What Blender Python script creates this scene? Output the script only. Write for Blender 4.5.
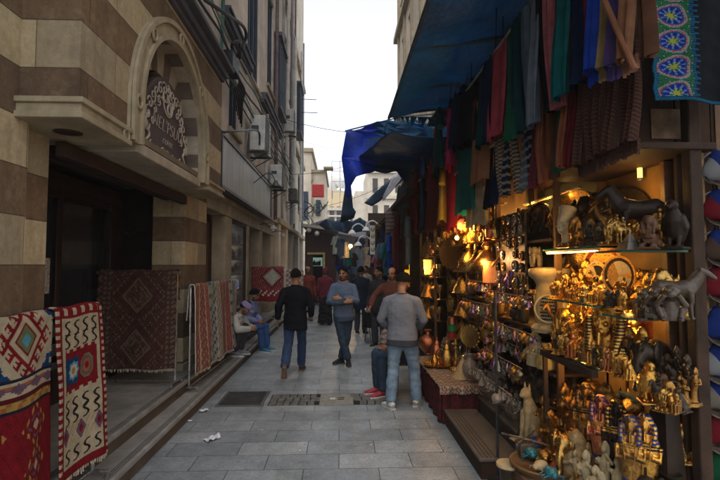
import bpy, bmesh, math, random
from mathutils import Vector, Matrix, noise
R = math.radians
rnd = random.Random(7)
for o in list(bpy.data.objects): bpy.data.objects.remove(o)
scn = bpy.context.scene
COL = scn.collection
# ---------------------------------------------------------------- camera
CAM = Vector((0, 0, 1.8)); YAW = R(2.386); PIT = R(2.98); FPX = 480.0
cd = bpy.data.cameras.new('camera'); cam = bpy.data.objects.new('camera', cd); COL.objects.link(cam)
cam.location = CAM; cam.rotation_euler = (R(90) + PIT, 0, -YAW)
cd.sensor_width = 36; cd.lens = 24; cd.clip_start = .05; cd.clip_end = 2000
scn.camera = cam
# ---------------------------------------------------------------- sky, sun, exposure
w = bpy.data.worlds.new('World'); scn.world = w; w.use_nodes = True
nt = w.node_tree; bg = nt.nodes['Background']
sky = nt.nodes.new('ShaderNodeTexSky'); sky.sky_type = 'NISHITA'; sky.sun_disc = False
SUN_EL, SUN_AZ = R(62), R(200)
sky.sun_elevation = SUN_EL; sky.sun_rotation = SUN_AZ
sky.air_density = 1.0; sky.dust_density = 2.0; sky.ozone_density = 1.0
hs = nt.nodes.new('ShaderNodeHueSaturation'); hs.inputs['Saturation'].default_value = .22
nt.links.new(sky.outputs[0], hs.inputs['Color']); nt.links.new(hs.outputs[0], bg.inputs['Color'])
bg.inputs['Strength'].default_value = .15
sl = bpy.data.lights.new('sun', 'SUN'); sl.energy = .5; sl.angle = R(25); sl.color = (1, .96, .9)
so = bpy.data.objects.new('sun', sl); COL.objects.link(so)
so.rotation_euler = (R(90) - SUN_EL, 0, R(180) - SUN_AZ)
vs = scn.view_settings; scn.display_settings.display_device = 'sRGB'
vs.view_transform = 'Standard'; vs.look = 'None'; vs.gamma = 1; vs.exposure = 1.36; vs.use_curve_mapping = False
scn.cycles.max_bounces = 7; scn.cycles.diffuse_bounces = 4; scn.cycles.use_denoising = True
scn.cycles.sample_clamp_indirect = 6; scn.cycles.caustics_reflective = False; scn.cycles.caustics_refractive = False
# ---------------------------------------------------------------- pixel helpers (photo pixels, 720x480)
RM = cam.rotation_euler.to_matrix()
def ray(px, py): return RM @ Vector(((px - 360) / FPX, (240 - py) / FPX, -1))
def onX(px, py, X): d = ray(px, py); return CAM + d * ((X - CAM.x) / d.x)
def onY(px, py, Y): d = ray(px, py); return CAM + d * ((Y - CAM.y) / d.y)
def onZ(px, py, Z): d = ray(px, py); return CAM + d * ((Z - CAM.z) / d.z)
def depth(p): return -(RM.transposed() @ (Vector(p) - CAM)).z
def yAt(px, X, z):
    k = (px - 360) / FPX; dz = z - CAM.z; c, s = math.cos(YAW), math.sin(YAW); ct, st = math.cos(PIT), math.sin(PIT)
    return (X * c - k * (X * s * ct + dz * st)) / (k * c * ct + s)
# ---------------------------------------------------------------- materials
MATS = {}
def nd(nt, t, **kw):
    n = nt.nodes.new(t)
    for k, v in kw.items():
        if k in n.inputs: n.inputs[k].default_value = v
        else: setattr(n, k, v)
    return n
def base_mat(name):
    m = bpy.data.materials.new(name); m.use_nodes = True
    return m, m.node_tree, m.node_tree.nodes['Principled BSDF']
def mixc(nt, fac, a, b, mode='MIX'):
    n = nt.nodes.new('ShaderNodeMix'); n.data_type = 'RGBA'; n.blend_type = mode
    for i, v in ((0, fac), (6, a), (7, b)):
        if isinstance(v, (int, float)): n.inputs[i].default_value = v
        elif isinstance(v, tuple): n.inputs[i].default_value = (*v[:3], 1)
        else: nt.links.new(v, n.inputs[i])
    return n.outputs[2]
def coords(nt, world):
    if world: return nt.nodes.new('ShaderNodeNewGeometry').outputs['Position']
    return nt.nodes.new('ShaderNodeTexCoord').outputs['Object']
def noise_f(nt, co, scale, detail=4, rough=.6, lo=.3, hi=.7):
    n = nd(nt, 'ShaderNodeTexNoise', Scale=scale, Detail=detail, Roughness=rough); nt.links.new(co, n.inputs['Vector'])
    r = nd(nt, 'ShaderNodeMapRange'); r.inputs[1].default_value = lo; r.inputs[2].default_value = hi
    nt.links.new(n.outputs[0], r.inputs[0]); return r.outputs[0]
def bump(nt, p, h, strength, dist=.02):
    b = nd(nt, 'ShaderNodeBump', Strength=strength, Distance=dist); nt.links.new(h, b.inputs['Height'])
    nt.links.new(b.outputs[0], p.inputs['Normal']); return b
def mat(name, c, rough=.6, metal=0., var=.25, scale=9, bmp=.15, bs=60, world=False, trans=0., emit=0., coat=0., sheen=0., ior=None, spec=None, grime=0.):
    if name in MATS: return MATS[name]
    m, nt, p = base_mat(name); co = coords(nt, world)
    f = noise_f(nt, co, scale)
    lo = tuple(max(0, x * (1 - var)) for x in c); hi = tuple(min(1, x * (1 + var)) for x in c)
    col = mixc(nt, f, lo, hi)
    if grime: col = mixc(nt, noise_f(nt, co, scale * .35, 6, .7, .45, .75), col, tuple(x * (1 - grime) for x in c))
    nt.links.new(col, p.inputs['Base Color'])
    r = nd(nt, 'ShaderNodeMapRange'); r.inputs[3].default_value = max(.03, rough - .1); r.inputs[4].default_value = min(1, rough + .12)
    nt.links.new(f, r.inputs[0]); nt.links.new(r.outputs[0], p.inputs['Roughness'])
    p.inputs['Metallic'].default_value = metal
    if bmp: bump(nt, p, noise_f(nt, co, bs, 3, .6, .2, .8), bmp, .01)
    if trans: p.inputs['Transmission Weight'].default_value = trans
    if coat: p.inputs['Coat Weight'].default_value = coat
    if sheen: p.inputs['Sheen Weight'].default_value = sheen
    if ior: p.inputs['IOR'].default_value = ior
    p.inputs['Specular IOR Level'].default_value = (.5 if metal > .4 or rough < .35 else .2) if spec is None else spec
    if emit:
        p.inputs['Emission Color'].default_value = (*c, 1); p.inputs['Emission Strength'].default_value = emit
    MATS[name] = m; return m
def banded(name, light, dark, z0=1.8, step=.34, soot=.35):
    m, nt, p = base_mat(name); co = coords(nt, True)
    sx = nd(nt, 'ShaderNodeSeparateXYZ'); nt.links.new(co, sx.inputs[0])
    a = nd(nt, 'ShaderNodeMath', operation='SUBTRACT'); nt.links.new(sx.outputs[2], a.inputs[0]); a.inputs[1].default_value = z0 - 20 * step
    b = nd(nt, 'ShaderNodeMath', operation='DIVIDE'); nt.links.new(a.outputs[0], b.inputs[0]); b.inputs[1].default_value = 2 * step
    fr = nd(nt, 'ShaderNodeMath', operation='FRACT'); nt.links.new(b.outputs[0], fr.inputs[0])
    g = nd(nt, 'ShaderNodeMath', operation='GREATER_THAN'); nt.links.new(fr.outputs[0], g.inputs[0]); g.inputs[1].default_value = .5
    f1 = noise_f(nt, co, 3.2, 6, .65); f2 = noise_f(nt, co, 23, 4, .7)
    cl = mixc(nt, f1, tuple(x * .72 for x in light), light); cdk = mixc(nt, f1, tuple(x * .7 for x in dark), tuple(x * 1.15 for x in dark))
    col = mixc(nt, g.outputs[0], cl, cdk)
    col = mixc(nt, mixc(nt, .5, f2, (0, 0, 0)), col, tuple(x * .75 for x in dark), 'MIX') if False else col
    v = nd(nt, 'ShaderNodeMapRange'); v.inputs[3].default_value = .8; v.inputs[4].default_value = 1.1; nt.links.new(f2, v.inputs[0])
    col = mixc(nt, 1., col, v.outputs[0], 'MULTIPLY')
    mp = nd(nt, 'ShaderNodeMapping'); mp.inputs['Scale'].default_value = (1, 2.2, .35); nt.links.new(co, mp.inputs[0])
    st = noise_f(nt, mp.outputs[0], 2.2, 6, .7, .5, .8)
    sm = nd(nt, 'ShaderNodeMath', operation='MULTIPLY'); sm.inputs[1].default_value = soot; nt.links.new(st, sm.inputs[0])
    col = mixc(nt, sm.outputs[0], col, (.05, .04, .035))
    # blocks: joints and a tone of their own
    ax = nd(nt, 'ShaderNodeMath', operation='ADD'); nt.links.new(sx.outputs[0], ax.inputs[0]); nt.links.new(sx.outputs[1], ax.inputs[1])
    cb = nd(nt, 'ShaderNodeCombineXYZ'); nt.links.new(ax.outputs[0], cb.inputs[0]); nt.links.new(a.outputs[0], cb.inputs[1])
    bk = nd(nt, 'ShaderNodeTexBrick'); bk.offset = .5; bk.inputs['Scale'].default_value = 1; bk.inputs['Brick Width'].default_value = .82; bk.inputs['Row Height'].default_value = step; bk.inputs['Mortar Size'].default_value = .005; bk.inputs['Mortar Smooth'].default_value = .4
    bk.inputs['Color1'].default_value = (.74, .74, .76, 1); bk.inputs['Color2'].default_value = (1.12, 1.1, 1.06, 1); bk.inputs['Mortar'].default_value = (.42, .4, .38, 1); nt.links.new(cb.outputs[0], bk.inputs['Vector'])
    col = mixc(nt, 1., col, bk.outputs[0], 'MULTIPLY')
    pt = noise_f(nt, co, 7, 8, .8, .52, .66); col = mixc(nt, mixc(nt, .35, (0, 0, 0), pt), col, tuple(x * .55 for x in light))
    pp = nd(nt, 'ShaderNodeMath', operation='PINGPONG'); nt.links.new(b.outputs[0], pp.inputs[0]); pp.inputs[1].default_value = .25
    fl = nd(nt, 'ShaderNodeMath', operation='LESS_THAN'); nt.links.new(pp.outputs[0], fl.inputs[0]); fl.inputs[1].default_value = .006
    ps = nd(nt, 'ShaderNodeMath', operation='SUBTRACT'); nt.links.new(b.outputs[0], ps.inputs[0]); ps.inputs[1].default_value = 0
    col = mixc(nt, mixc(nt, .55, (0, 0, 0), fl.outputs[0]), col, (.07, .055, .045))
    nt.links.new(col, p.inputs['Base Color']); p.inputs['Roughness'].default_value = .85; p.inputs['Specular IOR Level'].default_value = .15
    bump(nt, p, mixc(nt, .3, bk.outputs[0], f2), .45, .012); MATS[name] = m; return m
def attr_mat(name, rough=.9, bs=260, bmp=.5, trans=0.):
    if name in MATS: return MATS[name]
    m, nt, p = base_mat(name); at = nd(nt, 'ShaderNodeVertexColor'); at.layer_name = 'Col'
    co = coords(nt, False); f = noise_f(nt, co, 14, 5, .7)
    v = nd(nt, 'ShaderNodeMapRange'); v.inputs[3].default_value = .68; v.inputs[4].default_value = 1.15; nt.links.new(f, v.inputs[0])
    nt.links.new(mixc(nt, 1., at.outputs[0], v.outputs[0], 'MULTIPLY'), p.inputs['Base Color'])
    p.inputs['Roughness'].default_value = rough; p.inputs['Specular IOR Level'].default_value = .08
    bump(nt, p, noise_f(nt, co, bs, 2, .5, .2, .8), bmp, .004); MATS[name] = m; return m
def cloth_mat(name, c, tr=0., stripe=None, rough=.9):
    """woven cloth: optional translucency and woven stripes along local z"""
    if name in MATS: return MATS[name]
    m, nt, p = base_mat(name); co = coords(nt, False); f = noise_f(nt, co, 7, 5, .65)
    col = mixc(nt, f, tuple(x * .65 for x in c), tuple(min(1, x * 1.2) for x in c))
    if stripe:
        wv = nd(nt, 'ShaderNodeTexWave', Scale=stripe[0], Distortion=.6); wv.bands_direction = stripe[2]
        nt.links.new(co, wv.inputs['Vector']); g = nd(nt, 'ShaderNodeMath', operation='GREATER_THAN'); g.inputs[1].default_value = .72
        nt.links.new(wv.outputs['Fac'], g.inputs[0]); col = mixc(nt, g.outputs[0], col, stripe[1])
    nt.links.new(col, p.inputs['Base Color']); p.inputs['Roughness'].default_value = rough
    p.inputs['Specular IOR Level'].default_value = .08
    bump(nt, p, noise_f(nt, co, 180, 2, .5, .2, .8), .3, .004)
    if tr:
        out = nt.nodes['Material Output']; t = nt.nodes.new('ShaderNodeBsdfTranslucent'); nt.links.new(col, t.inputs[0])
        mx = nt.nodes.new('ShaderNodeMixShader'); mx.inputs[0].default_value = tr
        nt.links.new(p.outputs[0], mx.inputs[1]); nt.links.new(t.outputs[0], mx.inputs[2]); nt.links.new(mx.outputs[0], out.inputs[0])
    MATS[name] = m; return m
def paving_mat():
    m, nt, p = base_mat('paving'); co = coords(nt, True)
    br = nd(nt, 'ShaderNodeTexBrick'); br.offset = .47; br.inputs['Scale'].default_value = 1
    br.inputs['Brick Width'].default_value = .66; br.inputs['Row Height'].default_value = .335
    br.inputs['Mortar Size'].default_value = .0045; br.inputs['Mortar Smooth'].default_value = .3; br.inputs['Bias'].default_value = 0
    br.inputs['Color1'].default_value = (.235, .265, .285, 1); br.inputs['Color2'].default_value = (.36, .39, .405, 1); br.inputs['Mortar'].default_value = (.055, .055, .05, 1)
    wob = nd(nt, 'ShaderNodeTexNoise', Scale=5., Detail=2.); nt.links.new(co, wob.inputs['Vector'])
    ws = nd(nt, 'ShaderNodeVectorMath', operation='SCALE'); ws.inputs['Scale'].default_value = .012; nt.links.new(wob.outputs['Color'], ws.inputs[0])
    ad = nd(nt, 'ShaderNodeVectorMath', operation='ADD'); nt.links.new(co, ad.inputs[0]); nt.links.new(ws.outputs[0], ad.inputs[1])
    nt.links.new(ad.outputs[0], br.inputs['Vector'])
    f = noise_f(nt, co, 1.6, 7, .7, .3, .75); g = noise_f(nt, co, 38, 5, .8, .3, .7); d = noise_f(nt, co, 9, 6, .75, .35, .8)
    v = nd(nt, 'ShaderNodeMapRange'); v.inputs[3].default_value = .6; v.inputs[4].default_value = 1.2; nt.links.new(g, v.inputs[0])
    col = mixc(nt, 1., br.outputs[0], v.outputs[0], 'MULTIPLY')
    v2 = nd(nt, 'ShaderNodeMapRange'); v2.inputs[3].default_value = 1.2; v2.inputs[4].default_value = .55; nt.links.new(f, v2.inputs[0])
    col = mixc(nt, 1., col, v2.outputs[0], 'MULTIPLY')
    v3 = nd(nt, 'ShaderNodeMapRange'); v3.inputs[3].default_value = 1.08; v3.inputs[4].default_value = .66; nt.links.new(d, v3.inputs[0])
    col = mixc(nt, 1., col, v3.outputs[0], 'MULTIPLY')
    nt.links.new(col, p.inputs['Base Color'])
    rr = nd(nt, 'ShaderNodeMapRange'); rr.inputs[3].default_value = .24; rr.inputs[4].default_value = .52; nt.links.new(f, rr.inputs[0])
    nt.links.new(rr.outputs[0], p.inputs['Roughness'])
    hmix = mixc(nt, .25, br.outputs['Fac'], g, 'MIX')
    inv = nd(nt, 'ShaderNodeInvert'); nt.links.new(br.outputs['Fac'], inv.inputs['Color'])
    hm = mixc(nt, .25, inv.outputs[0], g); bump(nt, p, hm, .35, .008)
    MATS['paving'] = m; return m
# ---------------------------------------------------------------- mesh builder
class MB:
    def __init__(s): s.bm = bmesh.new(); s.mi = 0
    def m(s, i): s.mi = i; return s
    def v(s, p): return s.bm.verts.new(p)
    def f(s, vs):
        try: fc = s.bm.faces.new(vs)
        except ValueError: return None
        fc.material_index = s.mi; return fc
    def box2(s, x0, x1, y0, y1, z0, z1):
        x0, x1 = min(x0, x1), max(x0, x1); y0, y1 = min(y0, y1), max(y0, y1); z0, z1 = min(z0, z1), max(z0, z1)
        V = [s.v((x, y, z)) for z in (z0, z1) for y in (y0, y1) for x in (x0, x1)]
        for q in ((0, 2, 3, 1), (4, 5, 7, 6), (0, 1, 5, 4), (2, 6, 7, 3), (0, 4, 6, 2), (1, 3, 7, 5)): s.f([V[i] for i in q])
        return s
    def box(s, c, d, rot=None):
        M = rot.to_matrix() if hasattr(rot, 'to_matrix') else (rot or Matrix.Identity(3)); c = Vector(c)
        V = [s.v(c + M @ Vector((sx * d[0] / 2, sy * d[1] / 2, sz * d[2] / 2))) for sz in (-1, 1) for sy in (-1, 1) for sx in (-1, 1)]
        for q in ((0, 2, 3, 1), (4, 5, 7, 6), (0, 1, 5, 4), (2, 6, 7, 3), (0, 4, 6, 2), (1, 3, 7, 5)): s.f([V[i] for i in q])
        return s
    def prism(s, pts, axis, a0, a1):
        def P(u, v, a): return {'x': (a, u, v), 'y': (u, a, v), 'z': (u, v, a)}[axis]
        A = [s.v(P(u, v, a0)) for u, v in pts]; B = [s.v(P(u, v, a1)) for u, v in pts]; n = len(pts)
        s.f(A[::-1]); s.f(B)
        for i in range(n): s.f([A[i], A[(i + 1) % n], B[(i + 1) % n], B[i]])
        return s
    def loft(s, pts, rad, seg=10, ref=(1, 0, 0), cap=True, sq=0.):
        pts = [Vector(p) for p in pts]; n = len(pts); rings = []; ref = Vector(ref)
        for i in range(n):
            t = (pts[min(i + 1, n - 1)] - pts[max(i - 1, 0)])
            if t.length < 1e-9: t = Vector((0, 0, 1))
            t.normalize(); sd = ref - t * ref.dot(t)
            if sd.length < .05: sd = Vector((0, 1, 0)) - t * t.y
            sd.normalize(); fw = t.cross(sd); r = rad[i] if isinstance(rad, list) else rad
            ra, rb = r if isinstance(r, tuple) else (r, r); ring = []
            for k in range(seg):
                a = 2 * math.pi * k / seg; cx, sn = math.cos(a), math.sin(a)
                if sq: e = 1 - sq; cx = math.copysign(abs(cx) ** e, cx); sn = math.copysign(abs(sn) ** e, sn)
                ring.append(s.v(pts[i] + sd * (ra * cx) + fw * (rb * sn)))
            rings.append(ring)
        for A, B in zip(rings, rings[1:]):
            for k in range(seg): s.f([A[k], A[(k + 1) % seg], B[(k + 1) % seg], B[k]])
        if cap: s.f(rings[0][::-1]); s.f(rings[-1])
        return s
    def tube(s, pts, r, seg=6):
        return s.loft(pts, [r] * len(pts) if not isinstance(r, list) else r, seg, ref=(.3, .2, .9))
    def lathe(s, prof, c=(0, 0, 0), seg=16, rot=None, sc=(1, 1, 1)):
        c = Vector(c); M = rot or Matrix.Identity(3); rings = []
        for r, z in prof:
            rings.append([s.v(c + M @ Vector((max(r, 1e-4) * math.cos(2 * math.pi * k / seg) * sc[0], max(r, 1e-4) * math.sin(2 * math.pi * k / seg) * sc[1], z * sc[2]))) for k in range(seg)])
        for A, B in zip(rings, rings[1:]):
            for k in range(seg): s.f([A[k], A[(k + 1) % seg], B[(k + 1) % seg], B[k]])
        s.f(rings[0][::-1]); s.f(rings[-1]); return s
    def ball(s, c, r, seg=12, rings=8, rot=None):
        r = r if isinstance(r, tuple) else (r, r, r); c = Vector(c); M = rot or Matrix.Identity(3)
        T = s.v(c + M @ Vector((0, 0, r[2]))); Bt = s.v(c + M @ Vector((0, 0, -r[2]))); rr = []
        for i in range(1, rings):
            th = math.pi * i / rings
            rr.append([s.v(c + M @ Vector((r[0] * math.sin(th) * math.cos(2 * math.pi * k / seg), r[1] * math.sin(th) * math.sin(2 * math.pi * k / seg), r[2] * math.cos(th)))) for k in range(seg)])
        for k in range(seg): s.f([T, rr[0][k], rr[0][(k + 1) % seg]]); s.f([Bt, rr[-1][(k + 1) % seg], rr[-1][k]])
        for A, B in zip(rr, rr[1:]):
            for k in range(seg): s.f([A[k], B[k], B[(k + 1) % seg], A[(k + 1) % seg]])
        return s
    def torus(s, c, RR, r, rot=None, seg=20, s2=6, arc=1.):
        c = Vector(c); M = rot or Matrix.Identity(3); n = seg + (0 if arc >= 1 else 1)
        pts = [c + M @ Vector((RR * math.cos(2 * math.pi * arc * k / seg), RR * math.sin(2 * math.pi * arc * k / seg), 0)) for k in range(n)]
        rings = []
        for k, p in enumerate(pts):
            a = 2 * math.pi * arc * k / seg; d = M @ Vector((math.cos(a), math.sin(a), 0)); z = M @ Vector((0, 0, 1))
            rings.append([s.v(p + d * (r * math.cos(2 * math.pi * j / s2)) + z * (r * math.sin(2 * math.pi * j / s2))) for j in range(s2)])
        L = list(zip(rings, rings[1:])) + ([(rings[-1], rings[0])] if arc >= 1 else [])
        for A, B in L:
            for j in range(s2): s.f([A[j], A[(j + 1) % s2], B[(j + 1) % s2], B[j]])
        if arc < 1: s.f(rings[0][::-1]); s.f(rings[-1])
        return s
    def grid(s, fn, nu, nv, cfn=None, closed=False):
        V = [[s.v(fn(i / nu, j / nv)) for i in range(nu + (0 if closed else 1))] for j in range(nv + 1)]
        lay = s.bm.loops.layers.float_color.get('Col') or (s.bm.loops.layers.float_color.new('Col') if cfn else None)
        for j in range(nv):
            for i in range(nu):
                i2 = (i + 1) % nu if closed else i + 1
                fc = s.f([V[j][i], V[j][i2], V[j + 1][i2], V[j + 1][i]])
                if cfn and fc:
                    c = cfn((i + .5) / nu, (j + .5) / nv)
                    for l in fc.loops: l[lay] = (*c, 1)
        return s
    def mesh(s, name, mats, smooth=True, recalc=True):
        if recalc: bmesh.ops.recalc_face_normals(s.bm, faces=s.bm.faces)
        me = bpy.data.meshes.new(name); s.bm.to_mesh(me); s.bm.free()
        for mm in (mats if isinstance(mats, (list, tuple)) else [mats]): me.materials.append(mm)
        if smooth:
            for p in me.polygons: p.use_smooth = True
            if hasattr(me, 'set_sharp_from_angle'): me.set_sharp_from_angle(angle=R(42))
        return me
def tag(o, label=None, cat=None, group=None, kind=None):
    if label: o['label'] = label
    if cat: o['category'] = cat
    if group: o['group'] = group
    if kind: o['kind'] = kind
    return o
def link(name, data, parent=None):
    o = bpy.data.objects.new(name, data); COL.objects.link(o)
    if parent: o.parent = parent
    return o
def thing(name, label, cat, loc=(0, 0, 0), rz=0, group=None):
    o = link(name, None); o.location = loc; o.rotation_euler = (0, 0, rz); o.empty_display_size = .1
    return tag(o, label, cat, group)
def part(name, mb, mats, parent, label=None, smooth=True, bev=0., solid=0.):
    o = link(name, mb.mesh(name, mats, smooth), parent)
    if label: o['label'] = label
    return fin(o, bev, solid)
def fin(o, bev=0., solid=0.):
    if bev:
        b = o.modifiers.new('bevel', 'BEVEL'); b.width = bev; b.segments = 2; b.limit_method = 'ANGLE'; b.angle_limit = R(50)
    if solid:
        b = o.modifiers.new('thick', 'SOLIDIFY'); b.thickness = solid; b.offset = 0
    return o
def solo(name, mb, mats, label, cat, group=None, loc=(0, 0, 0), rz=0, smooth=True, bev=0., solid=0.):
    o = link(name, mb.mesh(name, mats, smooth)); o.location = loc; o.rotation_euler = (0, 0, rz)
    return fin(tag(o, label, cat, group), bev, solid)
def struct(name, mb, mats, smooth=False, bev=0.):
    o = link(name, mb.mesh(name, mats, smooth)); return fin(tag(o, kind='structure'), bev)
def dup(root, loc, rz=None, scale=None, label=None, group=None, mats=None):
    def rec(o, par):
        c = o.copy(); COL.objects.link(c)
        if par: c.parent = par
        if mats and c.type == 'MESH' and len(mats) >= len(c.material_slots):
            for i, sl_ in enumerate(c.material_slots): sl_.link = 'OBJECT'; sl_.material = mats[i]
        for ch in list(o.children): rec(ch, c)
        return c
    c = rec(root, None); c.location = loc
    if rz is not None: c.rotation_euler = (0, 0, rz)
    if scale is not None: c.scale = (scale,) * 3 if not isinstance(scale, tuple) else scale
    if label: c['label'] = label
    if group: c['group'] = group
    return c
def remesh(mb, name, mats, voxel, it=3, fac=.5):
    bmesh.ops.recalc_face_normals(mb.bm, faces=mb.bm.faces)
    me = bpy.data.meshes.new('tmp'); mb.bm.to_mesh(me); mb.bm.free(); o = link('tmp', me)
    r = o.modifiers.new('r', 'REMESH'); r.mode = 'VOXEL'; r.voxel_size = voxel
    if it: sm = o.modifiers.new('s', 'SMOOTH'); sm.iterations = it; sm.factor = fac
    dg = bpy.context.evaluated_depsgraph_get(); nm = bpy.data.meshes.new_from_object(o.evaluated_get(dg)); nm.name = name
    bpy.data.objects.remove(o); bpy.data.meshes.remove(me); nm.materials.clear()
    for mm in (mats if isinstance(mats, (list, tuple)) else [mats]): nm.materials.append(mm)
    for p in nm.polygons: p.use_smooth = True; p.material_index = 0
    return nm
def text_mesh(s, size, ext, mt, name='lettering', align='CENTER', thin=0, shear=0):
    c = bpy.data.curves.new('t', 'FONT'); c.offset = thin; c.shear = shear; c.body = s; c.size = size; c.extrude = ext; c.align_x = align; c.align_y = 'CENTER'
    o = link('t', c); dg = bpy.context.evaluated_depsgraph_get(); me = bpy.data.meshes.new_from_object(o.evaluated_get(dg))
    bpy.data.objects.remove(o); bpy.data.curves.remove(c); me.name = name; me.materials.clear(); me.materials.append(mt); return me
def smooth_path(pts, n=8):
    pts = [Vector(p) for p in pts]; out = []
    for i in range(len(pts) - 1):
        p0, p1, p2, p3 = pts[max(i - 1, 0)], pts[i], pts[i + 1], pts[min(i + 2, len(pts) - 1)]
        for k in range(n):
            t = k / n
            out.append(.5 * ((2 * p1) + (p2 - p0) * t + (2 * p0 - 5 * p1 + 4 * p2 - p3) * t * t + (3 * p1 - p0 - 3 * p2 + p3) * t ** 3))
    out.append(pts[-1]); return out
ORD = ['first', 'second', 'third', 'fourth', 'fifth', 'sixth', 'seventh', 'eighth', 'ninth', 'tenth', 'eleventh', 'twelfth', 'thirteenth', 'fourteenth', 'fifteenth', 'sixteenth', 'seventeenth', 'eighteenth', 'nineteenth', 'twentieth', 'twenty-first', 'twenty-second', 'twenty-third', 'twenty-fourth', 'twenty-fifth', 'twenty-sixth', 'twenty-seventh', 'twenty-eighth', 'twenty-ninth', 'thirtieth']
# common materials
STRIPE = banded('striped_stone', (.56, .45, .285), (.195, .128, .078), soot=.5)
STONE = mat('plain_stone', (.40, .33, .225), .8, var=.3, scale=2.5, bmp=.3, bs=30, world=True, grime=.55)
TRIM = mat('trim_stone', (.37, .305, .20), .75, var=.2, scale=6, bmp=.2, bs=50, world=True, grime=.4)
PLASTER = mat('pink_plaster', (.68, .58, .50), .85, var=.22, scale=1.6, bmp=.25, bs=22, world=True, grime=.5)
PALE = mat('pale_plaster', (.60, .53, .43), .85, var=.2, scale=1.2, bmp=.2, bs=20, world=True, grime=.4)
DARKTRIM = mat('dark_moulding', (.085, .085, .1), .7, var=.3, scale=4, bmp=.2, world=True)
DARKWOOD = mat('dark_wood', (.04, .023, .015), .7, var=.45, scale=6, bmp=.2, bs=40, world=True, spec=.15)
WOOD = mat('brown_wood', (.13, .07, .035), .55, var=.4, scale=7, bmp=.25, bs=45, world=True)
PANEL = mat('honey_wood', (.17, .095, .035), .5, var=.35, scale=5, bmp=.15, bs=40, world=True)
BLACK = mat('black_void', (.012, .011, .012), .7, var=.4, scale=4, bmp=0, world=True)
IRON = mat('dark_iron', (.05, .05, .055), .45, .7, var=.4, scale=14, bmp=.2, world=True)
STEEL = mat('worn_steel', (.35, .34, .33), .35, .9, var=.3, scale=20, bmp=.15)
GLASSD = mat('dark_glass', (.015, .017, .02), .12, var=.2, bmp=0, spec=.6)
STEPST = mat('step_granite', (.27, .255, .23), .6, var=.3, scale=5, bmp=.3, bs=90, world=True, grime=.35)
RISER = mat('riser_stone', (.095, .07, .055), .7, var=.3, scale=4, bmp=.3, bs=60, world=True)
# ================================================================ SETTING
g = MB(); g.box2(-140, 140, -40, 170, -.4, -.006); struct('ground', g, mat('dusty_ground', (.22, .2, .17), .9, scale=.5, world=True))
g = MB(); g.box2(-2.3, 2.3, -4, 44, -.2, 0); struct('pavement', g, paving_mat())
# drain strip across the alley
ya, yb = onZ(300, 405.5, 0).y, onZ(300, 394.5, 0).y
SETT = mat('drain_setts', (.12, .115, .105), .6, var=.5, scale=12, bmp=.4, bs=60, world=True)
g = MB(); xx = onZ(270, 400, 0).x; x1 = onZ(388, 400, 0).x
g.m(1).box2(xx, x1, ya, yb, -.05, .004); g.m(0)
for r in range(3):
    x = xx + .01
    while x < x1 - .05:
        wd = rnd.uniform(.085, .14); y0 = ya + .01 + r * (yb - ya - .01) / 3
        if not (onZ(320, 400, 0).x - .02 < x + wd / 2 < onZ(353, 400, 0).x + .02): g.box((x + wd / 2, y0 + .066, .006), (wd - .014, (yb - ya) / 3 - .016, .012 + rnd.uniform(0, .008)), Matrix.Rotation(rnd.uniform(-.06, .06), 3, 'Z'))
        x += wd
struct('drain_paving', g, [SETT, mat('drain_joint', (.02, .02, .018), .9, world=True)], bev=.004)
t = thing('drain_cover', 'square dark metal drain cover in the paving near the left steps', 'drain cover', onZ(244, 399, 0))
wx = onZ(266, 400, 0).x - onZ(221, 400, 0).x
g = MB(); g.box((0, 0, .004), (wx, .72, .012))
part('frame', g, mat('cover_rim', (.11, .105, .1), .6, .3, bmp=.3), t, bev=.003)
g = MB(); g.box((0, 0, .008), (wx - .07, .62, .014))
for i in range(7): g.box((0, -.26 + i * .087, .016), (wx - .1, .012, .006))
part('plate', g, mat('cover_plate', (.04, .036, .033), .5, .5, var=.5, scale=9, bmp=.4), t)
t = thing('inspection_cover', 'pale stone inspection cover with two finger holes in the drain strip', 'drain cover', onZ(336.5, 400, 0))
g = MB(); g.box((0, 0, .006), (onZ(353, 400, 0).x - onZ(320, 400, 0).x, yb - ya - .02, .016)); part('plate', g, mat('cover_stone', (.23, .22, .19), .7, bmp=.4, scale=14), t, bev=.004)
g = MB(); g.box((.06, .05, .0155), (.085, .025, .004)); g.box((.06, -.03, .0155), (.085, .025, .004)); part('slot', g, BLACK, t)
g = MB(); g.box((-.05, .01, .0165), (.07, .06, .006)); part('tag', g, mat('white_tag', (.6, .6, .58), .5, bmp=0), t)
# left steps
def step(name, x0, x1, z, label):
    t = thing(name, label, 'step', (0, 0, 0))
    g = MB(); y = -2.
    while y < 27: L = rnd.uniform(1.1, 1.5); g.box2(x0, x1, y, y + L - .004, z - .045, z + rnd.uniform(-.002, .002)); y += L
    part('tread', g, STEPST, t, bev=.006)
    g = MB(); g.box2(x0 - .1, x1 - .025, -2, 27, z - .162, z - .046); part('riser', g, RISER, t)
    g = MB()
    for k in range(3): g.box2(x1 - .085 + k * .022, x1 - .077 + k * .022, -2, 27, z - .001, z + .005)
    part('nosing_strip', g, mat('groove_dark', (.10, .095, .09), .7, world=True), t)
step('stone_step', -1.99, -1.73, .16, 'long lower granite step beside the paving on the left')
step('stone_step', -4.4, -1.96, .322, 'long upper granite step and landing before the doorway on the left')
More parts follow.
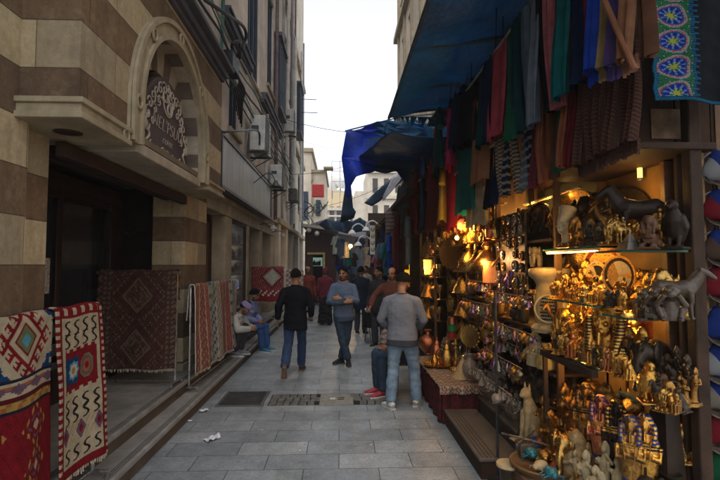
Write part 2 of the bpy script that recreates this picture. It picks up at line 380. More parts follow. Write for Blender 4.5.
# litter
def paper(px, py, s, label):
    g = MB(); n0 = rnd.random() * 50
    g.grid(lambda u, v: Vector(((u - .5) * s, (v - .5) * s * .6, .012 + .35 * s * abs(noise.noise(Vector((u * 2.5 + n0, v * 2.5, n0)))))), 10, 8)
    solo('paper_scrap', g, mat('white_paper', (.62, .63, .66), .7, var=.08, bmp=.1), label, 'litter', loc=onZ(px, py, 0), rz=rnd.random(), solid=.002, smooth=False)
paper(212, 440, .16, 'large crumpled white paper scrap lying on the paving'); paper(204, 411.5, .10, 'flat white paper scrap by the lower step near the drain cover'); paper(190, 422, .05, 'tiny white paper scrap against the riser of the lower step')
for i, (px, py, s_) in enumerate(((300, 452, .03), (262, 431, .025), (371, 446, .03), (415, 428, .03), (330, 418, .025), (441, 452, .03))): paper(px, py, s_ * .7, 'tiny pale paper flake on the paving, %s of six scattered ones' % ORD[i])
# ================================================================ STRIPED BUILDING (left, near)
B = thing('striped_building', 'old banded tan and brown stone building with arched bay over a dark doorway', 'building')
g = MB(); g.box2(-2.6, -2.2, -3, 3.45, .32, 4.6); g.box2(-2.75, -2.3, 3.45, 3.86, .32, 2.95); part('near_pillar', g, STRIPE, B, bev=.008)
g = MB(); g.box2(-2.66, -2.2, 6.9, 8.0, .32, 3.1); part('far_pillar', g, STRIPE, B, bev=.012)
g = MB(); g.box2(-2.7, -2.185, 6.88, 8.01, .32, .42); part('pillar_base', g, TRIM, B, bev=.01)
# bay with arched opening
YC, ZS, RI, RO = 5.24, 3.22, .96, 1.16
def arch(r, y0=YC, z0=ZS, zb=2.84, n=28): return [(y0 - r, zb)] + [(y0 - r * math.cos(math.pi * i / n), z0 + r * math.sin(math.pi * i / n)) for i in range(n + 1)] + [(y0 + r, zb)]
g = MB(); a = arch(RI + .02); h = len(a) // 2
g.prism([(3.33, 2.9)] + [(YC - RI - .02, 2.9)] + a[1:h + 1] + [(a[h][0], 4.6), (3.33, 4.6)], 'x', -2.45, -1.8)
g.prism(a[h:-1] + [(YC + RI + .02, 2.9), (7.26, 2.9), (7.26, 4.6), (a[h][0], 4.6)], 'x', -2.45, -1.8)
part('bay_wall', g, STRIPE, B, smooth=False)
g = MB()   # voussoirs on the back of the recess
n = 13
for i in range(n):
    g.m(i % 2); a0, a1 = math.pi * i / n, math.pi * (i + 1) / n
    q = [(YC - r * math.cos(a0 + (a1 - a0) * k / 3), ZS + r * math.sin(a0 + (a1 - a0) * k / 3)) for r, ks in ((.66, range(4)), (.99, range(3, -1, -1))) for k in ks]
    g.prism(q, 'x', -2.2, -1.97)
    g.prism([(YC - r * math.cos(a0 + (a1 - a0) * k / 3), ZS + r * math.sin(a0 + (a1 - a0) * k / 3)) for r, ks in ((.955, range(4)), (1.0, range(3, -1, -1))) for k in ks], 'x', -1.971, -1.83)
for sgn in (-1, 1):
    for k in range(2): g.m(k % 2); z0 = 2.88 + k * .17; g.box2(-2.2, -1.97, YC + sgn * .66, YC + sgn * .99, z0, z0 + .168); g.box2(-1.971, -1.83, YC + sgn * .955, YC + sgn * 1.0, z0, z0 + .168)
part('arch_ring', g, [mat('voussoir_light', (.36, .31, .24), .8, scale=5, world=True, bmp=.2, grime=.3), mat('voussoir_dark', (.13, .10, .08), .8, scale=5, world=True, bmp=.2)], B, smooth=False)
def band(g, r0, r1, x0, x1, n=32):
    for i in range(n):
        a0, a1 = math.pi * i / n, math.pi * (i + 1) / n
        g.prism([(YC - r * math.cos(a), ZS + r * math.sin(a)) for r, a in ((r0, a0), (r0, a1), (r1, a1), (r1, a0))], 'x', x0, x1)
    for s in (-1, 1): g.box2(x0, x1, YC + s * r0, YC + s * r1, 2.86, ZS)
g = MB(); band(g, .965, 1.165, -1.86, -1.765); band(g, .955, 1.0, -1.77, -1.735); band(g, 1.115, 1.165, -1.77, -1.735)
for az in (0, 45, 90, 135, 180):     # knot loops of the moulding
    a = R(az); c = (-1.745, YC - 1.058 * math.cos(a), ZS + 1.058 * math.sin(a)); g.torus(c, .055, .014, Matrix.Rotation(R(90), 3, 'Y'), 14, 6)
part('arch_moulding', g, TRIM, B)
for near in (1, 0):
    g = MB()
    for z0, z1, o in ((2.80, 2.845, .05), (2.844, 2.906, .03), (2.905, 2.945, .055)):
        if near: g.box2(-2.5, -1.8 + o, 3.33 - o, YC - 1.165, z0, z1)
        else: g.box2(-2.5, -1.8 + o, YC + 1.165, 7.26 + o, z0, z1)
    if near: g.torus((-1.76, 3.98, 2.87), .05, .013, Matrix.Rotation(R(90), 3, 'Y'), 14, 6)
    part('bay_moulding', g, TRIM, B, smooth=False, bev=.008)
g = MB(); g.box2(-2.45, -1.795, YC - .97, YC + .97, 2.80, 2.90); part('arch_sill', g, mat('sill_stone', (.40, .35, .27), .7, world=True, scale=5, grime=.3), B, bev=.01)
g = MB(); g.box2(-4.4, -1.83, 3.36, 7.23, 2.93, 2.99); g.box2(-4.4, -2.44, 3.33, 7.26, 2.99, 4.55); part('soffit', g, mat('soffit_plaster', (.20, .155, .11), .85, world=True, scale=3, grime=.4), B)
g = MB(); g.lathe([(.085, 0), (.1, .004), (.1, .012), (.085, .014)], (-2.05, 3.66, 2.793), 24, sc=(1, 1, 1)); part('recessed_lamp', g, DARKWOOD, B)
g = MB()
for z0, z1, o in ((4.56, 4.62, .05), (4.62, 4.72, .1), (4.72, 4.78, .18), (4.78, 4.83, .13)): g.box2(-2.5, -1.8 + o, -3, 7.2 + o * .5, z0, z1)
part('cornice', g, DARKTRIM, B, bev=.01)
# upper wall over the bay
g = MB()
def wall_open(g, X, th, y0, y1, z0, z1, ops):
    """wall on plane x=X with rectangular openings (ya,yb,za,zb), sorted in y, one storey each"""
    ys = y0
    for (a, b, c, d) in ops:
        g.box2(X - th, X, ys, a, z0, z1); g.box2(X - th, X, a, b, z0, c); g.box2(X - th, X, a, b, d, z1); ys = b
    g.box2(X - th, X, ys, y1, z0, z1)
def win(parent, X, a, b, c, d, mshut, fr=.05, cols=2, name='window', sill=True):
    g = MB()
    for q in ((a, a + fr, c, d), (b - fr, b, c, d), (a, b, c, c + fr), (a, b, d - fr, d)): g.box2(X - .16, X - .06, *q)
    for k in range(1, cols): m_ = a + (b - a) * k / cols; g.box2(X - .155, X - .065, m_ - .03, m_ + .03, c, d)
    f = part(name, g, mshut, parent, smooth=False)
    g = MB(); g.box2(X - .14, X - .12, a, b, c, d); part('pane', g, GLASSD, f)
    if sill: g = MB(); g.box2(X - .05, X + .07, a - .08, b + .08, c - .09, c - .002); part('sill', g, TRIM, f, bev=.01)
    return f
SHUT = mat('blue_grey_shutter', (.035, .05, .075), .6, var=.3, world=True, scale=6)
UX = -2.05
ops1 = [(y, y + 1.1, 7.0, 9.6) for y in (-.6, 2.6, 5.4)]
wall_open(g, UX, .4, -3, 8.2, 4.83, 6.45, []); wall_open(g, UX, .4, -3, 8.2, 6.45, 14.5, ops1); part('upper_wall', g, PLASTER, B, smooth=False)
for o in ops1: win(B, UX, *o, SHUT)
g = MB()
for z0, z1, o in ((6.45, 6.52, .06), (6.52, 6.66, .12), (6.66, 6.71, .17)): g.box2(UX - .02, UX + o, -3, 8.2, z0, z1)
part('string_course', g, DARKTRIM, B, smooth=False, bev=.01)
# interior of the doorway
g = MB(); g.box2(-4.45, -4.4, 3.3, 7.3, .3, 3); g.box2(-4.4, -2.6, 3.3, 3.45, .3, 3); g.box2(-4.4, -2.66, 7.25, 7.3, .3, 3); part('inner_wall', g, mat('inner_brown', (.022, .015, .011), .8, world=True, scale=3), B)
g = MB()
for x, z in ((-2.2, 2.66), (-2.45, 2.72)): g.box2(x - .06, x + .02, 3.86, 6.9, z, z + .12)
part('lintel_beam', g, DARKWOOD, B, bev=.01)
D = thing('shop_door', 'dark wooden shop door with faint OPEN lettering set deep in the doorway', 'door', (-3.05, 3.9, .322))
g = MB()
for a, b in ((0, .08), (1.35, 1.45), (2.55, 2.95)): g.box2(-.05, .03, a, b, 0, 2.3)
g.box2(-.05, .028, .08, 1.35, 2.2, 2.3); g.box2(-.05, .028, 1.45, 2.55, 2.2, 2.3); g.box2(-.05, .03, 0, 2.95, 2.3, 2.47); g.box2(-.05, .028, .08, 1.35, 0, .25); g.box2(-.05, .028, 1.45, 2.55, 0, .25)
part('frame', g, mat('door_mahogany', (.02, .011, .009), .45, var=.35, scale=5, world=True), D, bev=.008)
g = MB(); g.box2(-.03, -.02, .08, 1.35, .25, 2.2); g.box2(-.03, -.02, 1.45, 2.55, .25, 2.2); part('pane', g, GLASSD, D)
g = MB()
for k in range(5): g.box2(-.018, -.008, .1 + k * .24, .26 + k * .24, 1.62, 1.98)
part('pinned_sheet', g, mat('faded_sheet', (.16, .12, .08), .8, world=True), D)
g = MB(); g.box2(-.015, -.005, 1.08, 1.3, 1.18, 1.55); part('sticker', g, attr_mat('x') if False else mat('sticker_white', (.35, .32, .3), .6, scale=40, var=.7, bmp=0), D)
me = text_mesh('OPEN', .17, .002, mat('door_letter', (.24, .25, .26), .5, bmp=0)); o = link('lettering', me, D); o.location = (-.012, .62, 1.5); o.rotation_euler = (R(90), 0, R(90))
# cafe sign in the arch
S = thing('cafe_sign', 'dark arched sign with white scrolls and cafe lettering inside the stone arch', 'sign', (-1.885, YC - .03, -.115))
SG = mat('sign_brown', (.075, .052, .048), .6, var=.3, scale=6); SW = mat('sign_white', (.44, .38, .31), .6, var=.15, bmp=0)
g = MB(); pts = [(-.69, 3.0)] + [(-.69 * math.cos(math.pi * i / 24), 3.22 + .69 * math.sin(math.pi * i / 24)) for i in range(25)] + [(.69, 3.0)]
g.prism(pts, 'x', -.05, .012); part('panel', g, SG, S, smooth=False)
g = MB()
def swirl(c, r, turns, ph, fl=1, w_=.011):
    P = []
    for i in range(26):
        k = i / 25; a = ph + fl * turns * 2 * math.pi * k; rr = r * (1 - .85 * k); P.append(Vector((.022, c[0] + rr * math.cos(a), c[1] + rr * math.sin(a))))
    g.tube(P, w_, 5)
for i in range(15):
    a = math.pi * (i + .5) / 15; r = .575; c = (-r * math.cos(a), 3.22 + r * math.sin(a)); swirl(c, .072, 1.15, a * 2 + i, 1 if i % 2 else -1, .0085)
for i in range(9): swirl((-.58 + i * .145, 3.075 + .015 * (i % 2)), .066, 1.1, i * 2.1, 1 if i % 2 else -1, .0085)
for i in range(9): a = math.pi * (i + .5) / 9; swirl((-.43 * math.cos(a), 3.27 + .43 * math.sin(a)), .05, 1.2, a + i * 1.7, -1 if i % 2 else 1, .007)
for s in (-1, 1): g.tube(smooth_path([(.02, s * .58, 3.12), (.02, s * .5, 3.2), (.02, s * .6, 3.3), (.02, s * .52, 3.42)]), .012, 5)
part('scrollwork', g, SW, S)
g = MB()   # emblem: cup and crossed stroke
g.tube(smooth_path([(.02, -.15, 3.74), (.02, -.13, 3.6), (.02, -.02, 3.52), (.02, .1, 3.56), (.02, .15, 3.72)]), .010, 5)
g.tube(smooth_path([(.02, -.26, 3.66), (.02, -.08, 3.655), (.02, .08, 3.69)]), .009, 5); g.torus((.02, .03, 3.60), .055, .012, Matrix.Rotation(R(90), 3, 'Y'), 16, 5)
g.tube(smooth_path([(.02, -.02, 3.86), (.02, .05, 3.79), (.02, -.02, 3.73), (.02, .05, 3.67)]), .011, 5); part('emblem', g, SW, S)
for s_, sz, z in (("NEL'PSUU", .205, 3.385), ('COFFEE', .085, 3.225)):
    me = text_mesh(s_, sz, .002, SW, thin=-.006 * sz / .2, shear=.25); o = link('lettering', me, S); o.location = (.02, .0, z); o.rotation_euler = (R(90), 0, R(90))
# ================================================================ SHOP FRONT BUILDING (left, middle)
B2 = thing('plaster_building', 'tall pinkish plaster building with shuttered windows above the weathered signboard', 'building')
LX = -2.2
for a, b in ((9.35, 9.85), (11.5, 11.75), (13.2, 13.7), (15.3, 16.2)): g = MB(); g.box2(LX - .45, LX, a, b, 0.32, 2.75); part('pier', g, STONE, B2, bev=.01)
g = MB(); g.box2(LX - .45, LX + .02, 8.0, 16.2, 2.75, 3.2); g.box2(LX - .45, LX + .1, 8.0, 16.2, 2.98, 3.06); part('lintel', g, STONE, B2, bev=.008)
g = MB(); ops2 = [(10.7, 12.3, 6.2, 9.9), (13.6, 14.8, 7.0, 9.9)]
g.box2(LX - .4, LX + .1, 7.28, 8.0, 3.1, 4.83); wall_open(g, UX - .05, .35, 8.2, 16.2, 3.2, 6.1, [(9.0, 9.9, 4.4, 5.5)]); wall_open(g, UX - .05, .35, 8.2, 16.2, 6.1, 11, ops2); wall_open(g, UX - .05, .35, 8.2, 16.2, 11, 15.5, [(10.7, 12.3, 11.6, 14), (13.6, 14.8, 11.6, 14)])
part('upper_wall', g, PLASTER, B2, smooth=False)
for o in ops2 + [(9.0, 9.9, 4.4, 5.5), (10.7, 12.3, 11.6, 14), (13.6, 14.8, 11.6, 14)]: win(B2, UX - .05, *o, SHUT, fr=.08, cols=3)
g = MB()
for z0, z1, o in ((6.45, 6.52, .06), (6.52, 6.66, .11), (6.66, 6.71, .15)): g.box2(UX - .05, UX + o, 8.2, 10.62, z0 - .4, z1 - .4); g.box2(UX - .05, UX + o, 12.4, 16.2, z0 - .4, z1 - .4)
part('string_course', g, DARKTRIM, B2, smooth=False)
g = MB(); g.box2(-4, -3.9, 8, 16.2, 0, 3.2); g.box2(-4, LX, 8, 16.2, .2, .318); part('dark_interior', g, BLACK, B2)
def door(name, a, b, label, glass=True):
    t = thing(name, label, 'door', (LX - .3, a, .322)); w_ = b - a
    g = MB()
    for q in ((0, .09, 0, 2.43), (w_ - .09, w_, 0, 2.43), (.09, w_ - .09, 2.3, 2.43), (.09, w_ - .09, 0, .3), (.09, w_ - .09, 1.0, 1.08)): g.box2(-.04, .04, *q)
    g.box2(-.035, .035, w_ / 2 - .05, w_ / 2 + .05, .3, 2.3)
    part('frame', g, DARKWOOD, t, bev=.008); g = MB(); g.box2(-.01, .01, .09, w_ - .09, .3, 2.3); part('panel', g, GLASSD if glass else WOOD, t)
    g = MB(); g.tube([(.06, w_ / 2 + .08, .95), (.06, w_ / 2 + .08, 1.2)], .012); part('handle', g, STEEL, t)
door('wooden_door', 8.02, 9.33, 'dark narrow wooden door just beyond the striped pillar', False)
door('wooden_door', 11.77, 13.18, 'dark wooden door beside the lit souvenir window on the left')
door('wooden_door', 13.72, 15.28, 'dark recessed door behind the hanging red rug with cream diamond')
t = thing('shop_window', 'left shop window crowded with souvenirs and one bright lamp', 'window', (LX, 9.85, .322))
g = MB(); g.box2(-.1, -.03, 0, 1.65, 0, .5); g.box2(-.1, -.03, 0, .06, .5, 2.42); g.box2(-.1, -.03, 1.59, 1.65, .5, 2.42); g.box2(-.1, -.03, .06, 1.59, 2.36, 2.42); part('frame', g, DARKWOOD, t)
g = MB(); g.box2(-.07, -.06, .06, 1.59, .5, 2.36)
gl = mat('shop_glass', (.9, .95, 1), .04, var=.02, bmp=0, trans=.92, ior=1.1); part('pane', g, gl, t)
g = MB()
cc = [(.25, .22, .2), (.05, .08, .18), (.25, .06, .05), (.4, .38, .34), (.08, .14, .12)]
CM = [mat('trinket_%s' % n_, c, .4, bmp=.1) for n_, c in zip(('sand', 'navy', 'red', 'white', 'green'), cc)]
for k in range(70):
    g.m(k % 5); y, z = rnd.uniform(.1, 1.5), .6 + rnd.randrange(5) * .34
    g.lathe([(.03, 0), (rnd.uniform(.03, .07), .05), (rnd.uniform(.02, .06), .12), (.02, rnd.uniform(.14, .24))], (rnd.uniform(-.3, -.12), y, z), 8)
part('souvenir_display', g, CM, t); o = t.children[-1]; o['kind'] = 'stuff'
g = MB(); 
for k in range(5): g.box2(-.34, -.1, .06, 1.59, .57 + k * .34, .595 + k * .34)
part('shelf', g, DARKWOOD, t)
g = MB(); g.ball((-.14, 1.0, .98), .035); part('lamp', g, mat('cool_lamp', (.8, .9, 1), emit=18, bmp=0), t)
# weathered signboard
t = thing('signboard', 'long weathered glass signboard with streaked grey green paint above the left shops', 'sign', (-1.95, 7.9, 3.12), 0)
g = MB(); g.box2(-.12, 0, 0, 5.6, 0, .83)
m, nt_, p = base_mat('streaked_board'); co = coords(nt_, False)
mp = nd(nt_, 'ShaderNodeMapping'); mp.inputs['Scale'].default_value = (1, 2.3, .4); nt_.links.new(co, mp.inputs[0])
f = noise_f(nt_, mp.outputs[0], 2.2, 6, .7, .35, .65); f2 = noise_f(nt_, co, 1.3, 5, .6)
nt_.links.new(mixc(nt_, f2, mixc(nt_, f, (.19, .175, .135), (.36, .33, .25)), mixc(nt_, f, (.14, .13, .10), (.31, .275, .20))), p.inputs['Base Color']); p.inputs['Roughness'].default_value = .45
part('board', g, m, t, smooth=False)
g = MB()
for q in ((-.02, 5.62, -.05, 0), (-.02, 5.62, .83, .88), (-.05, 0, -.05, .88), (5.6, 5.65, -.05, .88)): g.box2(-.14, .025, *q)
part('frame', g, IRON, t)
g = MB(); g.tube(smooth_path([(.02, 2.8, .5), (.35, 2.85, .75), (.5, 2.9, .55)]), .012); g.lathe([(.03, .08), (.06, .02), (.13, -.06), (.12, -.06), (.04, .0)], (.5, 2.9, .5), 14); part('lamp_arm', g, IRON, t)
# ================================================================ FAR LEFT BUILDING
B3 = thing('pale_building', 'pale narrow old building crowded with pipes further along the left side', 'building')
g = MB()
wall_open(g, LX - .15, .45, 16.2, 28, .0, 3.2, [(16.8, 18.2, .33, 2.6), (19.2, 20.6, .33, 2.6), (21.8, 23.4, .33, 2.6), (24.6, 26.2, .33, 2.6)])
wall_open(g, LX, .45, 16.2, 28, 3.2, 7.4, [(18, 19.4, 4.6, 6.6), (22, 23.4, 4.6, 6.6), (25, 26.4, 4.6, 6.6)])
wall_open(g, LX, .45, 16.2, 28, 7.4, 12, [(18, 19.4, 8.4, 11), (22, 23.4, 8.4, 11), (25, 26.4, 8.4, 11)]); wall_open(g, LX, .45, 16.2, 28, 12, 18, [(18, 19.4, 13, 16), (22, 23.4, 13, 16)])
part('wall', g, PALE, B3, smooth=False)
for a in (18, 22, 25):
    for c, d in ((4.6, 6.6), (8.4, 11)): win(B3, LX, a, a + 1.4, c, d, SHUT)
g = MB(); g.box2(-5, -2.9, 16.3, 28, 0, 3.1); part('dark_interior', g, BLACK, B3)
for y in (16.3, 18.6, 21.1, 23.9, 26.8): g = MB(); g.box2(LX - .1, LX + .14, y, y + .5, .3, 3.2); part('pilaster', g, PALE, B3, bev=.02)
g = MB(); g.box2(LX - .1, LX + .2, 16.2, 28.1, 3.2, 3.4); g.box2(LX - .1, LX + .16, 16.2, 28.1, 7.3, 7.5); g.box2(LX - .1, LX + .16, 16.2, 28.1, 11.9, 12.1); part('ledge', g, TRIM, B3, bev=.02)
# lattice window box (dark mashrabiya) and balconies
for (y, z, hh, dx, lab) in ((15.1, 6.9, 2.2, .28, 'dark wooden lattice oriel box high on the left facade'), (22.5, 8.2, 2.2, .3, 'further dark lattice oriel near the end of the left facade')):
    t = thing('lattice_oriel', lab, 'oriel window', (LX, y, z)); g = MB()
    for k in range(9): g.box2(0, dx, k * .2 - .02, k * .2 + .02, 0, hh)
    for k in range(int(hh / .2) + 1): g.box2(.0, dx - .01, -.02, 1.62, k * .2 - .018, k * .2 + .018)
    part('lattice', g, SHUT, t); g = MB(); g.box2(-.01, dx - .06, .02, 1.58, .02, hh - .03); part('box', g, BLACK, t); g = MB(); g.box2(0, dx + .06, -.1, 1.7, hh, hh + .12); part('cap', g, DARKTRIM, t); g = MB(); g.box2(0, dx + .04, -.06, 1.66, -.12, -.02); part('base_board', g, DARKTRIM, t)
# air conditioners
def aircon(px0, px1, pyt, pyb, X0, label, white=True):
    c = (px1 + px0) / 2; xo = X0 + .42; p = onX(px1 - 3, pyb, xo); y = p.y; sz = abs(onX(px1 - 3, pyt, xo).z - p.z)
    t = thing('air_conditioner', label, 'air conditioner', (X0 + .1, y, p.z), group='air conditioners on the left facades')
    A = mat('aircon_white', (.5, .5, .48), .45, scale=6, grime=.3) if white else mat('aircon_dark', (.09, .09, .085), .5)
    g = MB(); g.box2(0, .34, 0, .82, 0, sz); part('casing', g, A, t, bev=.02)
    g = MB(); g.box2(.341, .35, .06, .58, .04, sz - .04)
    part('fan_recess', g, BLACK, t); g = MB()
    for k in range(9): z = .05 + (sz - .1) * k / 8; g.box2(.35, .362, .04, .6, z - .008, z + .008)
    for k in range(6): g.box2(.35, .358, .05 + k * .1, .062 + k * .1, .04, sz - .04)
    part('grille', g, mat('grille_grey', (.2, .2, .2), .5), t)
    for yy in (.1, .7): g = MB(); g.box2(-.12, .4, yy - .02, yy + .02, -.045, -.002); g.tube([(-.1, yy, -.3), (.36, yy, -.04)], .014); part('bracket', g, IRON, t)
    g = MB(); g.tube(smooth_path([(.05, -.005, sz * .6), (.0, -.12, sz * .5), (-.05, -.14, .0), (-.05, -.1, -.5)]), .014); part('hose', g, mat('hose_grey', (.3, .3, .3), .6), t)
    g = MB(); g.box2(.04, .2, -.004, .002, sz * .55, sz * .7); part('name_plate', g, IRON, t)
aircon(243, 267, 114, 150, -2.1, 'grey white air conditioner nearest, above the weathered signboard')
aircon(278, 296, 108, 131, -2.2, 'air conditioner high under the lattice oriel with bluish grille')
aircon(272, 284, 164, 186, -2.1, 'tall air conditioner at the far end of the weathered signboard')
aircon(287, 299, 188, 200, -2.2, 'small dark air conditioner below the others near the lane end', False)
t = thing('metal_bracket_frame', 'dark angle iron frame with curved end carrying the nearest air conditioner', 'bracket', (0, 0, 0)); g = MB()
P = lambda px, py, X: onX(px, py, X)
g.tube([P(221, 131, -1.95), P(221, 190, -1.95)], .022); g.tube(smooth_path([P(221, 132, -1.95), P(240, 131, -1.8), P(258, 131, -1.75), P(259.5, 145, -1.75)], 6), .022); part('rail', g, IRON, t)
g = MB(); g.tube([P(221, 131, -1.95), P(271, 184, -1.95)], .02); part('diagonal_bar', g, IRON, t)
# pipes and cables on the facades
def pipe(pts, r, m, label, name='drain_pipe', cat='pipe'):
    g = MB(); g.tube(pts, r, 8); return solo(name, g, m, label, cat, group='pipes and cables on the left facades')
PV = mat('pipe_brown', (.16, .12, .12), .6, var=.3, world=True, scale=3); PG = mat('pipe_grey', (.28, .29, .33), .6, var=.3, world=True, scale=3)
pipe([(-2.0, 14.9, 3.2), (-2.0, 14.9, 15)], .06, PV, 'brown vertical drain pipe beside the tall shutters')
pipe([(-2.05, 17.0, 3.4), (-2.05, 17.0, 17)], .05, PG, 'grey vertical pipe just before the lattice oriel')
pipe([(-2.05, 20.2, 3.4), (-2.05, 20.2, 17)], .06, PG, 'grey vertical pipe between the two lattice oriels')
pipe([(-2.05, 21.4, 3.4), (-2.05, 21.4, 14), (-2.0, 21.9, 14.6)], .05, PV, 'brown vertical pipe bending at its top beyond the oriel')
pipe([(-2.14, 27.2, .3), (-2.14, 27.2, 11.5)], .06, PG, 'grey vertical pipe at the end of the left facade')
pipe([(-2.05, 8.1, 3.3), (-2.05, 8.1, 4.7), (-1.98, 8.2, 8.4)], .03, mat('pipe_green', (.04, .14, .1), .5, world=True), 'thin green vertical pipe beyond the stone cornice')
PW = mat('pipe_white', (.55, .53, .5), .55, var=.25, world=True, scale=3, grime=.3)
for i, (y, za, zb, r, m_, lab) in enumerate(((18.1, 4.2, 13, .07, PW, 'thick pale vertical pipe beyond the first lattice oriel'), (19.3, 5, 15, .04, PV, 'thin brown vertical pipe left of the further oriel'), (21.0, 3.6, 12, .08, PW, 'second thick pale pipe near the further oriel'), (24.6, 4, 13, .06, PW, 'pale vertical pipe beyond the further oriel'), (25.8, 3.5, 14, .05, PG, 'grey vertical pipe close to the facade end'), (13.1, 3.3, 6.0, .04, PW, 'short pale pipe above the end of the weathered signboard'))):
    pipe([(-2.02, y, za), (-2.02, y, za + (zb - za) * .45), (-2.02, y + .18, za + (zb - za) * .52), (-2.02, y + .18, zb)], r, m_, lab)
for i, (y, z, L) in enumerate(((17.6, 5.7, 4), (19.0, 8.3, 5), (16.4, 9.6, 4.2), (21.5, 7.0, 4))):
    g = MB(); g.tube(smooth_path([(-2.05, y + L * k / 6, z + .12 * math.sin(k * 2.1 + i) - .1 * (k % 2)) for k in range(7)], 4), .022, 5); solo('wall_cable', g, mat('cable_black', (.02, .02, .024), .5, bmp=0), 'loose black cable across the pale far facade, %s from the bottom' % ORD[(0, 2, 3, 1)[i]], 'cable', 'pipes and cables on the left facades')
CB = [mat('cable_black', (.02, .02, .024), .5, bmp=0), mat('cable_green', (.03, .13, .1), .5, bmp=0), mat('cable_grey', (.3, .32, .34), .5, bmp=0)]
clab = ['lowest', 'second', 'third', 'fourth', 'fifth', 'topmost']
for i in range(6):
    z = 4.95 + i * .17; pts = []
    for k in range(25):
        y = 1.5 + k * .75; pts.append((-1.93 + .03 * math.sin(i * 2 + k) + (.0 if y < 8 else -.02), y, z + .05 * math.sin(k * 1.3 + i) - .02 * abs(math.sin(y * .8))))
    g = MB(); g.tube(pts, .014 + .008 * (i % 2), 5); solo('wall_cable', g, CB[i % 3], '%s of six sagging %s cables strung above the stone cornice' % (clab[i], ('black', 'green', 'grey')[i % 3]), 'cable', 'pipes and cables on the left facades')
g = MB(); g.tube(smooth_path([P(205, 0, -1.9), P(226, 14, -1.8), P(243, 26, -1.75), P(246, 38, -1.75), P(241, 48, -1.8), P(236, 57, -1.9), P(232, 45, -1.9), P(239, 42, -1.85), P(240, 58, -1.9)]), .03, 7); solo('cable_loop', g, CB[0], 'thick black cable looping out from the wall above the cornice', 'cable')
t = thing('junction_box', 'black open junction box full of wires on the left facade', 'junction box', onX(229, 62, -1.95)); g = MB(); g.box2(-.05, .12, -.25, .3, -.2, .12); part('box', g, CB[0], t, bev=.02); g = MB()
for k in range(7): g.tube(smooth_path([(.1, -.2 + k * .07, -.15), (.2, -.1 + k * .08, -.35), (.1, .1 + k * .1, -.5), (.02, .3 + k * .12, -.62 - .04 * k)]), .014, 5)
part('wires', g, CB[0], t)
for i, (a, b, sg) in enumerate((((-2, 14, 6.2), (2.3, 17, 6.6), .25), ((-2, 19, 5.4), (2.2, 15, 5.8), .3), ((-2.1, 24, 4.6), (2.3, 20, 5.4), .3), ((-2.1, 26, 8.6), (2.3, 30, 9.4), .4))):
    a, b = Vector(a), Vector(b); g = MB(); g.tube([a.lerp(b, k / 14) - Vector((0, 0, sg * 4 * (k / 14) * (1 - k / 14))) for k in range(15)], .009, 5); solo('overhead_wire', g, CB[0], 'thin black wire across the alley, %s of four from the front' % ORD[i], 'wire', 'wires across the alley')
for i, (y, z, L) in enumerate(((24, 10.2, .9), (23, 9.2, 1.0))):
    g = MB(); g.tube([(-2.1, y, z), (-2.1 + L, y, z - .03)], .02); solo('wall_rod', g, IRON, ('upper', 'lower')[i] + ' thin iron rod sticking out of the left facade against the sky', 'rod')
# wall lamps on left
def wall_lamp(p, label, s=1.):
    t = thing('wall_lamp', label, 'lamp', p, group='small lamps along the left shops'); g = MB(); g.tube(smooth_path([(-.35 * s, 0, .12), (-.1 * s, 0, .16), (0, 0, .1)]), .012); part('arm', g, IRON, t)
    g = MB(); g.lathe([(.02, .1), (.05, .07), (.1 * s, .0), (.09 * s, 0), (.03, .05)], (0, 0, 0), 12); part('shade', g, mat('lamp_shade_grey', (.3, .3, .3), .5), t); g = MB(); g.ball((0, 0, -.01), .05 * s, 10, 8); part('bulb', g, mat('bulb_white', (.75, .75, .7), .3, bmp=0), t)
wall_lamp(onX(273, 229, -1.75), 'small white globe lamp beyond the weathered signboard'); wall_lamp(onX(283, 236, -1.8), 'small globe lamp next along from the signboard lamp')
# ================================================================ RIGHT BUILDING ABOVE STALLS
B4 = thing('cream_building', 'tall cream stone building with rows of windows above the right hand stalls', 'building')
g = MB(); RX = 2.55
def wall_r(g, X, y0, y1, z0, z1, ops):
    ys = y0
    for a, b, c, d in ops: g.box2(X, X + .4, ys, a, z0, z1); g.box2(X, X + .4, a, b, z0, c); g.box2(X, X + .4, a, b, d, z1); ys = b
    g.box2(X, X + .4, ys, y1, z0, z1)
wy = [9.0 + 1.9 * k for k in range(6)]
for z in (4.6, 8.2, 11.8, 15.4, 19): wall_r(g, RX, 1, 20.8, z, z + 3.6, [(y, y + .95, z + .9, z + 2.9) for y in wy])
g.box2(RX, 6, 20.7, 20.8, 4.6, 22.6)
part('wall', g, PALE, B4, smooth=False)
for z in (4.6, 8.2, 11.8, 15.4, 19):
    for y in wy[2:]:
        gg = MB(); gg.box2(RX + .2, RX + .22, y, y + .95, z + .9, z + 2.9); f = part('window', gg, mat('window_shade', (.12, .1, .085), .6), B4); gg = MB(); gg.box2(RX - .06, RX + .05, y - .07, y + 1.02, z + .8, z + .898); part('sill', gg, TRIM, f)
g = MB()
for z in (8.2, 11.8, 15.4, 19, 22.4): g.box2(RX - .18, RX + .0, 1, 20.95, z - .12, z + .1)
for y in [1 + 1.9 * k + .65 + 7.2 for k in range(7)]: g.box2(RX - .07, RX, y - .14, y + .14, 4.6, 22.3)
part('moulding', g, TRIM, B4, smooth=False)
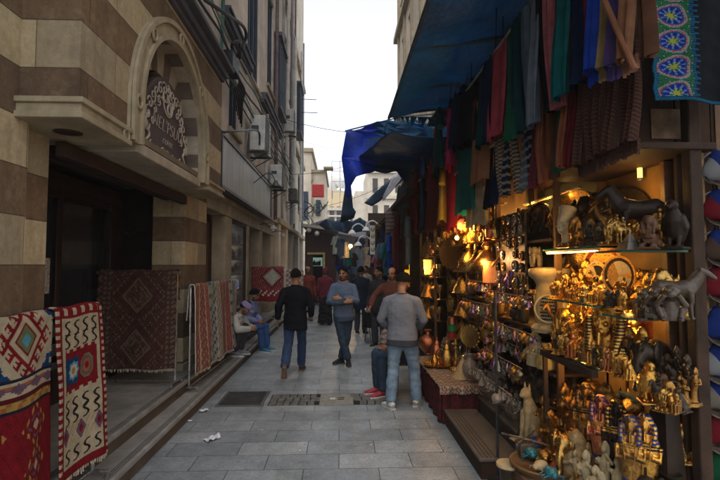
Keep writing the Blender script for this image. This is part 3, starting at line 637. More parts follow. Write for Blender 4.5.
# ================================================================ FAR END
B5 = thing('beige_block', 'beige stone building where the lane bends, left of the brown kiosk', 'building')
g = MB(); a = onY(297, 150, 30); b = onY(325, 226, 30); zt = onY(303, 152, 30).z; zt2 = onY(315, 172, 30).z
xm = onY(311, 200, 30).x
g.box2(-6, xm, 30, 36, 0, zt); g.box2(xm, b.x, 30.3, 36, 0, zt2); part('wall', g, PALE, B5, smooth=False)
g = MB(); g.box2(-6, xm + .12, 29.9, 36, zt, zt + .25); g.box2(xm, b.x + .1, 30.2, 36, zt2, zt2 + .2); g.box2(b.x - .1, b.x + .5, 29.7, 30.6, zt2 + .2, zt2 + .3); part('parapet', g, TRIM, B5)
for q in ((xm + .3, b.x - .3, 30.2, 30.3, 4.9, 5.9), (-2.6, -2.0, 29.95, 30.02, 4.6, 6.4)): g = MB(); g.box2(*q); part('window', g, SHUT, B5)
p = onY(318, 191, 29); g = MB(); g.box2(p.x - .36, p.x + .36, 28.9, 29.3, p.z - .36, p.z + .4)
t = thing('red_sign', 'small plain red sign hung from the beige building', 'sign'); part('panel', g, mat('red_paint', (.5, .05, .05), .5, world=True), t, bev=.04); g = MB(); g.tube([(p.x - .4, 29.1, p.z + .5), (p.x - .4, 30.2, p.z + .9)], .03); part('arm', g, IRON, t)
# distant domed building
B6 = thing('domed_building', 'distant cream building with arcaded windows and low vaulted roof', 'building'); Y = 72
l, r_ = onY(315, 226, Y).x, onY(356, 226, Y).x; z1 = onY(330, 209, Y).z
g = MB(); g.box2(l - 3, r_ + 3, Y, Y + 12, 0, z1); part('wall', g, mat('far_stone', (.42, .36, .29), .9, world=True, scale=.4, grime=.3), B6)
g = MB()
zc = [onY(330, v, Y).z for v in (238, 226, 214)]
for zz, hh in zip(zc, (1.0, 1.2, 1.0)):
    for k in range(13): x = l - 2 + k * 1.05; g = MB(); g.box2(x, x + .62, Y - .05, Y + .02, zz - .2, zz + hh + .15); part('window', g, mat('far_window', (.05, .042, .038), .7), B6)
g = MB(); 
for zz in zc: g.box2(l - 3, r_ + 3, Y - .35, Y, zz - .45, zz - .2)
for k in range(14): x = l - 2.25 + k * 1.05; g.box2(x, x + .2, Y - .2, Y, zc[0], zc[2] + 1)
g.box2(l - 3, r_ + 3, Y - .6, Y, z1 - .25, z1 + .2); part('cornice', g, mat('far_trim', (.48, .42, .34), .9, world=True), B6)
xc, rr = onY(330, 200, Y).x, onY(350, 200, Y).x - onY(327, 200, Y).x
g = MB(); zt = onY(330, 190, Y).z
g.prism([(xc + rr * 1.3 * math.cos(math.pi * k / 20), z1 + .2 + (zt - z1) * math.sin(math.pi * k / 20)) for k in range(21)], 'y', Y, Y + 10); part('vault_roof', g, mat('far_roof', (.55, .42, .24), .8, world=True), B6)
t = thing('satellite_dish', 'pale satellite dish on the distant roof', 'satellite dish', onY(332, 187, 66)); g = MB(); g.lathe([(.02, .3), (.6, .12), (1.1, -.1), (1.15, -.1), (.6, .18)], (0, 0, .6), 18, Matrix.Rotation(R(70), 3, 'X')); part('dish', g, mat('dish_grey', (.5, .48, .44), .6), t); g = MB(); g.tube([(0, .3, -1.6), (0, 0, .6)], .1); part('post', g, IRON, t)
dd = dup(t, onY(341, 186, 66), .6, .8, 'smaller pale satellite dish right of the other on the distant roof')
t = thing('scaffold_mast', 'thin scaffold frame standing on the distant roof against the sky', 'scaffold', onY(340, 202, 64)); g = MB(); w3 = 2.2; h3 = onY(340, 161, 64).z - onY(340, 202, 64).z
for x in (-w3 / 2, 0, w3 / 2): g.tube([(x, 0, -1.), (x, 0, h3)], .06, 5)
for k in range(4): g.tube([(-w3 / 2, 0, h3 * (k + 1) / 4), (w3 / 2, 0, h3 * (k + 1) / 4)], .05, 5)
part('frame', g, mat('scaffold_grey', (.3, .3, .32), .6), t)
B7 = thing('white_tower', 'sunlit white stone building showing behind the torn blue sheet', 'building'); Y = 46; l, r_ = onY(355, 200, Y).x, onY(390, 200, Y).x; zt = onY(360, 168, Y).z
g = MB(); g.box2(l + 1.2, r_ + 5, Y, Y + 8, 0, zt); g.box2(l, l + 1.2, Y + .3, Y + 8, 0, zt - 2.2); part('wall', g, mat('white_stone', (.52, .46, .37), .85, world=True, scale=.8, grime=.25), B7)
g = MB(); g.box2(l + 1.05, r_ + 5, Y - .25, Y, zt - .5, zt); g.box2(l + 1.05, r_ + 5, Y - .2, Y, zt - 3, zt - 2.7); part('cornice', g, mat('white_trim', (.46, .41, .33), .85, world=True), B7)
g = MB()
for k in range(3):
    for zz in (zt - 2.4, zt - 5): g = MB(); g.box2(l + 1.7 + k * 1.1, l + 2.2 + k * 1.1, Y - .03, Y + .02, zz, zz + 1.4); part('window', g, mat('far_window', (.1, .085, .075)), B7)
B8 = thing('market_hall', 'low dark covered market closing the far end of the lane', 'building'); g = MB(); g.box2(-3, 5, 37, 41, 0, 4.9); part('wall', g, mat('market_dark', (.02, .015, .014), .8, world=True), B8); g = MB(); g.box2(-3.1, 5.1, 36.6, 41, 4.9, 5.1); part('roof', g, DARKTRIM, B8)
# brown kiosk
K = thing('brown_kiosk', 'brown wooden kiosk with pale sloping roof edge and lit serving window', 'kiosk'); Y = 21.0
l, r_ = onY(306, 250, Y).x, onY(336, 250, Y).x; zl, zr = onY(304, 227, Y).z, onY(337, 232, Y).z
g = MB(); g.prism([(l, 0), (l + .3, 0), (l + .3, onY(318, 253, Y).z), (onY(325, 250, Y).x, onY(325, 253, Y).z), (onY(325, 250, Y).x, 0), (r_, 0), (r_, zr - .12), (l, zl - .1)], 'y', Y, Y + .1); g.box2(l - .05, l + .05, Y + .1, Y + 2.5, 0, zl - .2); g.box2(r_ - .1, r_, Y + .1, Y + 2.5, 0, zr - .2)
g.box2(l, r_, Y + 2.5, Y + 2.6, 0, zr - .2)
part('wall', g, mat('kiosk_brown', (.05, .026, .021), .6, world=True, scale=2), K, smooth=False)
g = MB(); g.prism([(l - .15, zl), (r_ + .1, zr), (r_ + .1, zr + .12), (l - .15, zl + .12)], 'y', Y - .45, Y + 2.7); part('roof', g, mat('kiosk_roof', (.42, .36, .33), .6, world=True), K, smooth=False)
wl, wr = onY(308.5, 262, Y).x, onY(322, 262, Y).x; z0, z1 = onY(315, 266, Y).z, onY(315, 257.5, Y).z
g = MB(); g.box2(wl, wr, Y + .3, Y + .35, z0, z1); part('lit_sign', g, mat('kiosk_light', (.45, .75, .62), emit=.1, bmp=0), K)
g = MB()
for k in range(6): x = wl + .08 + k * (wr - wl - .1) / 6; g.lathe([(.04, 0), (.045, .12 + .03 * (k % 3)), (.015, .16 + .03 * (k % 3)), (.015, .2 + .03 * (k % 3))], (x, Y + .25, z0 + .02), 8)
part('goods_silhouette', g, BLACK, K); g = MB(); g.box2(onY(323, 260, Y).x, onY(325, 260, Y).x, Y - .05, Y, .2, onY(320, 253, Y).z); g.box2(wl - .05, onY(325, 250, Y).x, Y - .06, Y - .005, onY(320, 254.5, Y).z, onY(320, 252.5, Y).z); part('yellow_trim', g, mat('trim_yellow', (.45, .33, .14), .6), K)
for i, (px, py) in enumerate(((309, 230), (317, 233.5))): 
    t = thing('globe_lamp', ('left', 'right')[i] + ' white globe lamp under the pale edge of the kiosk roof', 'lamp', onY(px, py, Y - .3), group='lamps under the kiosk roof'); g = MB(); g.ball((0, 0, 0), .11, 12, 8); part('globe', g, mat('bulb_white', (.75, .75, .7)), t); g = MB(); g.tube([(0, 0, .1), (0, 0, .5)], .02); part('cord', g, IRON, t)
# ================================================================ RIGHT STALLS: structure
ST = thing('bazaar_stall', 'dark timber bazaar stall with raised plinth lining the right side of the alley', 'stall')
g = MB(); g.box2(2.25, 2.35, 2.75, 9.2, 0, 4.7); part('back_wall', g, WOOD, ST)
g = MB(); g.box2(1.62, 2.25, 2.4, 7.7, 0, .27); g.box2(1.58, 2.25, 2.4, 7.7, .272, .31); part('plinth', g, mat('plinth_stone', (.14, .115, .09), .6, var=.35, scale=5, bmp=.3, world=True, grime=.4), ST, bev=.01)
g = MB(); g.box2(1.66, 2.25, 2.4, 9, 4.45, 4.5); part('ceiling', g, DARKWOOD, ST)
for y, x in ((2.64, 2.0), (5.25, 2.1), (7.6, 2.0), (9.1, 1.8)):
    g = MB(); g.box2(x, x + .075, y, y + .07, .31 if y < 7.65 else 0, 4.45); part('post', g, DARKWOOD, ST, bev=.008)
g = MB()
for k in range(4): g.box2(2.01 + k * .22, 2.225 + k * .22, 2.76, 2.79, 0, 4.4)
g.box2(1.62, 2.0, 2.76, 2.79, 2.52, 4.4)
part('end_boards', g, mat('board_brown', (.055, .030, .019), .8, var=.4, scale=4, world=True, grime=.5, spec=.12), ST, bev=.004)
g = MB(); pp = onY(667, 124, 2.755); g.box2(pp.x - .1, pp.x + .1, 2.75, 2.758, pp.z - .09, pp.z + .09); part('pale_patch', g, mat('peeling_paint', (.19, .12, .075), .8, var=.5, scale=11, bmp=.3), ST)
# cabinet with glass shelves
CBN = thing('display_cabinet', 'honey wood display cabinet with glass shelves at the near end of the right stall', 'cabinet')
g = MB(); g.box2(1.56, 2.15, 2.62, 3.72, 2.46, 2.5); part('top_board', g, DARKWOOD, CBN, bev=.006)
g = MB(); g.box2(2.1, 2.13, 2.7, 3.7, .32, 2.46); part('back_panel', g, PANEL, CBN)
for y in (2.9, 3.66): g = MB(); g.box2(2.03, 2.1, y, y + .045, .312, 2.455); part('upright', g, WOOD, CBN, bev=.005)
for k, y in enumerate((3.02, 3.3, 3.5)): g = MB(); g.box2(1.98, 2.0, y, y + .24, .34, 1.12); part('panel', g, PANEL, CBN, bev=.004)
GE = mat('glass_edge', (.12, .3, .2), .12, var=.2, bmp=0, trans=.6, ior=1.3); GTOP = mat('shelf_glass', (.6, .75, .66), .08, var=.1, bmp=0, trans=.85, ior=1.25)
SH = []
for z, x0, x1, y0, y1, nm in ((1.92, 1.6, 2.1, 2.95, 3.72, 'u'), (1.545, 1.6, 2.1, 2.95, 3.72, 'm'), (1.155, 1.6, 2.1, 2.95, 3.72, 'l'), (1.885, 1.6, 1.985, 2.66, 2.94, 'u'), (1.5, 1.63, 1.985, 2.66, 2.94, 'm'), (1.02, 1.72, 1.985, 2.66, 2.94, 'l')):
    g = MB(); g.m(0).box2(x0, x1, y0, y1, z - .012, z); g.m(1).box2(x0 - .003, x0, y0, y1, z - .0125, z + .0005); g.box2(x0, x1, y0 - .003, y0, z - .0125, z + .0005); part('glass_shelf', g, [GTOP, GE], CBN, smooth=False)
g = MB(); g.box2(1.56, 1.6, 2.95, 3.72, 1.10, 1.143); part('shelf_rail', g, DARKWOOD, CBN)
g = MB(); g.box2(1.57, 1.6, 3.675, 3.705, .31, 1.1); part('rail_leg', g, DARKWOOD, CBN)
def lamp_point(parent, loc, e, col=(1, .53, .12), r=.03):
    l = bpy.data.lights.new('warm_light', 'POINT'); l.energy = e; l.color = col; l.shadow_soft_size = r; o = link('warm_light', l, parent); o.location = loc; return o
AMB = mat('amber_strip', (1, .62, .2), emit=3, bmp=0); AMB2 = mat('amber_bulb', (1, .55, .15), emit=2, bmp=0)
AMBD = mat('amber_strip_added', (1, .5, .14), emit=.05, bmp=0)  # nearly dark diodes for the added strips, kept from showing
def strip(x, y0, y1, z, label, e, dm=True):
    t = thing('strip_light', label, 'light', (x, (y0 + y1) / 2, z), group='strip lights in the right stall'); L = (y1 - y0) / 2
    g = MB(); g.box2(-.02, .02, -L, L, .006, .018); part('channel', g, STEEL, t)
    g = MB()
    for k in range(26): yy = -L + .01 + (2 * L - .02) * k / 25; g.box2(-.012, .008, yy - .008, yy + .008, -.003, .005)
    part('diodes', g, AMBD if dm else AMB, t)
    for k in range(3): lamp_point(t, (.0, -L + 2 * L * (k + .5) / 3, -.03), e * 1.9 / 3)
strip(1.63, 2.98, 3.7, 1.888, 'amber strip light under the uppermost long glass shelf', 1.9, False)
strip(1.9, 2.98, 3.7, 1.512, 'added unseen amber strip light under the middle long glass shelf, over the gold pharaoh bust', 1.7)  # added out of sight to light the goods on the shelf below
strip(2.0, 3.9, 5.1, 2.44, 'added unseen amber strip light above the black bust on the dark wooden shelves', 2.4)  # unseen strip put in to give this bay its warm glow
strip(1.9, 3.9, 5.1, 1.515, 'added unseen amber strip light behind the hanging glass ornaments', 2.0)  # added for warm light around the ornaments, the strip kept unseen
strip(1.9, 5.4, 7.4, 2.5, 'added unseen amber strip light over the highest brass shelf', 4.)  # added overhead to brighten the brass, the strip itself unseen
strip(1.72, 2.98, 3.7, 1.12, 'added unseen amber strip light under the lower long glass shelf, over the tall statues', 1.0)  # hidden strip added to light the tall statues
t = thing('amber_lamp', 'glowing amber tube lamp in the upper corner of the display cabinet', 'lamp', onX(640, 178, 2.04)); g = MB(); g.loft([(0, 0, 0), (0, 0, .13)], .016, 10); part('tube', g, mat('amber_tube', (1, .6, .12), emit=1, bmp=0), t); lamp_point(t, (-.12, -.1, -.12), 1.0); g = MB(); g.loft([(0, 0, -.02), (0, 0, 0)], .02, 10); g.loft([(0, 0, .13), (0, 0, .15)], .02, 10); part('cap', g, STEEL, t)
# wooden step in front of the plinth
t = thing('wooden_step', 'low ribbed wooden step box standing before the right stall plinth', 'step', (0, 0, 0))
WS = mat('step_wood', (.105, .085, .066), .55, var=.35, scale=4, bmp=.3, world=True, grime=.4)
g = MB(); g.box2(1.17, 1.54, 4.06, 5.45, .15, .18); part('top', g, WS, t, bev=.008)
g = MB()
for k in range(4): g.box2(1.2 + k * .035, 1.215 + k * .035, 4.08, 5.43, .18, .186)
part('rib', g, mat('rib_dark', (.08, .06, .045), .6, world=True), t)
g = MB(); g.box2(1.19, 1.53, 4.08, 5.43, 0, .149); part('base', g, DARKWOOD, t)
t = thing('loose_board', 'dark worn board lying by the foot of the thin pole', 'board', (1.36, 3.55, .0), R(-22)); g = MB(); g.box2(-.14, .2, -.2, .3, .0, .04); part('plank', g, WS, t, bev=.006)
# ---------------------------------------------------------------- awnings
def tarp(name, c, tr):
    m, nt, p = base_mat(name); co = coords(nt, True); f = noise_f(nt, co, 1.7, 6, .65); f2 = noise_f(nt, co, 11, 4, .6)
    col = mixc(nt, f, tuple(x * .6 for x in c), tuple(x * 1.25 for x in c)); col = mixc(nt, mixc(nt, .25, (0, 0, 0), f2), col, tuple(x * .5 for x in c))
    nt.links.new(col, p.inputs['Base Color']); p.inputs['Roughness'].default_value = .5
    t = nt.nodes.new('ShaderNodeBsdfTranslucent'); nt.links.new(col, t.inputs[0]); mx = nt.nodes.new('ShaderNodeMixShader'); mx.inputs[0].default_value = tr
    nt.links.new(p.outputs[0], mx.inputs[1]); nt.links.new(t.outputs[0], mx.inputs[2]); nt.links.new(mx.outputs[0], nt.nodes['Material Output'].inputs[0])
    bump(nt, p, f2, .3, .03); return m
BLUE = tarp('blue_tarpaulin', (.004, .16, .33), .48); BLUE2 = tarp('deep_blue_sheet', (.003, .085, .21), .35); BRIGHT = tarp('bright_blue_sheet', (.003, .06, .62), .55); NAVY = tarp('navy_sheet', (.008, .04, .09), .15)
def f_awn1(u, v):
    x = .74 + 1.75 * u; y = .3 + 7.0 * v; sag = .05 * math.sin(y * 6.28 / 1.15) * math.sin(math.pi * u) + .035 * noise.noise(Vector((x * 2.2, y * 1.7, 1)))
    return Vector((x + (.03 * noise.noise(Vector((0, y * 2, 4))) if u < .02 else 0), y + (.05 * noise.noise(Vector((x * 5, 0, 9))) if v > .98 else 0), 4.08 + .25 * u + sag - .02 * math.sin(v * 9)))
A1 = thing('blue_awning', 'large taut blue tarpaulin awning over the near right stall', 'awning')
g = MB(); g.grid(f_awn1, 36, 110); part('canopy', g, BLUE, A1, solid=.006)
for y in (1.4, 2.6, 3.8, 5.0, 6.2, 7.28):
    g = MB(); g.tube([(.76, y, 4.13), (2.4, y, 4.33)], .028, 8); part('batten', g, mat('batten_blue', (.03, .06, .09), .6, world=True), A1)
g = MB(); g.tube([(.76, .2, 4.09), (.76, 7.35, 4.09)], .02, 8); part('edge_rope', g, NAVY, A1)
for k in range(16): g = MB(); x = .8 + k * 1.4 / 16 + rnd.random() * .05; L = rnd.uniform(.06, .2); g.prism([(x, 4.1), (x + rnd.uniform(.04, .12), 4.1), (x + .03 + rnd.uniform(-.03, .05), 4.1 - L)], 'y', 7.3, 7.308); part('torn_strip', g, BLUE, A1)
# second, torn awning
A2 = thing('torn_blue_awning', 'torn blue sheet awning drooping over the lane beyond the first awning', 'awning')
def f_awn2(u, v):
    y = 7.75 + 3.3 * v; x0 = .86 - .45 * v; x = x0 + (2.3 - x0) * u
    return Vector((x, y, 4.02 + .28 * v - .12 * math.sin(math.pi * u) * (1 + .5 * math.sin(5 * v)) + .06 * noise.noise(Vector((x * 2, y * 2, 3)))))
g = MB(); g.grid(f_awn2, 26, 36); part('canopy', g, BLUE2, A2, solid=.006)
# hanging flap, outlined at its own distance and folded
def flap(name, poly, Yf, mats, parent, fold=.12, cuts=6, thick=.006, mfun=None):
    g = MB(); P = [onY(px, py, Yf) for px, py in poly]; vs = [g.v(p) for p in P]; g.f(vs)
    bmesh.ops.triangulate(g.bm, faces=g.bm.faces[:]); bmesh.ops.subdivide_edges(g.bm, edges=g.bm.edges[:], cuts=cuts, use_grid_fill=True)
    for v in g.bm.verts:
        c = v.co; v.co.y += fold * (math.sin(c.x * 7 + c.z * 2.2) + .8 * noise.noise(Vector((c.x * 2.5, c.z * 1.5, Yf)))); 
    if mfun:
        for f_ in g.bm.faces: f_.material_index = mfun(f_.calc_center_median())
    return part(name, g, mats, parent, solid=thick)
xb = onY(372, 150, 11).x
flap('hanging_flap', [(346.5, 131), (358, 129), (375, 126), (392, 119), (412, 121), (428, 124), (450, 122), (452, 150), (450, 178), (430, 187), (412, 190), (404, 180), (396, 172), (386, 174), (376, 170), (364, 173), (356, 178), (351, 186), (350, 198), (346.5, 196), (346, 180), (343, 166), (341.5, 158)], 10.9, [BRIGHT, BLUE2], A2, .14, 5, mfun=lambda c: 0 if c.x < xb + .06 * math.sin(c.z * 8) else 1)
g = MB(); g.tube([onY(345, 131, 10.95), onY(400, 117, 10.9), onY(455, 112, 10.9)], .02, 6); part('cord', g, NAVY, A2)
g = MB(); g.tube(smooth_path([onY(392, 112, 7.4), onY(389, 118, 8.5), onY(386, 126, 9.6), onY(384, 132, 10.8)]), [.02] * 25, 6); part('tie_strip', g, mat('pale_plastic', (.5, .56, .6), .4), A2)
T3 = thing('dark_drooping_sheet', 'dark navy sheet with curled tip drooping from a wire across the lane', 'sheet')
flap('cloth', [(346, 180), (351, 186), (350.5, 199), (352, 206), (356, 212), (354, 218), (346, 221), (340, 223), (342, 216), (345, 210), (349, 206), (347, 197)], 13.5, [NAVY], T3, .06, 4)
flap('cloth_edge', [(318, 224), (326, 219), (334, 221), (342, 219), (352, 222), (360, 217), (366, 221), (364, 231), (350, 234), (338, 231), (326, 230)], 19, [NAVY], T3, .15, 4)
for i, (pl, Yf, m, lab) in enumerate(((((364, 203), (371, 196), (394, 176), (404, 170), (403, 180), (392, 190), (380, 201), (372, 206)), 13, NAVY, 'dark blue slanting sheet below the torn awning'), (((383, 201), (383, 196), (394, 174), (402, 172), (402, 179), (391, 192)), 12.6, mat('slat_pale', (.4, .42, .47), .6), 'pale slanting slat board under the torn blue awning'))):
    t = thing('slanting_sheet', lab, 'sheet'); flap('panel', pl, Yf, [m], t, .05, 3, .02)
T4 = thing('striped_carpet', 'grey brown striped carpet hung slanting outside the far right stall', 'carpet')
m = cloth_mat('striped_grey', (.22, .18, .17), 0, (3.2, (.09, .06, .06), 'Z')); flap('cloth', [(385, 212), (400, 204), (400, 228), (386, 236)], 12.2, [m], T4, .05, 3, .02)
g = MB()
def bb(y0, y1, x0, z1=4.3): return (x0, 2.6, y0, y1, 0, z1)
ST2 = thing('far_stall', 'shadowy row of clothes stalls further down the right side', 'stall')
g = MB(); g.box2(2.5, 2.6, 9.2, 24, 0, 4.6); g.box2(1.4, 2.5, 23.9, 24, 0, 4.4); part('back_wall', g, DARKWOOD, ST2); g = MB(); g.box2(1.3, 2.5, 9.3, 24, 3.2, 3.3); part('roof', g, DARKWOOD, ST2)
for y in (11.2, 13.4, 16, 19, 22): g = MB(); g.box2(1.42, 1.5, y, y + .08, 0, 3.2); part('post', g, DARKWOOD, ST2)
for y in (11.3, 16.1, 19.1): g = MB(); g.box2(1.5, 2.5, y, y + .06, 0, 3.2); part('partition', g, DARKWOOD, ST2)
# ---------------------------------------------------------------- hanging textiles
CC = dict(darkteal=(.006, .045, .055), teal=(.005, .12, .13), navy=(.008, .02, .06), slate=(.10, .15, .2), greyblue=(.16, .2, .26), black=(.008, .008, .012), rose=(.42, .13, .15), maroon=(.16, .02, .03), blue=(.015, .06, .42), khaki=(.36, .27, .12), purple=(.09, .06, .2), rust=(.35, .12, .06), green=(.01, .1, .06), beige=(.42, .35, .26), brown=(.13, .06, .035), pink=(.5, .08, .12), crimson=(.4, .015, .04), cream=(.45, .38, .27), yellow=(.5, .34, .06), tan=(.42, .2, .11), magenta=(.45, .03, .14), darkred=(.12, .012, .015))
def cm(c, st=None): return cloth_mat('cloth_%s%s' % (c, '_striped' if st else ''), tuple(x * (.62 if c in ('tan', 'rose', 'rust', 'pink', 'khaki', 'cream', 'beige', 'brown') else .8) for x in CC[c]), .12, st)
def scarf(px, wpx, X, zt, pyb, c, label, group, st=None, fringe=False, mm=None):
    zb = onX(px, pyb, X).z; y0, y1 = sorted((yAt(px - wpx / 2, X, zb), yAt(px + wpx / 2, X, zb))); y = (y0 + y1) / 2; w_ = y1 - y0; L = zt - zb; ph = rnd.random() * 6
    def fn(u, v):
        a = 2 * math.pi * u; cx, sn = math.cos(a), math.sin(a); t_ = 1 - .12 * math.sin(v * 3 + ph)
        yy = cx * w_ * .5 * t_; fold = .018 * math.sin(yy / w_ * 11 + ph + v * 1.2) * (.4 + v)
        return Vector((sn * .014 + fold + .03 * math.sin(v * 2.2 + ph), yy + .012 * math.sin(v * 5 + ph), -L * v + .01 * math.sin(ph + cx * 4) * v))
    t = thing('hanging_scarf', label, 'scarf', (X, y, zt), rnd.uniform(-.07, .07), group); g = MB(); g.grid(fn, 22, 14, closed=True)
    part('cloth', g, mm or cm(c, st), t)
    if fringe:
        g = MB()
        for k in range(12): yy = -w_ * .46 + w_ * .92 * k / 11; g.prism([(yy, -L + .005), (yy + .007, -L + .005), (yy + .004 + rnd.uniform(-.006, .006), -L - rnd.uniform(.05, .08))], 'x', -.006, .012)
        part('fringe', g, mm or cm(c, st), t)
    return t
up = [(642, 9, 58, 'brown', 0), (630, 12, 59, 'tan', 1), (615, 13, 65, 'purple', 1), (604, 8, 68, 'khaki', 1), (595, 9, 70, 'blue', 1), (587, 6, 76, 'maroon', 0), (577, 12, 84, 'navy', 0), (566, 12, 96, 'teal', 0), (555.5, 8, 109, 'rose', 0), (547, 7, 112, 'black', 0), (538, 10, 124, 'greyblue', 0), (529, 8, 124, 'slate', 0), (521, 8, 132, 'darkteal', 0), (512, 9, 141, 'green', 0), (500, 12, 136, 'pink', 0), (490, 8, 142, 'navy', 0), (483, 7, 146, 'darkteal', 0)]
CN = dict(darkteal='dark teal', greyblue='grey blue', darkred='dark red')
for i, (px, wp, pb, c, fr) in enumerate(up): scarf(px, wp * 1.22, 1.4, 3.72, pb, c, 'long %s scarf hanging in the upper row, %s from the embroidered cloth' % (CN.get(c, c), ORD[i]), 'scarves in the upper hanging row', None, fr)
wst = (4.5, (.2, .19, .17), 'Z'); bst = (9, (.03, .025, .03), 'Z')
lo = [(574, 6, 165, 'darkred', None), (567, 7, 166, 'rust', None), (559.5, 7, 171, 'green', None), (552.5, 7, 178, 'brown', None), (545, 7, 184, 'rust', None), (537.5, 7, 189, 'maroon', bst), (530, 7, 186, 'navy', wst), (523, 6, 189, 'slate', wst), (516, 6, 193, 'beige', bst), (509.5, 5, 193, 'navy', wst), (503.5, 6, 197, 'beige', bst), (496.5, 7, 205, 'navy', None), (489, 6, 208, 'black', None)]
for i, (px, wp, pb, c, st) in enumerate(lo): scarf(px, wp, 1.5, 2.98, pb, c, '%s%s scarf in the lower row, %s from the fringed brown shawls' % ('striped ' if st else '', CN.get(c, c), ORD[i]), 'scarves in the lower hanging row', st)
m_br = cloth_mat('brown_brocade', (.05, .022, .017), .05, (26, (.075, .04, .026), 'DIAGONAL'))
for i, (px, pb) in enumerate(((634, 141), (624, 145), (614, 150), (604, 155), (594, 160), (584, 165))): scarf(px, 9.5, 1.52, 2.98, pb, 'brown', 'fringed brown brocade shawl in the lower row, %s from the embroidered cloth' % ORD[i], 'fringed brown shawls', None, True, m_br)
for i, (X, z, y0, y1, lab) in enumerate(((1.4, 3.73, 2.2, 6.2, 'thin metal rail carrying the upper row of scarves'), (1.51, 2.985, 2.5, 6.2, 'thin metal rail carrying the lower row of scarves'), (1.5, 3.4, 5.2, 9.3, 'thin metal rail carrying the dresses'))):
    t = thing('hanging_rail', lab, 'rail'); g = MB(); g.tube([(X, y0, z), (X, y1, z)], .014, 8); part('bar', g, STEEL, t)
    g = MB()
    for y in (y0 + .2, (y0 + y1) / 2, y1 - .2): g.tube([(X, y, z), (X + .02, y, 4.14)], .006, 5)
    part('hanger_wire', g, IRON, t)
def dress(px0, px1, X, pyt, pyb, c, label, motif=None):
    zt, zb = onX(px0, pyt, X).z, onX(px0, pyb, X).z; zm = (zt + zb) / 2; y0, y1 = sorted((yAt(px0, X, zm), yAt(px1, X, zm))); y = (y0 + y1) / 2; W = (y1 - y0); L = zt - zb; ph = rnd.random() * 6
    t = thing('hanging_dress', label, 'dress', (X, y, zt), rnd.uniform(-.3, .15), 'dresses hung beside the brass lamps')
    def fn(u, v):
        a = 2 * math.pi * u; cx, sn = math.cos(a), math.sin(a); hw = W * (.12 + .3 * min(1, v / .07)) if v < .07 else W * (.40 - .06 * math.exp(-((v - .35) / .15) ** 2) + .14 * v)
        return Vector((sn * (.03 + .05 * v) + .02 * math.sin(cx * 7 + ph) * v, cx * hw, -L * v - (.05 * abs(cx) if v < .1 else 0) + .02 * math.sin(cx * 9 + ph) * v))
    g = MB(); g.grid(fn, 26, 18, closed=True); part('cloth', g, cm(c), t)
    for s in (-1, 1): g = MB(); g.loft([(0, s * W * .36, -.05 * L), (.01, s * W * .5, -.18 * L), (.0, s * W * .55, -.38 * L)], [(.035, .05), (.04, .06), (.045, .07)], 10); part('sleeve', g, cm(c), t)
    if motif:
        g = MB(); g.tube(smooth_path([(-.06, -.06, -.08 * L), (-.075, 0, -.2 * L), (-.06, .06, -.08 * L)]), .007, 5); g.tube([(-.072, 0, -.2 * L), (-.085, 0, -.5 * L)], .008, 5)
        for k in range(4): g.torus((-.085, 0, -.3 * L - k * .06), .03, .005, Matrix.Rotation(R(90), 3, 'Y'), 12, 4)
        part('embroidery', g, cm(motif), t)
    g = MB(); g.tube([(0, -W * .3, -.01), (0, 0, .06), (0, W * .3, -.01)], .007, 5); g.torus((0, 0, .09), .03, .004, Matrix.Rotation(R(90), 3, 'Y'), 12, 4, .75); part('hanger', g, IRON, t)
    return t
for a in ((491, 508, 1.46, 88, 142, 'rose', 'dusty rose dress highest beside the scarves'), (474, 489, 1.5, 95, 188, 'tan', 'long tan robe with dark embroidery', 'brown'), (470, 484, 1.55, 155, 228, 'cream', 'cream dress with dark embroidered front', 'brown'), (458, 475, 1.5, 143, 216, 'teal', 'bright teal dress between the crimson and cream dresses'), (446, 457, 1.45, 118, 174, 'magenta', 'magenta blouse hung above the crimson dress'), (446, 460, 1.55, 166, 232, 'crimson', 'crimson dress above the brass lamps'), (438, 449, 1.5, 172, 226, 'yellow', 'yellow dress left of the crimson dress', 'brown'), (462, 474, 1.42, 92, 150, 'black', 'black dress in shadow above the teal dress'), (452, 464, 1.4, 100, 152, 'navy', 'navy dress in shadow above the magenta blouse'), (428, 439, 1.5, 165, 232, 'darkred', 'dark red gown left of the yellow dress'), (419, 429, 1.5, 160, 233, 'navy', 'navy gown left of the dark red gown'), (408, 418, 1.5, 178, 238, 'maroon', 'maroon gown hung left of the navy gown'), (432, 446, 1.35, 125, 180, 'darkteal', 'dark teal gown in shadow below the torn awning'), (401, 409, 1.5, 185, 240, 'slate', 'slate coloured shirt at the far end of the hung dresses')): dress(*a)
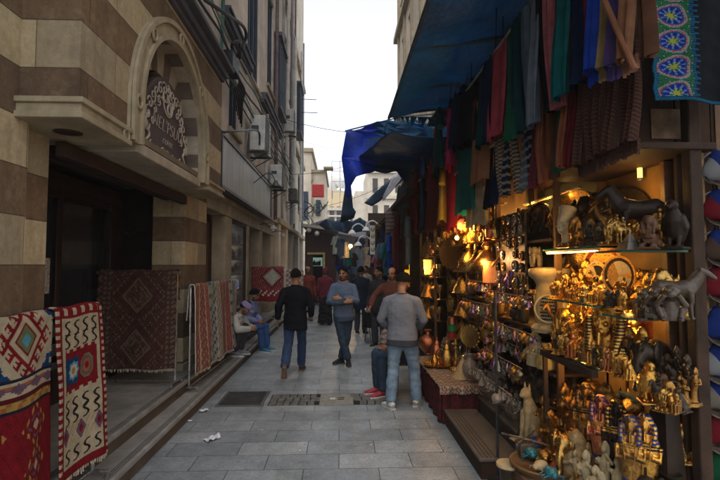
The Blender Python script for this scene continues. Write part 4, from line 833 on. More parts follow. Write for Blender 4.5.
# far clothes on both sides of the lane end
FC = ['navy', 'blue', 'maroon', 'slate', 'black', 'darkteal', 'greyblue', 'crimson', 'brown', 'beige', 'navy', 'rose', 'slate', 'darkred', 'teal', 'black']
FN = dict(darkteal='dark teal', greyblue='grey blue', darkred='dark red')
k = 0
far = [(339 + 3.2 * i, 247 + (i % 3) * 7, 20.5 + (i % 3)) for i in range(10)] + [(376 + 3.6 * i, 243 + (i % 2) * 9, 15 - i * .3) for i in range(8)]
for i, (px, py, Y) in enumerate(far):
    c = FC[i % 16]; p = onY(px, py, Y); g = MB(); h = rnd.uniform(.65, .95); w_ = rnd.uniform(.16, .24)
    def fn(u, v): a = 2 * math.pi * u; return Vector((math.cos(a) * w_ * (.75 + .35 * v), math.sin(a) * .05 + .02 * math.sin(a * 5), -h * v))
    g.grid(fn, 14, 6, closed=True); g.loft([(-w_ * .7, 0, -.04), (-w_ * 1.25, 0, -h * .5)], [.05, .06], 8); g.loft([(w_ * .7, 0, -.04), (w_ * 1.25, 0, -h * .5)], [.05, .06], 8)
    solo('hanging_garment', g, cm(c), 'distant %s garment hung in the dark far stalls, %s from the kiosk' % (FN.get(c, c), ORD[i]), 'garment', 'garments in the far stalls', loc=p, rz=rnd.uniform(-.4, .4))
t = thing('vertical_sign', 'narrow white vertical sign with dark strokes on the far right stalls', 'sign', onY(372.5, 240, 13.5)); g = MB(); g.box((0, 0, 0), (.14, .05, .82)); part('panel', g, mat('sign_panel_white', (.62, .6, .52), .6, var=.15), t, bev=.01)
g = MB()
for k in range(4): z = .28 - k * .19; g.tube(smooth_path([(-.045, -.03, z + .03), (0, -.03, z - .03), (.045, -.03, z + .02), (.03, -.03, z + .06)], 5), .011, 5); g.ball((-.02, -.03, z + .055), .012, 6, 4)
part('lettering', g, BLACK, t)
t = thing('bare_bulb', 'glowing bare amber bulb hung over the far end of the lane', 'lamp', onY(350.5, 246, 18)); g = MB(); g.ball((0, 0, 0), .075, 12, 8); part('bulb', g, mat('far_bulb', (1, .62, .22), emit=3, bmp=0), t); g = MB(); g.tube([(0, 0, .05), (0, 0, 1.0)], .012); part('cord', g, IRON, t); lamp_point(t, (0, -.1, -.1), 14, (1, .6, .25))
for i, (px, py) in enumerate(((358, 244), (352, 232), (366, 229))):
    p = onY(px, py, 16.5); t = thing('goose_lamp', 'white curved arm lamp over the far stalls, %s of three from the left' % ('first', 'second', 'third')[i] if False else ('lowest white curved arm lamp over the far stalls', 'middle white curved arm lamp nearer the drooping sheet', 'white curved arm lamp closest to the vertical sign')[i], 'lamp', p, group='curved lamps over the far stalls')
    g = MB(); g.tube(smooth_path([(.5, 0, .1), (.25, 0, .28), (.05, 0, .2), (0, 0, .05)]), .025, 6); part('arm', g, mat('lamp_white', (.6, .62, .64), .5), t); g = MB(); g.lathe([(.03, .08), (.1, .02), (.14, -.06), (.12, -.06), (.03, .04)], (0, 0, 0), 12); part('shade', g, mat('lamp_white', (.6, .62, .64)), t)
g = MB(); a, b = onX(599, -12, 1.33), onX(635, 70, 1.36); g.tube([a, b], .015, 8); solo('wooden_pole', g, mat('pole_rust', (.2, .085, .045), .6, world=True), 'slanting reddish wooden pole crossing the upper row of scarves', 'pole')
# ---------------------------------------------------------------- woven rugs (pattern woven in, one colour per knot)
RUG = attr_mat('woven_wool')
RC = dict(r=(.22, .010, .016), d=(.10, .010, .014), c=(.52, .43, .29), b=(.010, .05, .15), n=(.02, .02, .035), y=(.42, .27, .06), g=(.16, .19, .08), k=(.02, .014, .014), t=(.12, .32, .42), p=(.16, .09, .13), o=(.36, .12, .05), w=(.6, .55, .45))
HOOK = ['..xxx..', '.x...x.', '.x.....', '..x....', '...x...', '....x..', '.x..x..', '..xx...']
def hook(i, j): return HOOK[j % 8][i % 7] == 'x' if 0 <= i and 0 <= j else False
def rug1(u, w):   # u across .. metres, w metres down from the rail
    i, j = int(u * 110), int(w * 110)
    if w < 0: return RC['r'] if (i // 3 + j // 3) % 2 else RC['c']
    if w < .38:                                  # blue field with hooked cream medallion
        mu, mw = abs(((u + .27) % .74) - .37), abs(w - .17)
        if mu + mw * .95 < .37 - (.025 if (j // 3) % 2 else 0):
            q = mu + mw
            if q < .045: return RC['t']
            if q < .085: return RC['g']
            if q < .105: return RC['r']
            if q < .15: return RC['c']
            if q < .185: return RC['r']
            st = int((mu - mw + .4) * 28)
            if q < .27 and st % 3 == 0: return RC['r']
            if q < .27 and st % 3 == 1 and (int(q * 60) % 3 == 0): return RC['r']
            return RC['c']
        if w > .22 and mu > .25 and (j // 4) % 2: return RC['c']
        return RC['b'] if (i + j) % 9 else (.03, .08, .2)
    if w < .395: return RC['n']
    if w < .48:
        q = abs(((u * 6) % 1) - .5) * 2; return RC['p'] if abs(w - .437) < .032 * (1 - q) else (RC['c'] if (j // 3) % 5 else RC['o'])
    if w < .50: return RC['d']
    if w < .55: return RC['y'] if ((i // 4 + j // 3) % 3) else RC['o']
    if w < .57: return RC['n']
    if w < 1.2:
        mu, mw = abs(((u + .1) % .4) - .2), abs(((w - .57) % .24) - .12)
        q = mu + mw * 1.1
        if q < .04: return RC['c']
        if q < .07: return RC['r']
        if q < .1 and (j // 3) % 2: return RC['p']
        if .12 < q < .15 and (i // 3) % 2: return RC['y']
        return RC['r'] if (i * 7 + j * 3) % 13 else RC['d']
    return RC['c'] if (j // 4) % 3 else RC['o']
def rug2(u, w):   # .58 m wide
    W = .6; i, j = int(u * 115), int(w * 115); e = min(u, W - u)
    if e < .055:
        return RC['r'] if (j // 3) % 2 or e > .035 else RC['c']
    if e < .062: return RC['k']
    if w < 0: return RC['c'] if (j // 5) % 3 else RC['k']
    def motif(row):
        yy = (w - row - .05) / .048; xx = ((u - .075) / .115) % 1 * 2.5 - 1.2 + yy * .25
        return abs(yy) < 1 and abs(xx) < 1 and (abs(xx - .62 * math.sin(yy * 3.1)) < .30 or (abs(yy) > .8 and abs(xx) < .55 and xx * yy < .35))
    if w < .10: return RC['c'] if (abs(((u * 9) % 1) - .5) > .3 and .03 < w < .08) else RC['r']
    for a in (.12, .27 - .06): 
        if motif(a): return RC['k']
    if .315 < w < .62 and .1 < u < .5:
        cu, cw = u - .22, w - .47; cu2 = u - .38
        if w < .345 or w > .59: return RC['c'] if abs(((u * 11) % 1) - .5) < .22 and (w < .335 or w > .6) else RC['r']
        s8 = min(abs(cu) + abs(cw), max(abs(cu), abs(cw)) * 1.35)
        if s8 < .03: return RC['y']
        if s8 < .075: return RC['t'] if s8 > .055 else RC['w']
        if u < .285: return RC['b'] if abs(cw) < .09 else RC['r']
        o8 = max(abs(cu2) * 1.25, abs(cw), (abs(cu2) + abs(cw)) * .75)
        if o8 < .025: return RC['r']
        if o8 < .05: return RC['o']
        if o8 < .085: return RC['g'] if o8 > .07 else RC['p']
        return RC['r']
    if .315 < w < .62: return RC['c'] if (j // 4) % 2 else RC['k'] if motif(.4) or motif(.52) else RC['c']
    for a in (.66, .76 - .03): 
        if motif(a): return RC['k']
    if .83 < w < .96:
        q = abs(((u * 5) % 1) - .5) * .26 + abs(w - .895)
        return RC['r'] if q < .035 else RC['p'] if q < .075 else RC['c'] if q < .09 else RC['y'] if (i + j) % 7 == 0 else RC['c']
    if motif(.99): return RC['k']
    if w > 1.11: return RC['r']
    return RC['c'] if (i * 5 + j * 11) % 17 else (.42, .34, .22)
def rug3(u, w):   # dark oriental, 1.0 wide
    i, j = int(u * 95), int(w * 95); e = min(u, 1. - u); D, E, F_ = (.05, .022, .017), (.12, .085, .055), (.075, .03, .022)
    h = math.sin(i * 1.3) * math.sin(j * 1.1) + .8 * math.sin(i * .45 + 1) * math.cos(j * .5)
    if e < .05 or w > 1.27: return E if h > .1 else D
    if e < .16: return (E if abs(math.sin(i * .55) * math.cos(j * .55)) > .55 else F_) if h < .7 else (.03, .03, .035)
    q = abs(u - .5) + abs(((w + .0) % .62) - .62 * .5 - .03) * .9
    if q < .05: return F_
    if q < .09: return E if h > 0 else D
    if q < .17: return F_ if h > -.3 else E
    if q < .20: return E
    if q < .32: return D if h > -.2 else F_
    if q < .345: return E if (i // 2) % 2 else F_
    return F_ if h > .3 else (E if h < -.7 else D)
def dim(fn, k): return lambda u, w: tuple(x * k for x in fn(u, w))
def rug4(u, w):   # vertical bands
    i, j = int(u * 80), int(w * 80); k = int(u / .2) % 6
    if u % .2 < .016: return RC['w']
    z = (j // 3 + i // 3) % 3
    if k in (0, 1): return (.3, .09, .06) if z else ((.42, .33, .24) if (i // 2) % 2 else (.15, .12, .12))
    if k in (2,): return (.34, .05, .045) if (i * 3 + j * 5) % 7 > 1 else (.36, .28, .2)
    if k == 3: return (.1, .14, .17) if (j // 5) % 3 == 0 else (.36, .37, .33)
    if k == 4: return (.06, .1, .14) if ((j // 4) + (i // 4)) % 3 == 0 else (.33, .32, .27)
    return (.4, .33, .25) if z else (.2, .2, .2)
def rug5(u, w):
    q = abs(u - .55) + abs(w - .3) * 1.0
    if q < .25: return (.42, .4, .33) if q < .2 or int(q * 90) % 2 else (.2, .1, .09)
    if q < .32: return (.14, .02, .02)
    j = int(w * 60); i = int(u * 60)
    if w > .66: return RC['w'] if w < .8 and (i // 3 + j // 3) % 3 == 0 else (.22, .02, .025)
    return (.22, .018, .025) if (i * 3 + j) % 11 > 1 else (.35, .25, .18)
def rug(name, label, group, o, d, W, zt, Lf, Lb, fn, nx, wav=.02, ph=0, skew=0., mats=None, nz=None):
    """carpet draped over a rail: o = start of rail, d = unit direction of rail; front hangs on the side n"""
    o, d = Vector(o), Vector(d).normalized(); n = Vector((d.y, -d.x, 0)); T = Lf + Lb; r = .035
    def pos(u, v):
        s = T * v - Lb; x = u * W
        if s < -.06: q = Vector((-r, -(-s - .06)))
        elif s > .06: q = Vector((r, -(s - .06)))
        else: a = (s / .06) * math.pi / 2; q = Vector((r * math.sin(a), r * math.cos(a)))
        hang = max(0, abs(s) - .06); wv = wav * math.sin(x * 9 + ph + hang * .8) * min(1, hang * 1.6) + .4 * wav * noise.noise(Vector((x * 4, hang * 3, ph))) * min(1, hang * 3)
        p = o + d * (x + skew * max(0, s)) + n * (q.x + (wv if s > 0 else -abs(wv)) + .05 * (hang if s > 0 else -hang)) ; p.z = zt + q.y + .006 * math.sin(x * 14 + ph); return p
    g = MB(); g.grid(pos, nx, nz or int(nx * T / W), lambda u, v: fn(u * W, T * v - Lb))
    t = thing(name, label, 'rug', (o.x, o.y, zt), 0, group)
    ob = part('weave', g, mats or RUG, t, solid=.012); ob.location = -t.location
    g = MB(); k = int(W / .018)
    for i in range(k):
        p = pos((i + .5) / k, 1); g.tube([p + Vector((0, 0, .01)), p + Vector((rnd.uniform(-.01, .01), rnd.uniform(-.01, .01), -rnd.uniform(.02, .045)))], .0045, 4)
    f = part('fringe', g, mat('fringe_wool', (.42, .36, .27), .9), t); f.location = -t.location
    return t
G5 = 'woven rugs shown on rails along the left'
rug('kilim_rug', 'wide red and blue kilim with hooked cream medallion at the photograph left edge', G5, (-1.93, 2.15, 0), (0, 1, 0), 1.12, 1.465, 1.3, .5, dim(rug1, 0.7), 124, .036, .4)
rug('kilim_rug', 'narrow cream kilim with black hooks and red star panel on the front rail', G5, (-1.91, 3.27, 0), (0, 1, 0), .6, 1.475, 1.17, .45, dim(rug2, 0.72), 120, .024, 2.)
rug('oriental_rug', 'dark oriental rug with brown lozenges hanging before the doorway', G5, (-2.98, 6.12, 0), (1, -.06, 0), .98, 1.70, 1.22, .4, rug3, 96, .02, 1.)
rug('banded_rug', 'long rug of red and blue grey bands on the middle rail beside the seated men', G5, (-1.94, 6.4, 0), (.012, 1, 0), 1.25 + 1.1, 1.51, 1.18, .5, dim(rug4, 0.85), 150, .03, 3.)
rug('red_rug', 'red rug with cream diamond hung behind the seated men', G5, (-2.35, 13.0, 0), (1, -.1, 0), .86, 1.72, .95, .3, rug5, 64, .015, 4.)
rug('pale_rug', 'pale patterned rug hung beyond the red rug on the left', G5, (-1.62, 14.6, 0), (1, .1, 0), .5, 1.62, .8, .3, lambda u, w: (.45, .38, .3) if (int(u * 40) // 3 + int(w * 40) // 3) % 2 else (.22, .12, .1), 40, .015, 5.)
def rail(a, b, zt, zf, label, ends=(1, 1)):
    a, b = Vector(a), Vector(b); d = (b - a).normalized(); n = Vector((d.y, -d.x, 0)); t = thing('rug_rack', label, 'rack', (a.x, a.y, zf), 0, 'rug racks along the left'); O = Vector((a.x, a.y, zf))
    H = zt - zf; g = MB(); g.tube([(a - O + Vector((0, 0, zt))) * 1 + Vector((0, 0, 0)), b - O + Vector((0, 0, zt))], .018, 8)
    part('rail', g, STEEL, t)
    for q in (a + d * .04, b - d * .04):
        p = Vector((q.x - a.x, q.y - a.y, 0)); g = MB(); g.tube([p + Vector((0, 0, .06)), p + Vector((0, 0, H))], .016, 8); part('post', g, STEEL, t)
        g = MB(); g.tube([p - n * .22 + Vector((0, 0, .05)), p + n * .13 + Vector((0, 0, .05))], .016, 8)
        for s in (-.2, .11): g.tube([p + n * s + Vector((0, 0, .05)), p + n * s + Vector((0, 0, 0))], .014, 8)
        part('foot', g, STEEL, t)
    g = MB(); g.tube([Vector((0, 0, .06)) + d * .04, b - a + Vector((0, 0, .06)) - d * .04], .012, 8); part('cross_bar', g, STEEL, t)
rail((-1.93, 2.1, 0), (-1.9, 3.9, 0), 1.47, .162, 'steel rack under the two kilims nearest the camera'); rail((-3.02, 6.125, 0), (-1.98, 6.06, 0), 1.705, .322, 'steel rack carrying the dark oriental rug'); rail((-1.95, 6.35, 0), (-1.9, 8.95, 0), 1.515, .162, 'steel rack carrying the long banded rug')
rail((-2.38, 13.0, 0), (-1.45, 12.9, 0), 1.725, .322 - .0, 'steel rack carrying the red diamond rug'); rail((-1.65, 14.6, 0), (-1.08, 14.65, 0), 1.625, 0, 'steel rack carrying the pale rug')
# embroidered cloth, upper right
def emb(u, v):    # u 0..1 across .62 m, v 0..1 down .9 m
    x, y = u * .62, v * .95
    if x < .028 or y > .925: return (.01, .10, .22) if (int(x * 160) + int(y * 160)) % 3 else (.02, .2, .3)
    if x < .21 and y < .92:
        cy = (y % .2) - .1; cx = x - .115; r = math.hypot(cx * 1.0, cy) * (1 + .10 * math.cos(3 * math.atan2(cy, cx)))
        a = math.atan2(cy, cx)
        if r < .018: return (.5, .55, .05)
        if r < .036: return (.35, .45, .35) if math.cos(a * 8) > -.2 else (.02, .12, .1)
        if r < .062: return (.01, .03, .42) if math.cos(a * 10 + .4) > -.5 else (.2, .3, .5)
        if r < .072: return (.03, .10, .25)
        if r < .082: return (.55, .1, .16) if int(a * 20) % 3 else (.5, .4, .4)
        if r < .09: return (.35, .4, .4)
        h = math.sin(x * 130) * math.sin(y * 110)
        return (.03, .2, .07) if h > -.2 else ((.3, .38, .25) if h < -.75 else (.02, .08, .1))
    if x < .235: return (.015, .15, .3) if int(y * 120) % 2 else (.01, .05, .12)
    if x < .26 and int(y * 70) % 3 == 0: return (.015, .12, .26)
    return (.012, .014, .018)
def emb_d(u, v): return tuple(x * .5 for x in emb(u, v))
ec = thing('embroidered_cloth', 'black embroidered cloth with blue floral roundels hung at the upper right corner', 'cloth', onY(653, -28, 2.33), R(12)); Le = .95 * 1.0
g = MB(); hh = onY(660, -28, 2.33).z - onY(660, 99, 2.33).z
g.grid(lambda u, v: Vector((u * .62 + .006 * math.sin(v * 40), .02 * math.sin(u * 9 + v * 2), -hh * v * (1 - .03 * u) - (.03 * (1 - u * 6) if 0 else 0))), 120, 130, emb_d); part('weave', g, attr_mat('embroidery'), ec, solid=.008)
g = MB(); g.tube([(-.05, 0, .005), (.7, 0, .005)], .012); part('rod', g, IRON, ec)
# ================================================================ PEOPLE (local frame: facing -Y, right hand at -X)
SKIN = mat('skin_tan', (.30, .155, .095), .5, var=.12, scale=20, bmp=.05)
HAIR = mat('hair_black', (.006, .005, .0045), .85, var=.4, scale=60, bmp=.6, bs=160, spec=.1); LIPS = mat('skin_lips', (.22, .085, .07), .5, bmp=0); BROW = mat('hair_brow', (.02, .014, .011), .7, bmp=0); BEARD = mat('hair_stubble', (.085, .05, .038), .7, bmp=.2)
EYE = mat('eye_dark', (.015, .012, .01), .2, bmp=0)
def head_M(c, yaw, pitch, roll=0): return Matrix.Translation(Vector(c)) @ Matrix.Rotation(yaw, 4, 'Z') @ Matrix.Rotation(pitch, 4, 'X') @ Matrix.Rotation(roll, 4, 'Y')
def add_head(g, M):
    prof = [(-.118, .022, .026, -.045), (-.108, .040, .042, -.040), (-.085, .054, .062, -.026), (-.05, .064, .080, -.010), (-.01, .070, .090, 0), (.03, .074, .096, .004), (.065, .071, .093, .007), (.095, .056, .075, .009), (.114, .032, .046, .009), (.121, .008, .012, .009)]
    g.loft([M @ Vector((0, y, z)) for z, a, b, y in prof], [(a, b) for z, a, b, y in prof], 20, ref=M.to_3x3() @ Vector((1, 0, 0)))
    R3 = M.to_3x3()
    g.loft([M @ Vector(p) for p in ((0, -.086, .028), (0, -.101, .004), (0, -.113, -.016), (0, -.098, -.027))], [.008, .011, .0155, .010], 8)
    for s in (-1, 1): g.ball(M @ Vector((s * .073, .008, -.004)), (.011, .02, .032), 8, 6, R3); g.ball(M @ Vector((s * .033, -.085, .030)), (.024, .014, .008), 8, 6, R3); g.ball(M @ Vector((s * .045, -.07, -.02)), (.02, .02, .018), 8, 6, R3)
    g.ball(M @ Vector((0, -.088, -.052)), (.024, .012, .011), 8, 6, R3); g.ball(M @ Vector((0, -.078, -.098)), (.02, .016, .016), 8, 6, R3)
def fnorm(a): return a / (a.length or 1)
def add_hand(g, wr, d, palm_n, side, curl=.5, s=1.):
    """hand from wrist wr along d; palm normal; side = direction of the thumb"""
    d, n = fnorm(Vector(d)), fnorm(Vector(palm_n)); n = fnorm(n - d * n.dot(d)); t = d.cross(n); t = t if t.dot(Vector(side)) > 0 else -t; wr = Vector(wr)
    g.loft([wr, wr + d * .03 * s, wr + d * .07 * s, wr + d * .095 * s], [(.027 * s, .02 * s), (.037 * s, .017 * s), (.041 * s, .015 * s), (.036 * s, .012 * s)], 10, ref=t)
    for k, L in enumerate((.07, .078, .073, .058)):
        b = wr + d * (.09 - .004 * abs(k - 1.2)) * s + t * (.029 - .0195 * k) * s; p = [b]; dd = d.copy(); 
        for j, q in enumerate((.45, .32, .23)): dd = fnorm(dd * math.cos(curl * (.6 + .3 * j)) + n * math.sin(curl * (.6 + .3 * j))); p.append(p[-1] + dd * L * q * s)
        g.loft(p, [.0095 * s, .0088 * s, .008 * s, .0062 * s], 7)
    b = wr + d * .03 * s + t * .033 * s; td = fnorm(d * .75 + t * .55 + n * .3); g.loft([b, b + td * .035 * s, b + fnorm(td + d * .4) * .062 * s, b + fnorm(td + d * .6 + n * .2) * .085 * s], [.0135 * s, .012 * s, .0105 * s, .008 * s], 7)
def folds(me, amp, fq, seed=0., keep=None):
    nn = [v.normal.copy() for v in me.vertices]
    for v, n in zip(me.vertices, nn):
        c = v.co; f = noise.noise(Vector((c.x * fq, c.y * fq, c.z * fq * 1.7 + seed))) + .5 * noise.noise(Vector((c.x * fq * 2.3 + 5, c.y * fq * 2.3, c.z * fq * 4 + seed)))
        v.co += n * amp * f
def add_shoe(t, ank, fd, up, m, sole, L=.27):
    """one shoe: ank ankle joint, fd toe direction, up sole-to-leg direction"""
    fd = fnorm(Vector(fd)); up = fnorm(Vector(up) - fd * fd.dot(Vector(up))); sd = fd.cross(up); b = Vector(ank) - up * .075 - fd * .065
    g = MB(); pr = [(0., .03, .03, .045), (.015, .036, .042, .055), (.07, .036, .05, .062), (.12, .040, .038, .05), (.18, .045, .028, .036), (.235, .041, .022, .027), (.262, .026, .015, .02), (.27, .01, .008, .016)]
    g.loft([b + fd * a * L / .27 + up * (h) for a, wd, th, h in pr], [(wd, th) for a, wd, th, h in pr], 12, ref=sd); g.loft([Vector(ank) - up * .03, Vector(ank) + up * .02], [.042, .045], 12)
    s = part('shoe', g, m, t); g = MB(); pts = [(-.004, .032), (.03, .041), (.09, .036), (.17, .046), (.23, .044), (.262, .028), (.272, .01)]
    out = [b + fd * a * L / .27 + sd * w_ for a, w_ in pts] + [b + fd * a * L / .27 - sd * w_ for a, w_ in reversed(pts)]
    A = [g.v(p - up * .006) for p in out]; B_ = [g.v(p + up * .02) for p in out]; g.f(A[::-1]); g.f(B_)
    for i in range(len(out)): g.f([A[i], A[(i + 1) % len(out)], B_[(i + 1) % len(out)], B_[i]])
    part('sole', g, sole, s)
def person(label, loc, rz, J, top, bottom, shoe, sole, head=(0, 0), hands=None, long_top=.0, hair='short', voxel=.0085, skirt=None, scale=1., beard=True, bulk=1., hood=None, rib=None, cap=None, extra=None):
    """J: joint dict overriding a standing pose"""
    D = dict(pelvis=(0, 0, .95), belly=(0, 0, 1.08), chest=(0, .0, 1.29), neck=(0, .015, 1.475), head=(0, -.012, 1.635),
             shL=(.172, .01, 1.395), elL=(.225, .03, 1.12), wrL=(.245, -.05, .87), shR=(-.172, .01, 1.395), elR=(-.225, .03, 1.12), wrR=(-.25, -.05, .885),
             hipL=(.09, 0, .93), knL=(.10, -.015, .50), anL=(.105, .02, .085), hipR=(-.09, 0, .93), knR=(-.10, -.015, .50), anR=(-.105, .02, .085),
             toeL=(.12, -1, 0), toeR=(-.12, -1, 0))
    D.update(J); D = {k: Vector(v) for k, v in D.items() if isinstance(v, tuple)}; pel, bel, che, nk, hd = (D[k] for k in ('pelvis', 'belly', 'chest', 'neck', 'head'))
    sx = fnorm(D['shL'] - D['shR']); hx = fnorm(D['hipL'] - D['hipR']); M = head_M(hd, head[0], head[1], head[2] if len(head) > 2 else 0)
    t = thing('person', label, 'person', loc, rz); t.scale = (scale,) * 3
    def torso(g, o, low=.1):
        dn = fnorm(pel - bel); g.loft([pel + dn * low, pel, bel, che, che.lerp(nk, .55), nk.lerp(che, .12), nk + (nk - che) * .12], [((.15 if o < .01 else .172) * bulk + o, (.105 if o < .01 else .128) * bulk + o), (.168 * bulk + o, .12 * bulk + o), (.148 * bulk + o, .108 * bulk + o), (.165 * bulk + o, .118 * bulk + o), (.135 * bulk + o, .095 + o), (.075 + o * .8, .062 + o), (.057 + o * .5, .057 + o * .5)], 18, ref=sx, sq=.12)
        for s in 'LR': g.ball(D['sh' + s] - Vector((0, 0, .022)), (.058 + o * .8, .06 + o * .8, .064 + o * .8), 12, 8); g.loft([che.lerp(nk, .85) - (nk - che) * .0, D['sh' + s]], [(.06 + o, .05 + o * .6), (.052 + o * .8, .042 + o * .6)], 12, ref=(0, 1, 0))
    def limb(g, a, b, c, ra, rb, rc, o):
        g.loft([a, a.lerp(b, .3), a.lerp(b, .75), b, b.lerp(c, .3), b.lerp(c, .8), c], [ra + o, ra * 1.02 + o, rb * 1.05 + o, rb + o, rb * 1.02 + o, rc * 1.12 + o, rc + o], 12, ref=(.9, .1, .3)); g.ball(b, rb + o * 1.0, 10, 8)
    hinfo = hands or {}
    def hand_args(s):
        h = hinfo.get(s, {}); el, wr = D['el' + s], D['wr' + s]; return dict(d=h.get('d', wr - el), palm_n=h.get('n', (1 if s == 'R' else -1, 0, 0)), side=h.get('side', (0, -1, 0)), curl=h.get('curl', .55))
    g = MB(); torso(g, 0, .12); g.loft([nk - (nk - che) * .1, nk.lerp(M @ Vector((0, .02, -.06)), .6), M @ Vector((0, .012, -.03))], [.060, .056, .058], 14); add_head(g, M)
    for s in 'LR':
        limb(g, D['sh' + s], D['el' + s], D['wr' + s], .050, .040, .028, 0); add_hand(g, D['wr' + s], **hand_args(s)); limb(g, D['hip' + s], D['kn' + s], D['an' + s], .085, .056, .040, 0)
    me = remesh(g, 'body', [SKIN, BROW, LIPS, BEARD], voxel, 2, .5); Mi = M.inverted()
    for p in me.polygons:
        c = Mi @ p.center
        if -.12 < c.z < .11 and c.length < .16:
            if c.y < -.06 and .026 < c.z < .040 and .012 < abs(c.x) < .056: p.material_index = 1
            elif c.y < -.08 and -.060 < c.z < -.045 and abs(c.x) < .026: p.material_index = 2
            elif beard and c.y < -.0 and (c.z < -.066 or (-.045 < c.z < -.034 and abs(c.x) < .032 and c.y < -.07) or (c.z < -.03 and abs(c.x) > .045)): p.material_index = 3
    link('body', me, t)
    g = MB()
    for s in (-1, 1): g.ball(M @ Vector((s * .031, -.0865, .014)), (.0125, .008, .0075), 8, 6, M.to_3x3())
    part('eyes', g, EYE, t)
    if hair:
        lim = {'short': (48, 112), 'bald': (84, 116), 'scarf': (62, 150)}[hair]; th_ = {'short': .016, 'bald': .004, 'scarf': .026}[hair]
        def hf(u, v):
            a = 2 * math.pi * u; f = .5 - .5 * math.cos(a)     # u=0 front (-Y)
            mx = R(lim[0] + (lim[1] - lim[0]) * (f ** .55)); mn = 0 if hair != 'bald' else mx - R(42) * min(1, (f / .4) ** 2); thv = mn + (mx - mn) * v; k = 1 + .05 * noise.noise(Vector((math.sin(a) * 3, v * 4, math.cos(a) * 3))) + .03 * noise.noise(Vector((math.sin(a) * 9, v * 12, math.cos(a) * 9)))
            return M @ Vector((math.sin(a) * math.sin(thv) * (.077 + th_) * k, .006 - math.cos(a) * math.sin(thv) * (.098 + th_) * k, .012 + (.110 + th_) * math.cos(thv) * k))
        g = MB(); g.grid(hf, 40, 18, closed=True); part('hair' if hair != 'scarf' else 'headscarf', g, HAIR if hair != 'scarf' else top, t)
    if cap:
        g = MB()
        def cf(u, v): a = 2 * math.pi * u; thv = R(88) * v; return M @ Vector((math.sin(a) * math.sin(thv) * .096, .006 - math.cos(a) * math.sin(thv) * .116, .03 + .105 * math.cos(thv)))
        g.grid(cf, 24, 8, closed=True); c_ = part('cap', g, cap, t); g = MB(); g.grid(lambda u, v: M @ Vector(((u - .5) * .15, -.095 - .075 * v * (1 - (2 * u - 1) ** 2 * .5), .038 - .02 * v)), 8, 4); part('brim', g, cap, c_, solid=.006)
    g = MB(); torso(g, .024, .10 + long_top)
    for s in 'LR': 
        el, wr = D['el' + s], D['wr' + s]; limb(g, D['sh' + s], el, wr.lerp(el, .04), .058, .050, .036, .014); 
    me = remesh(g, 'top', [top] + ([rib] if rib else []), .0105, 3, .5); folds(me, .008, 5, loc[0]); folds(me, .003, 20, loc[0]); o = link('jacket', me, t)
    if rib:
        for p in me.polygons:
            c = p.center
            if c.z < pel.z - .10 - long_top + .085 and (c - pel).length < .28: p.material_index = 1
            for s in 'LR':
                if (c - D['wr' + s]).length < .07: p.material_index = 1
    if hood:
        g = MB(); g.torus(nk + Vector((0, .015, .015)), .078, .030, Matrix.Rotation(R(12), 3, 'X'), 20, 8); g.ball(nk + Vector((0, .085, -.035)), (.1, .045, .085), 12, 8); me = remesh(g, 'hood', hood, .01, 3); folds(me, .006, 14, 3.); link('hood', me, t)
    else:
        g = MB(); g.torus(nk + Vector((0, .005, .01)), .062, .014, None, 20, 6); part('collar', g, rib or top, t)
    if skirt:
        g = MB(); g.loft([pel + Vector((0, 0, .12)), pel - Vector((0, 0, .1)), pel - Vector((0, 0, .5)), Vector((pel.x, pel.y, .06))], [(.17, .13), (.19, .15), (.2, .17), (.24, .22)], 20); me = remesh(g, 'skirt', skirt, .014, 3); folds(me, .022, 9, 2.); link('skirt', me, t)
    else:
        g = MB(); dn = fnorm(pel - bel); g.loft([bel.lerp(pel, .45), pel, pel + dn * .10], [(.158 * bulk, .118 * bulk), (.172 * bulk, .128 * bulk), (.15, .115)], 16, ref=hx)
        for s in 'LR': limb(g, D['hip' + s] - dn * .0, D['kn' + s], D['an' + s] + fnorm(D['kn' + s] - D['an' + s]) * .015, .092, .066, .056, .012)
        me = remesh(g, 'trousers', bottom, .0105, 3, .5); folds(me, .009, 9, loc[1]); link('trousers', me, t)
    for s in 'LR':
        dn = fnorm(D['an' + s] - D['kn' + s]); up = Vector((0, 0, 1)) if not (J.get('lift' + s)) else -dn
        add_shoe(t, D['an' + s], D['toe' + s], up, shoe, sole)
    return t
def denim(name, c, worn):
    m, nt, p = base_mat(name); co = coords(nt, False); f = noise_f(nt, co, 5, 5, .65, .35, .7); h = noise_f(nt, co, 160, 2, .5, .3, .7)
    nt.links.new(mixc(nt, mixc(nt, .2, f, h), c, worn), p.inputs['Base Color']); p.inputs['Roughness'].default_value = .85; bump(nt, p, h, .3, .003); MATS[name] = m; return m
JN1 = denim('denim_dark', (.008, .02, .06), (.018, .05, .13)); JN2 = denim('denim_faded', (.08, .14, .22), (.27, .36, .44)); JN3 = denim('denim_black_blue', (.008, .02, .04), (.014, .04, .075)); JN4 = denim('denim_blue', (.010, .04, .13), (.022, .085, .24)); DK = denim('trousers_dark', (.015, .016, .022), (.03, .03, .04))
def fab(n, c, **k): return mat('garment_' + n, c, .85, var=.09, scale=9, bmp=.3, bs=190, spec=.1, **k)
WHT = fab('white', (.55, .54, .52)); BRS = mat('brown_shoe', (.10, .055, .035), .5); BLS = mat('black_shoe', (.018, .018, .02), .45); GRS = mat('grey_shoe', (.16, .17, .19), .6); SOLW = mat('sole_white', (.5, .49, .46), .6); SOLT = mat('sole_tan', (.17, .10, .065), .6)
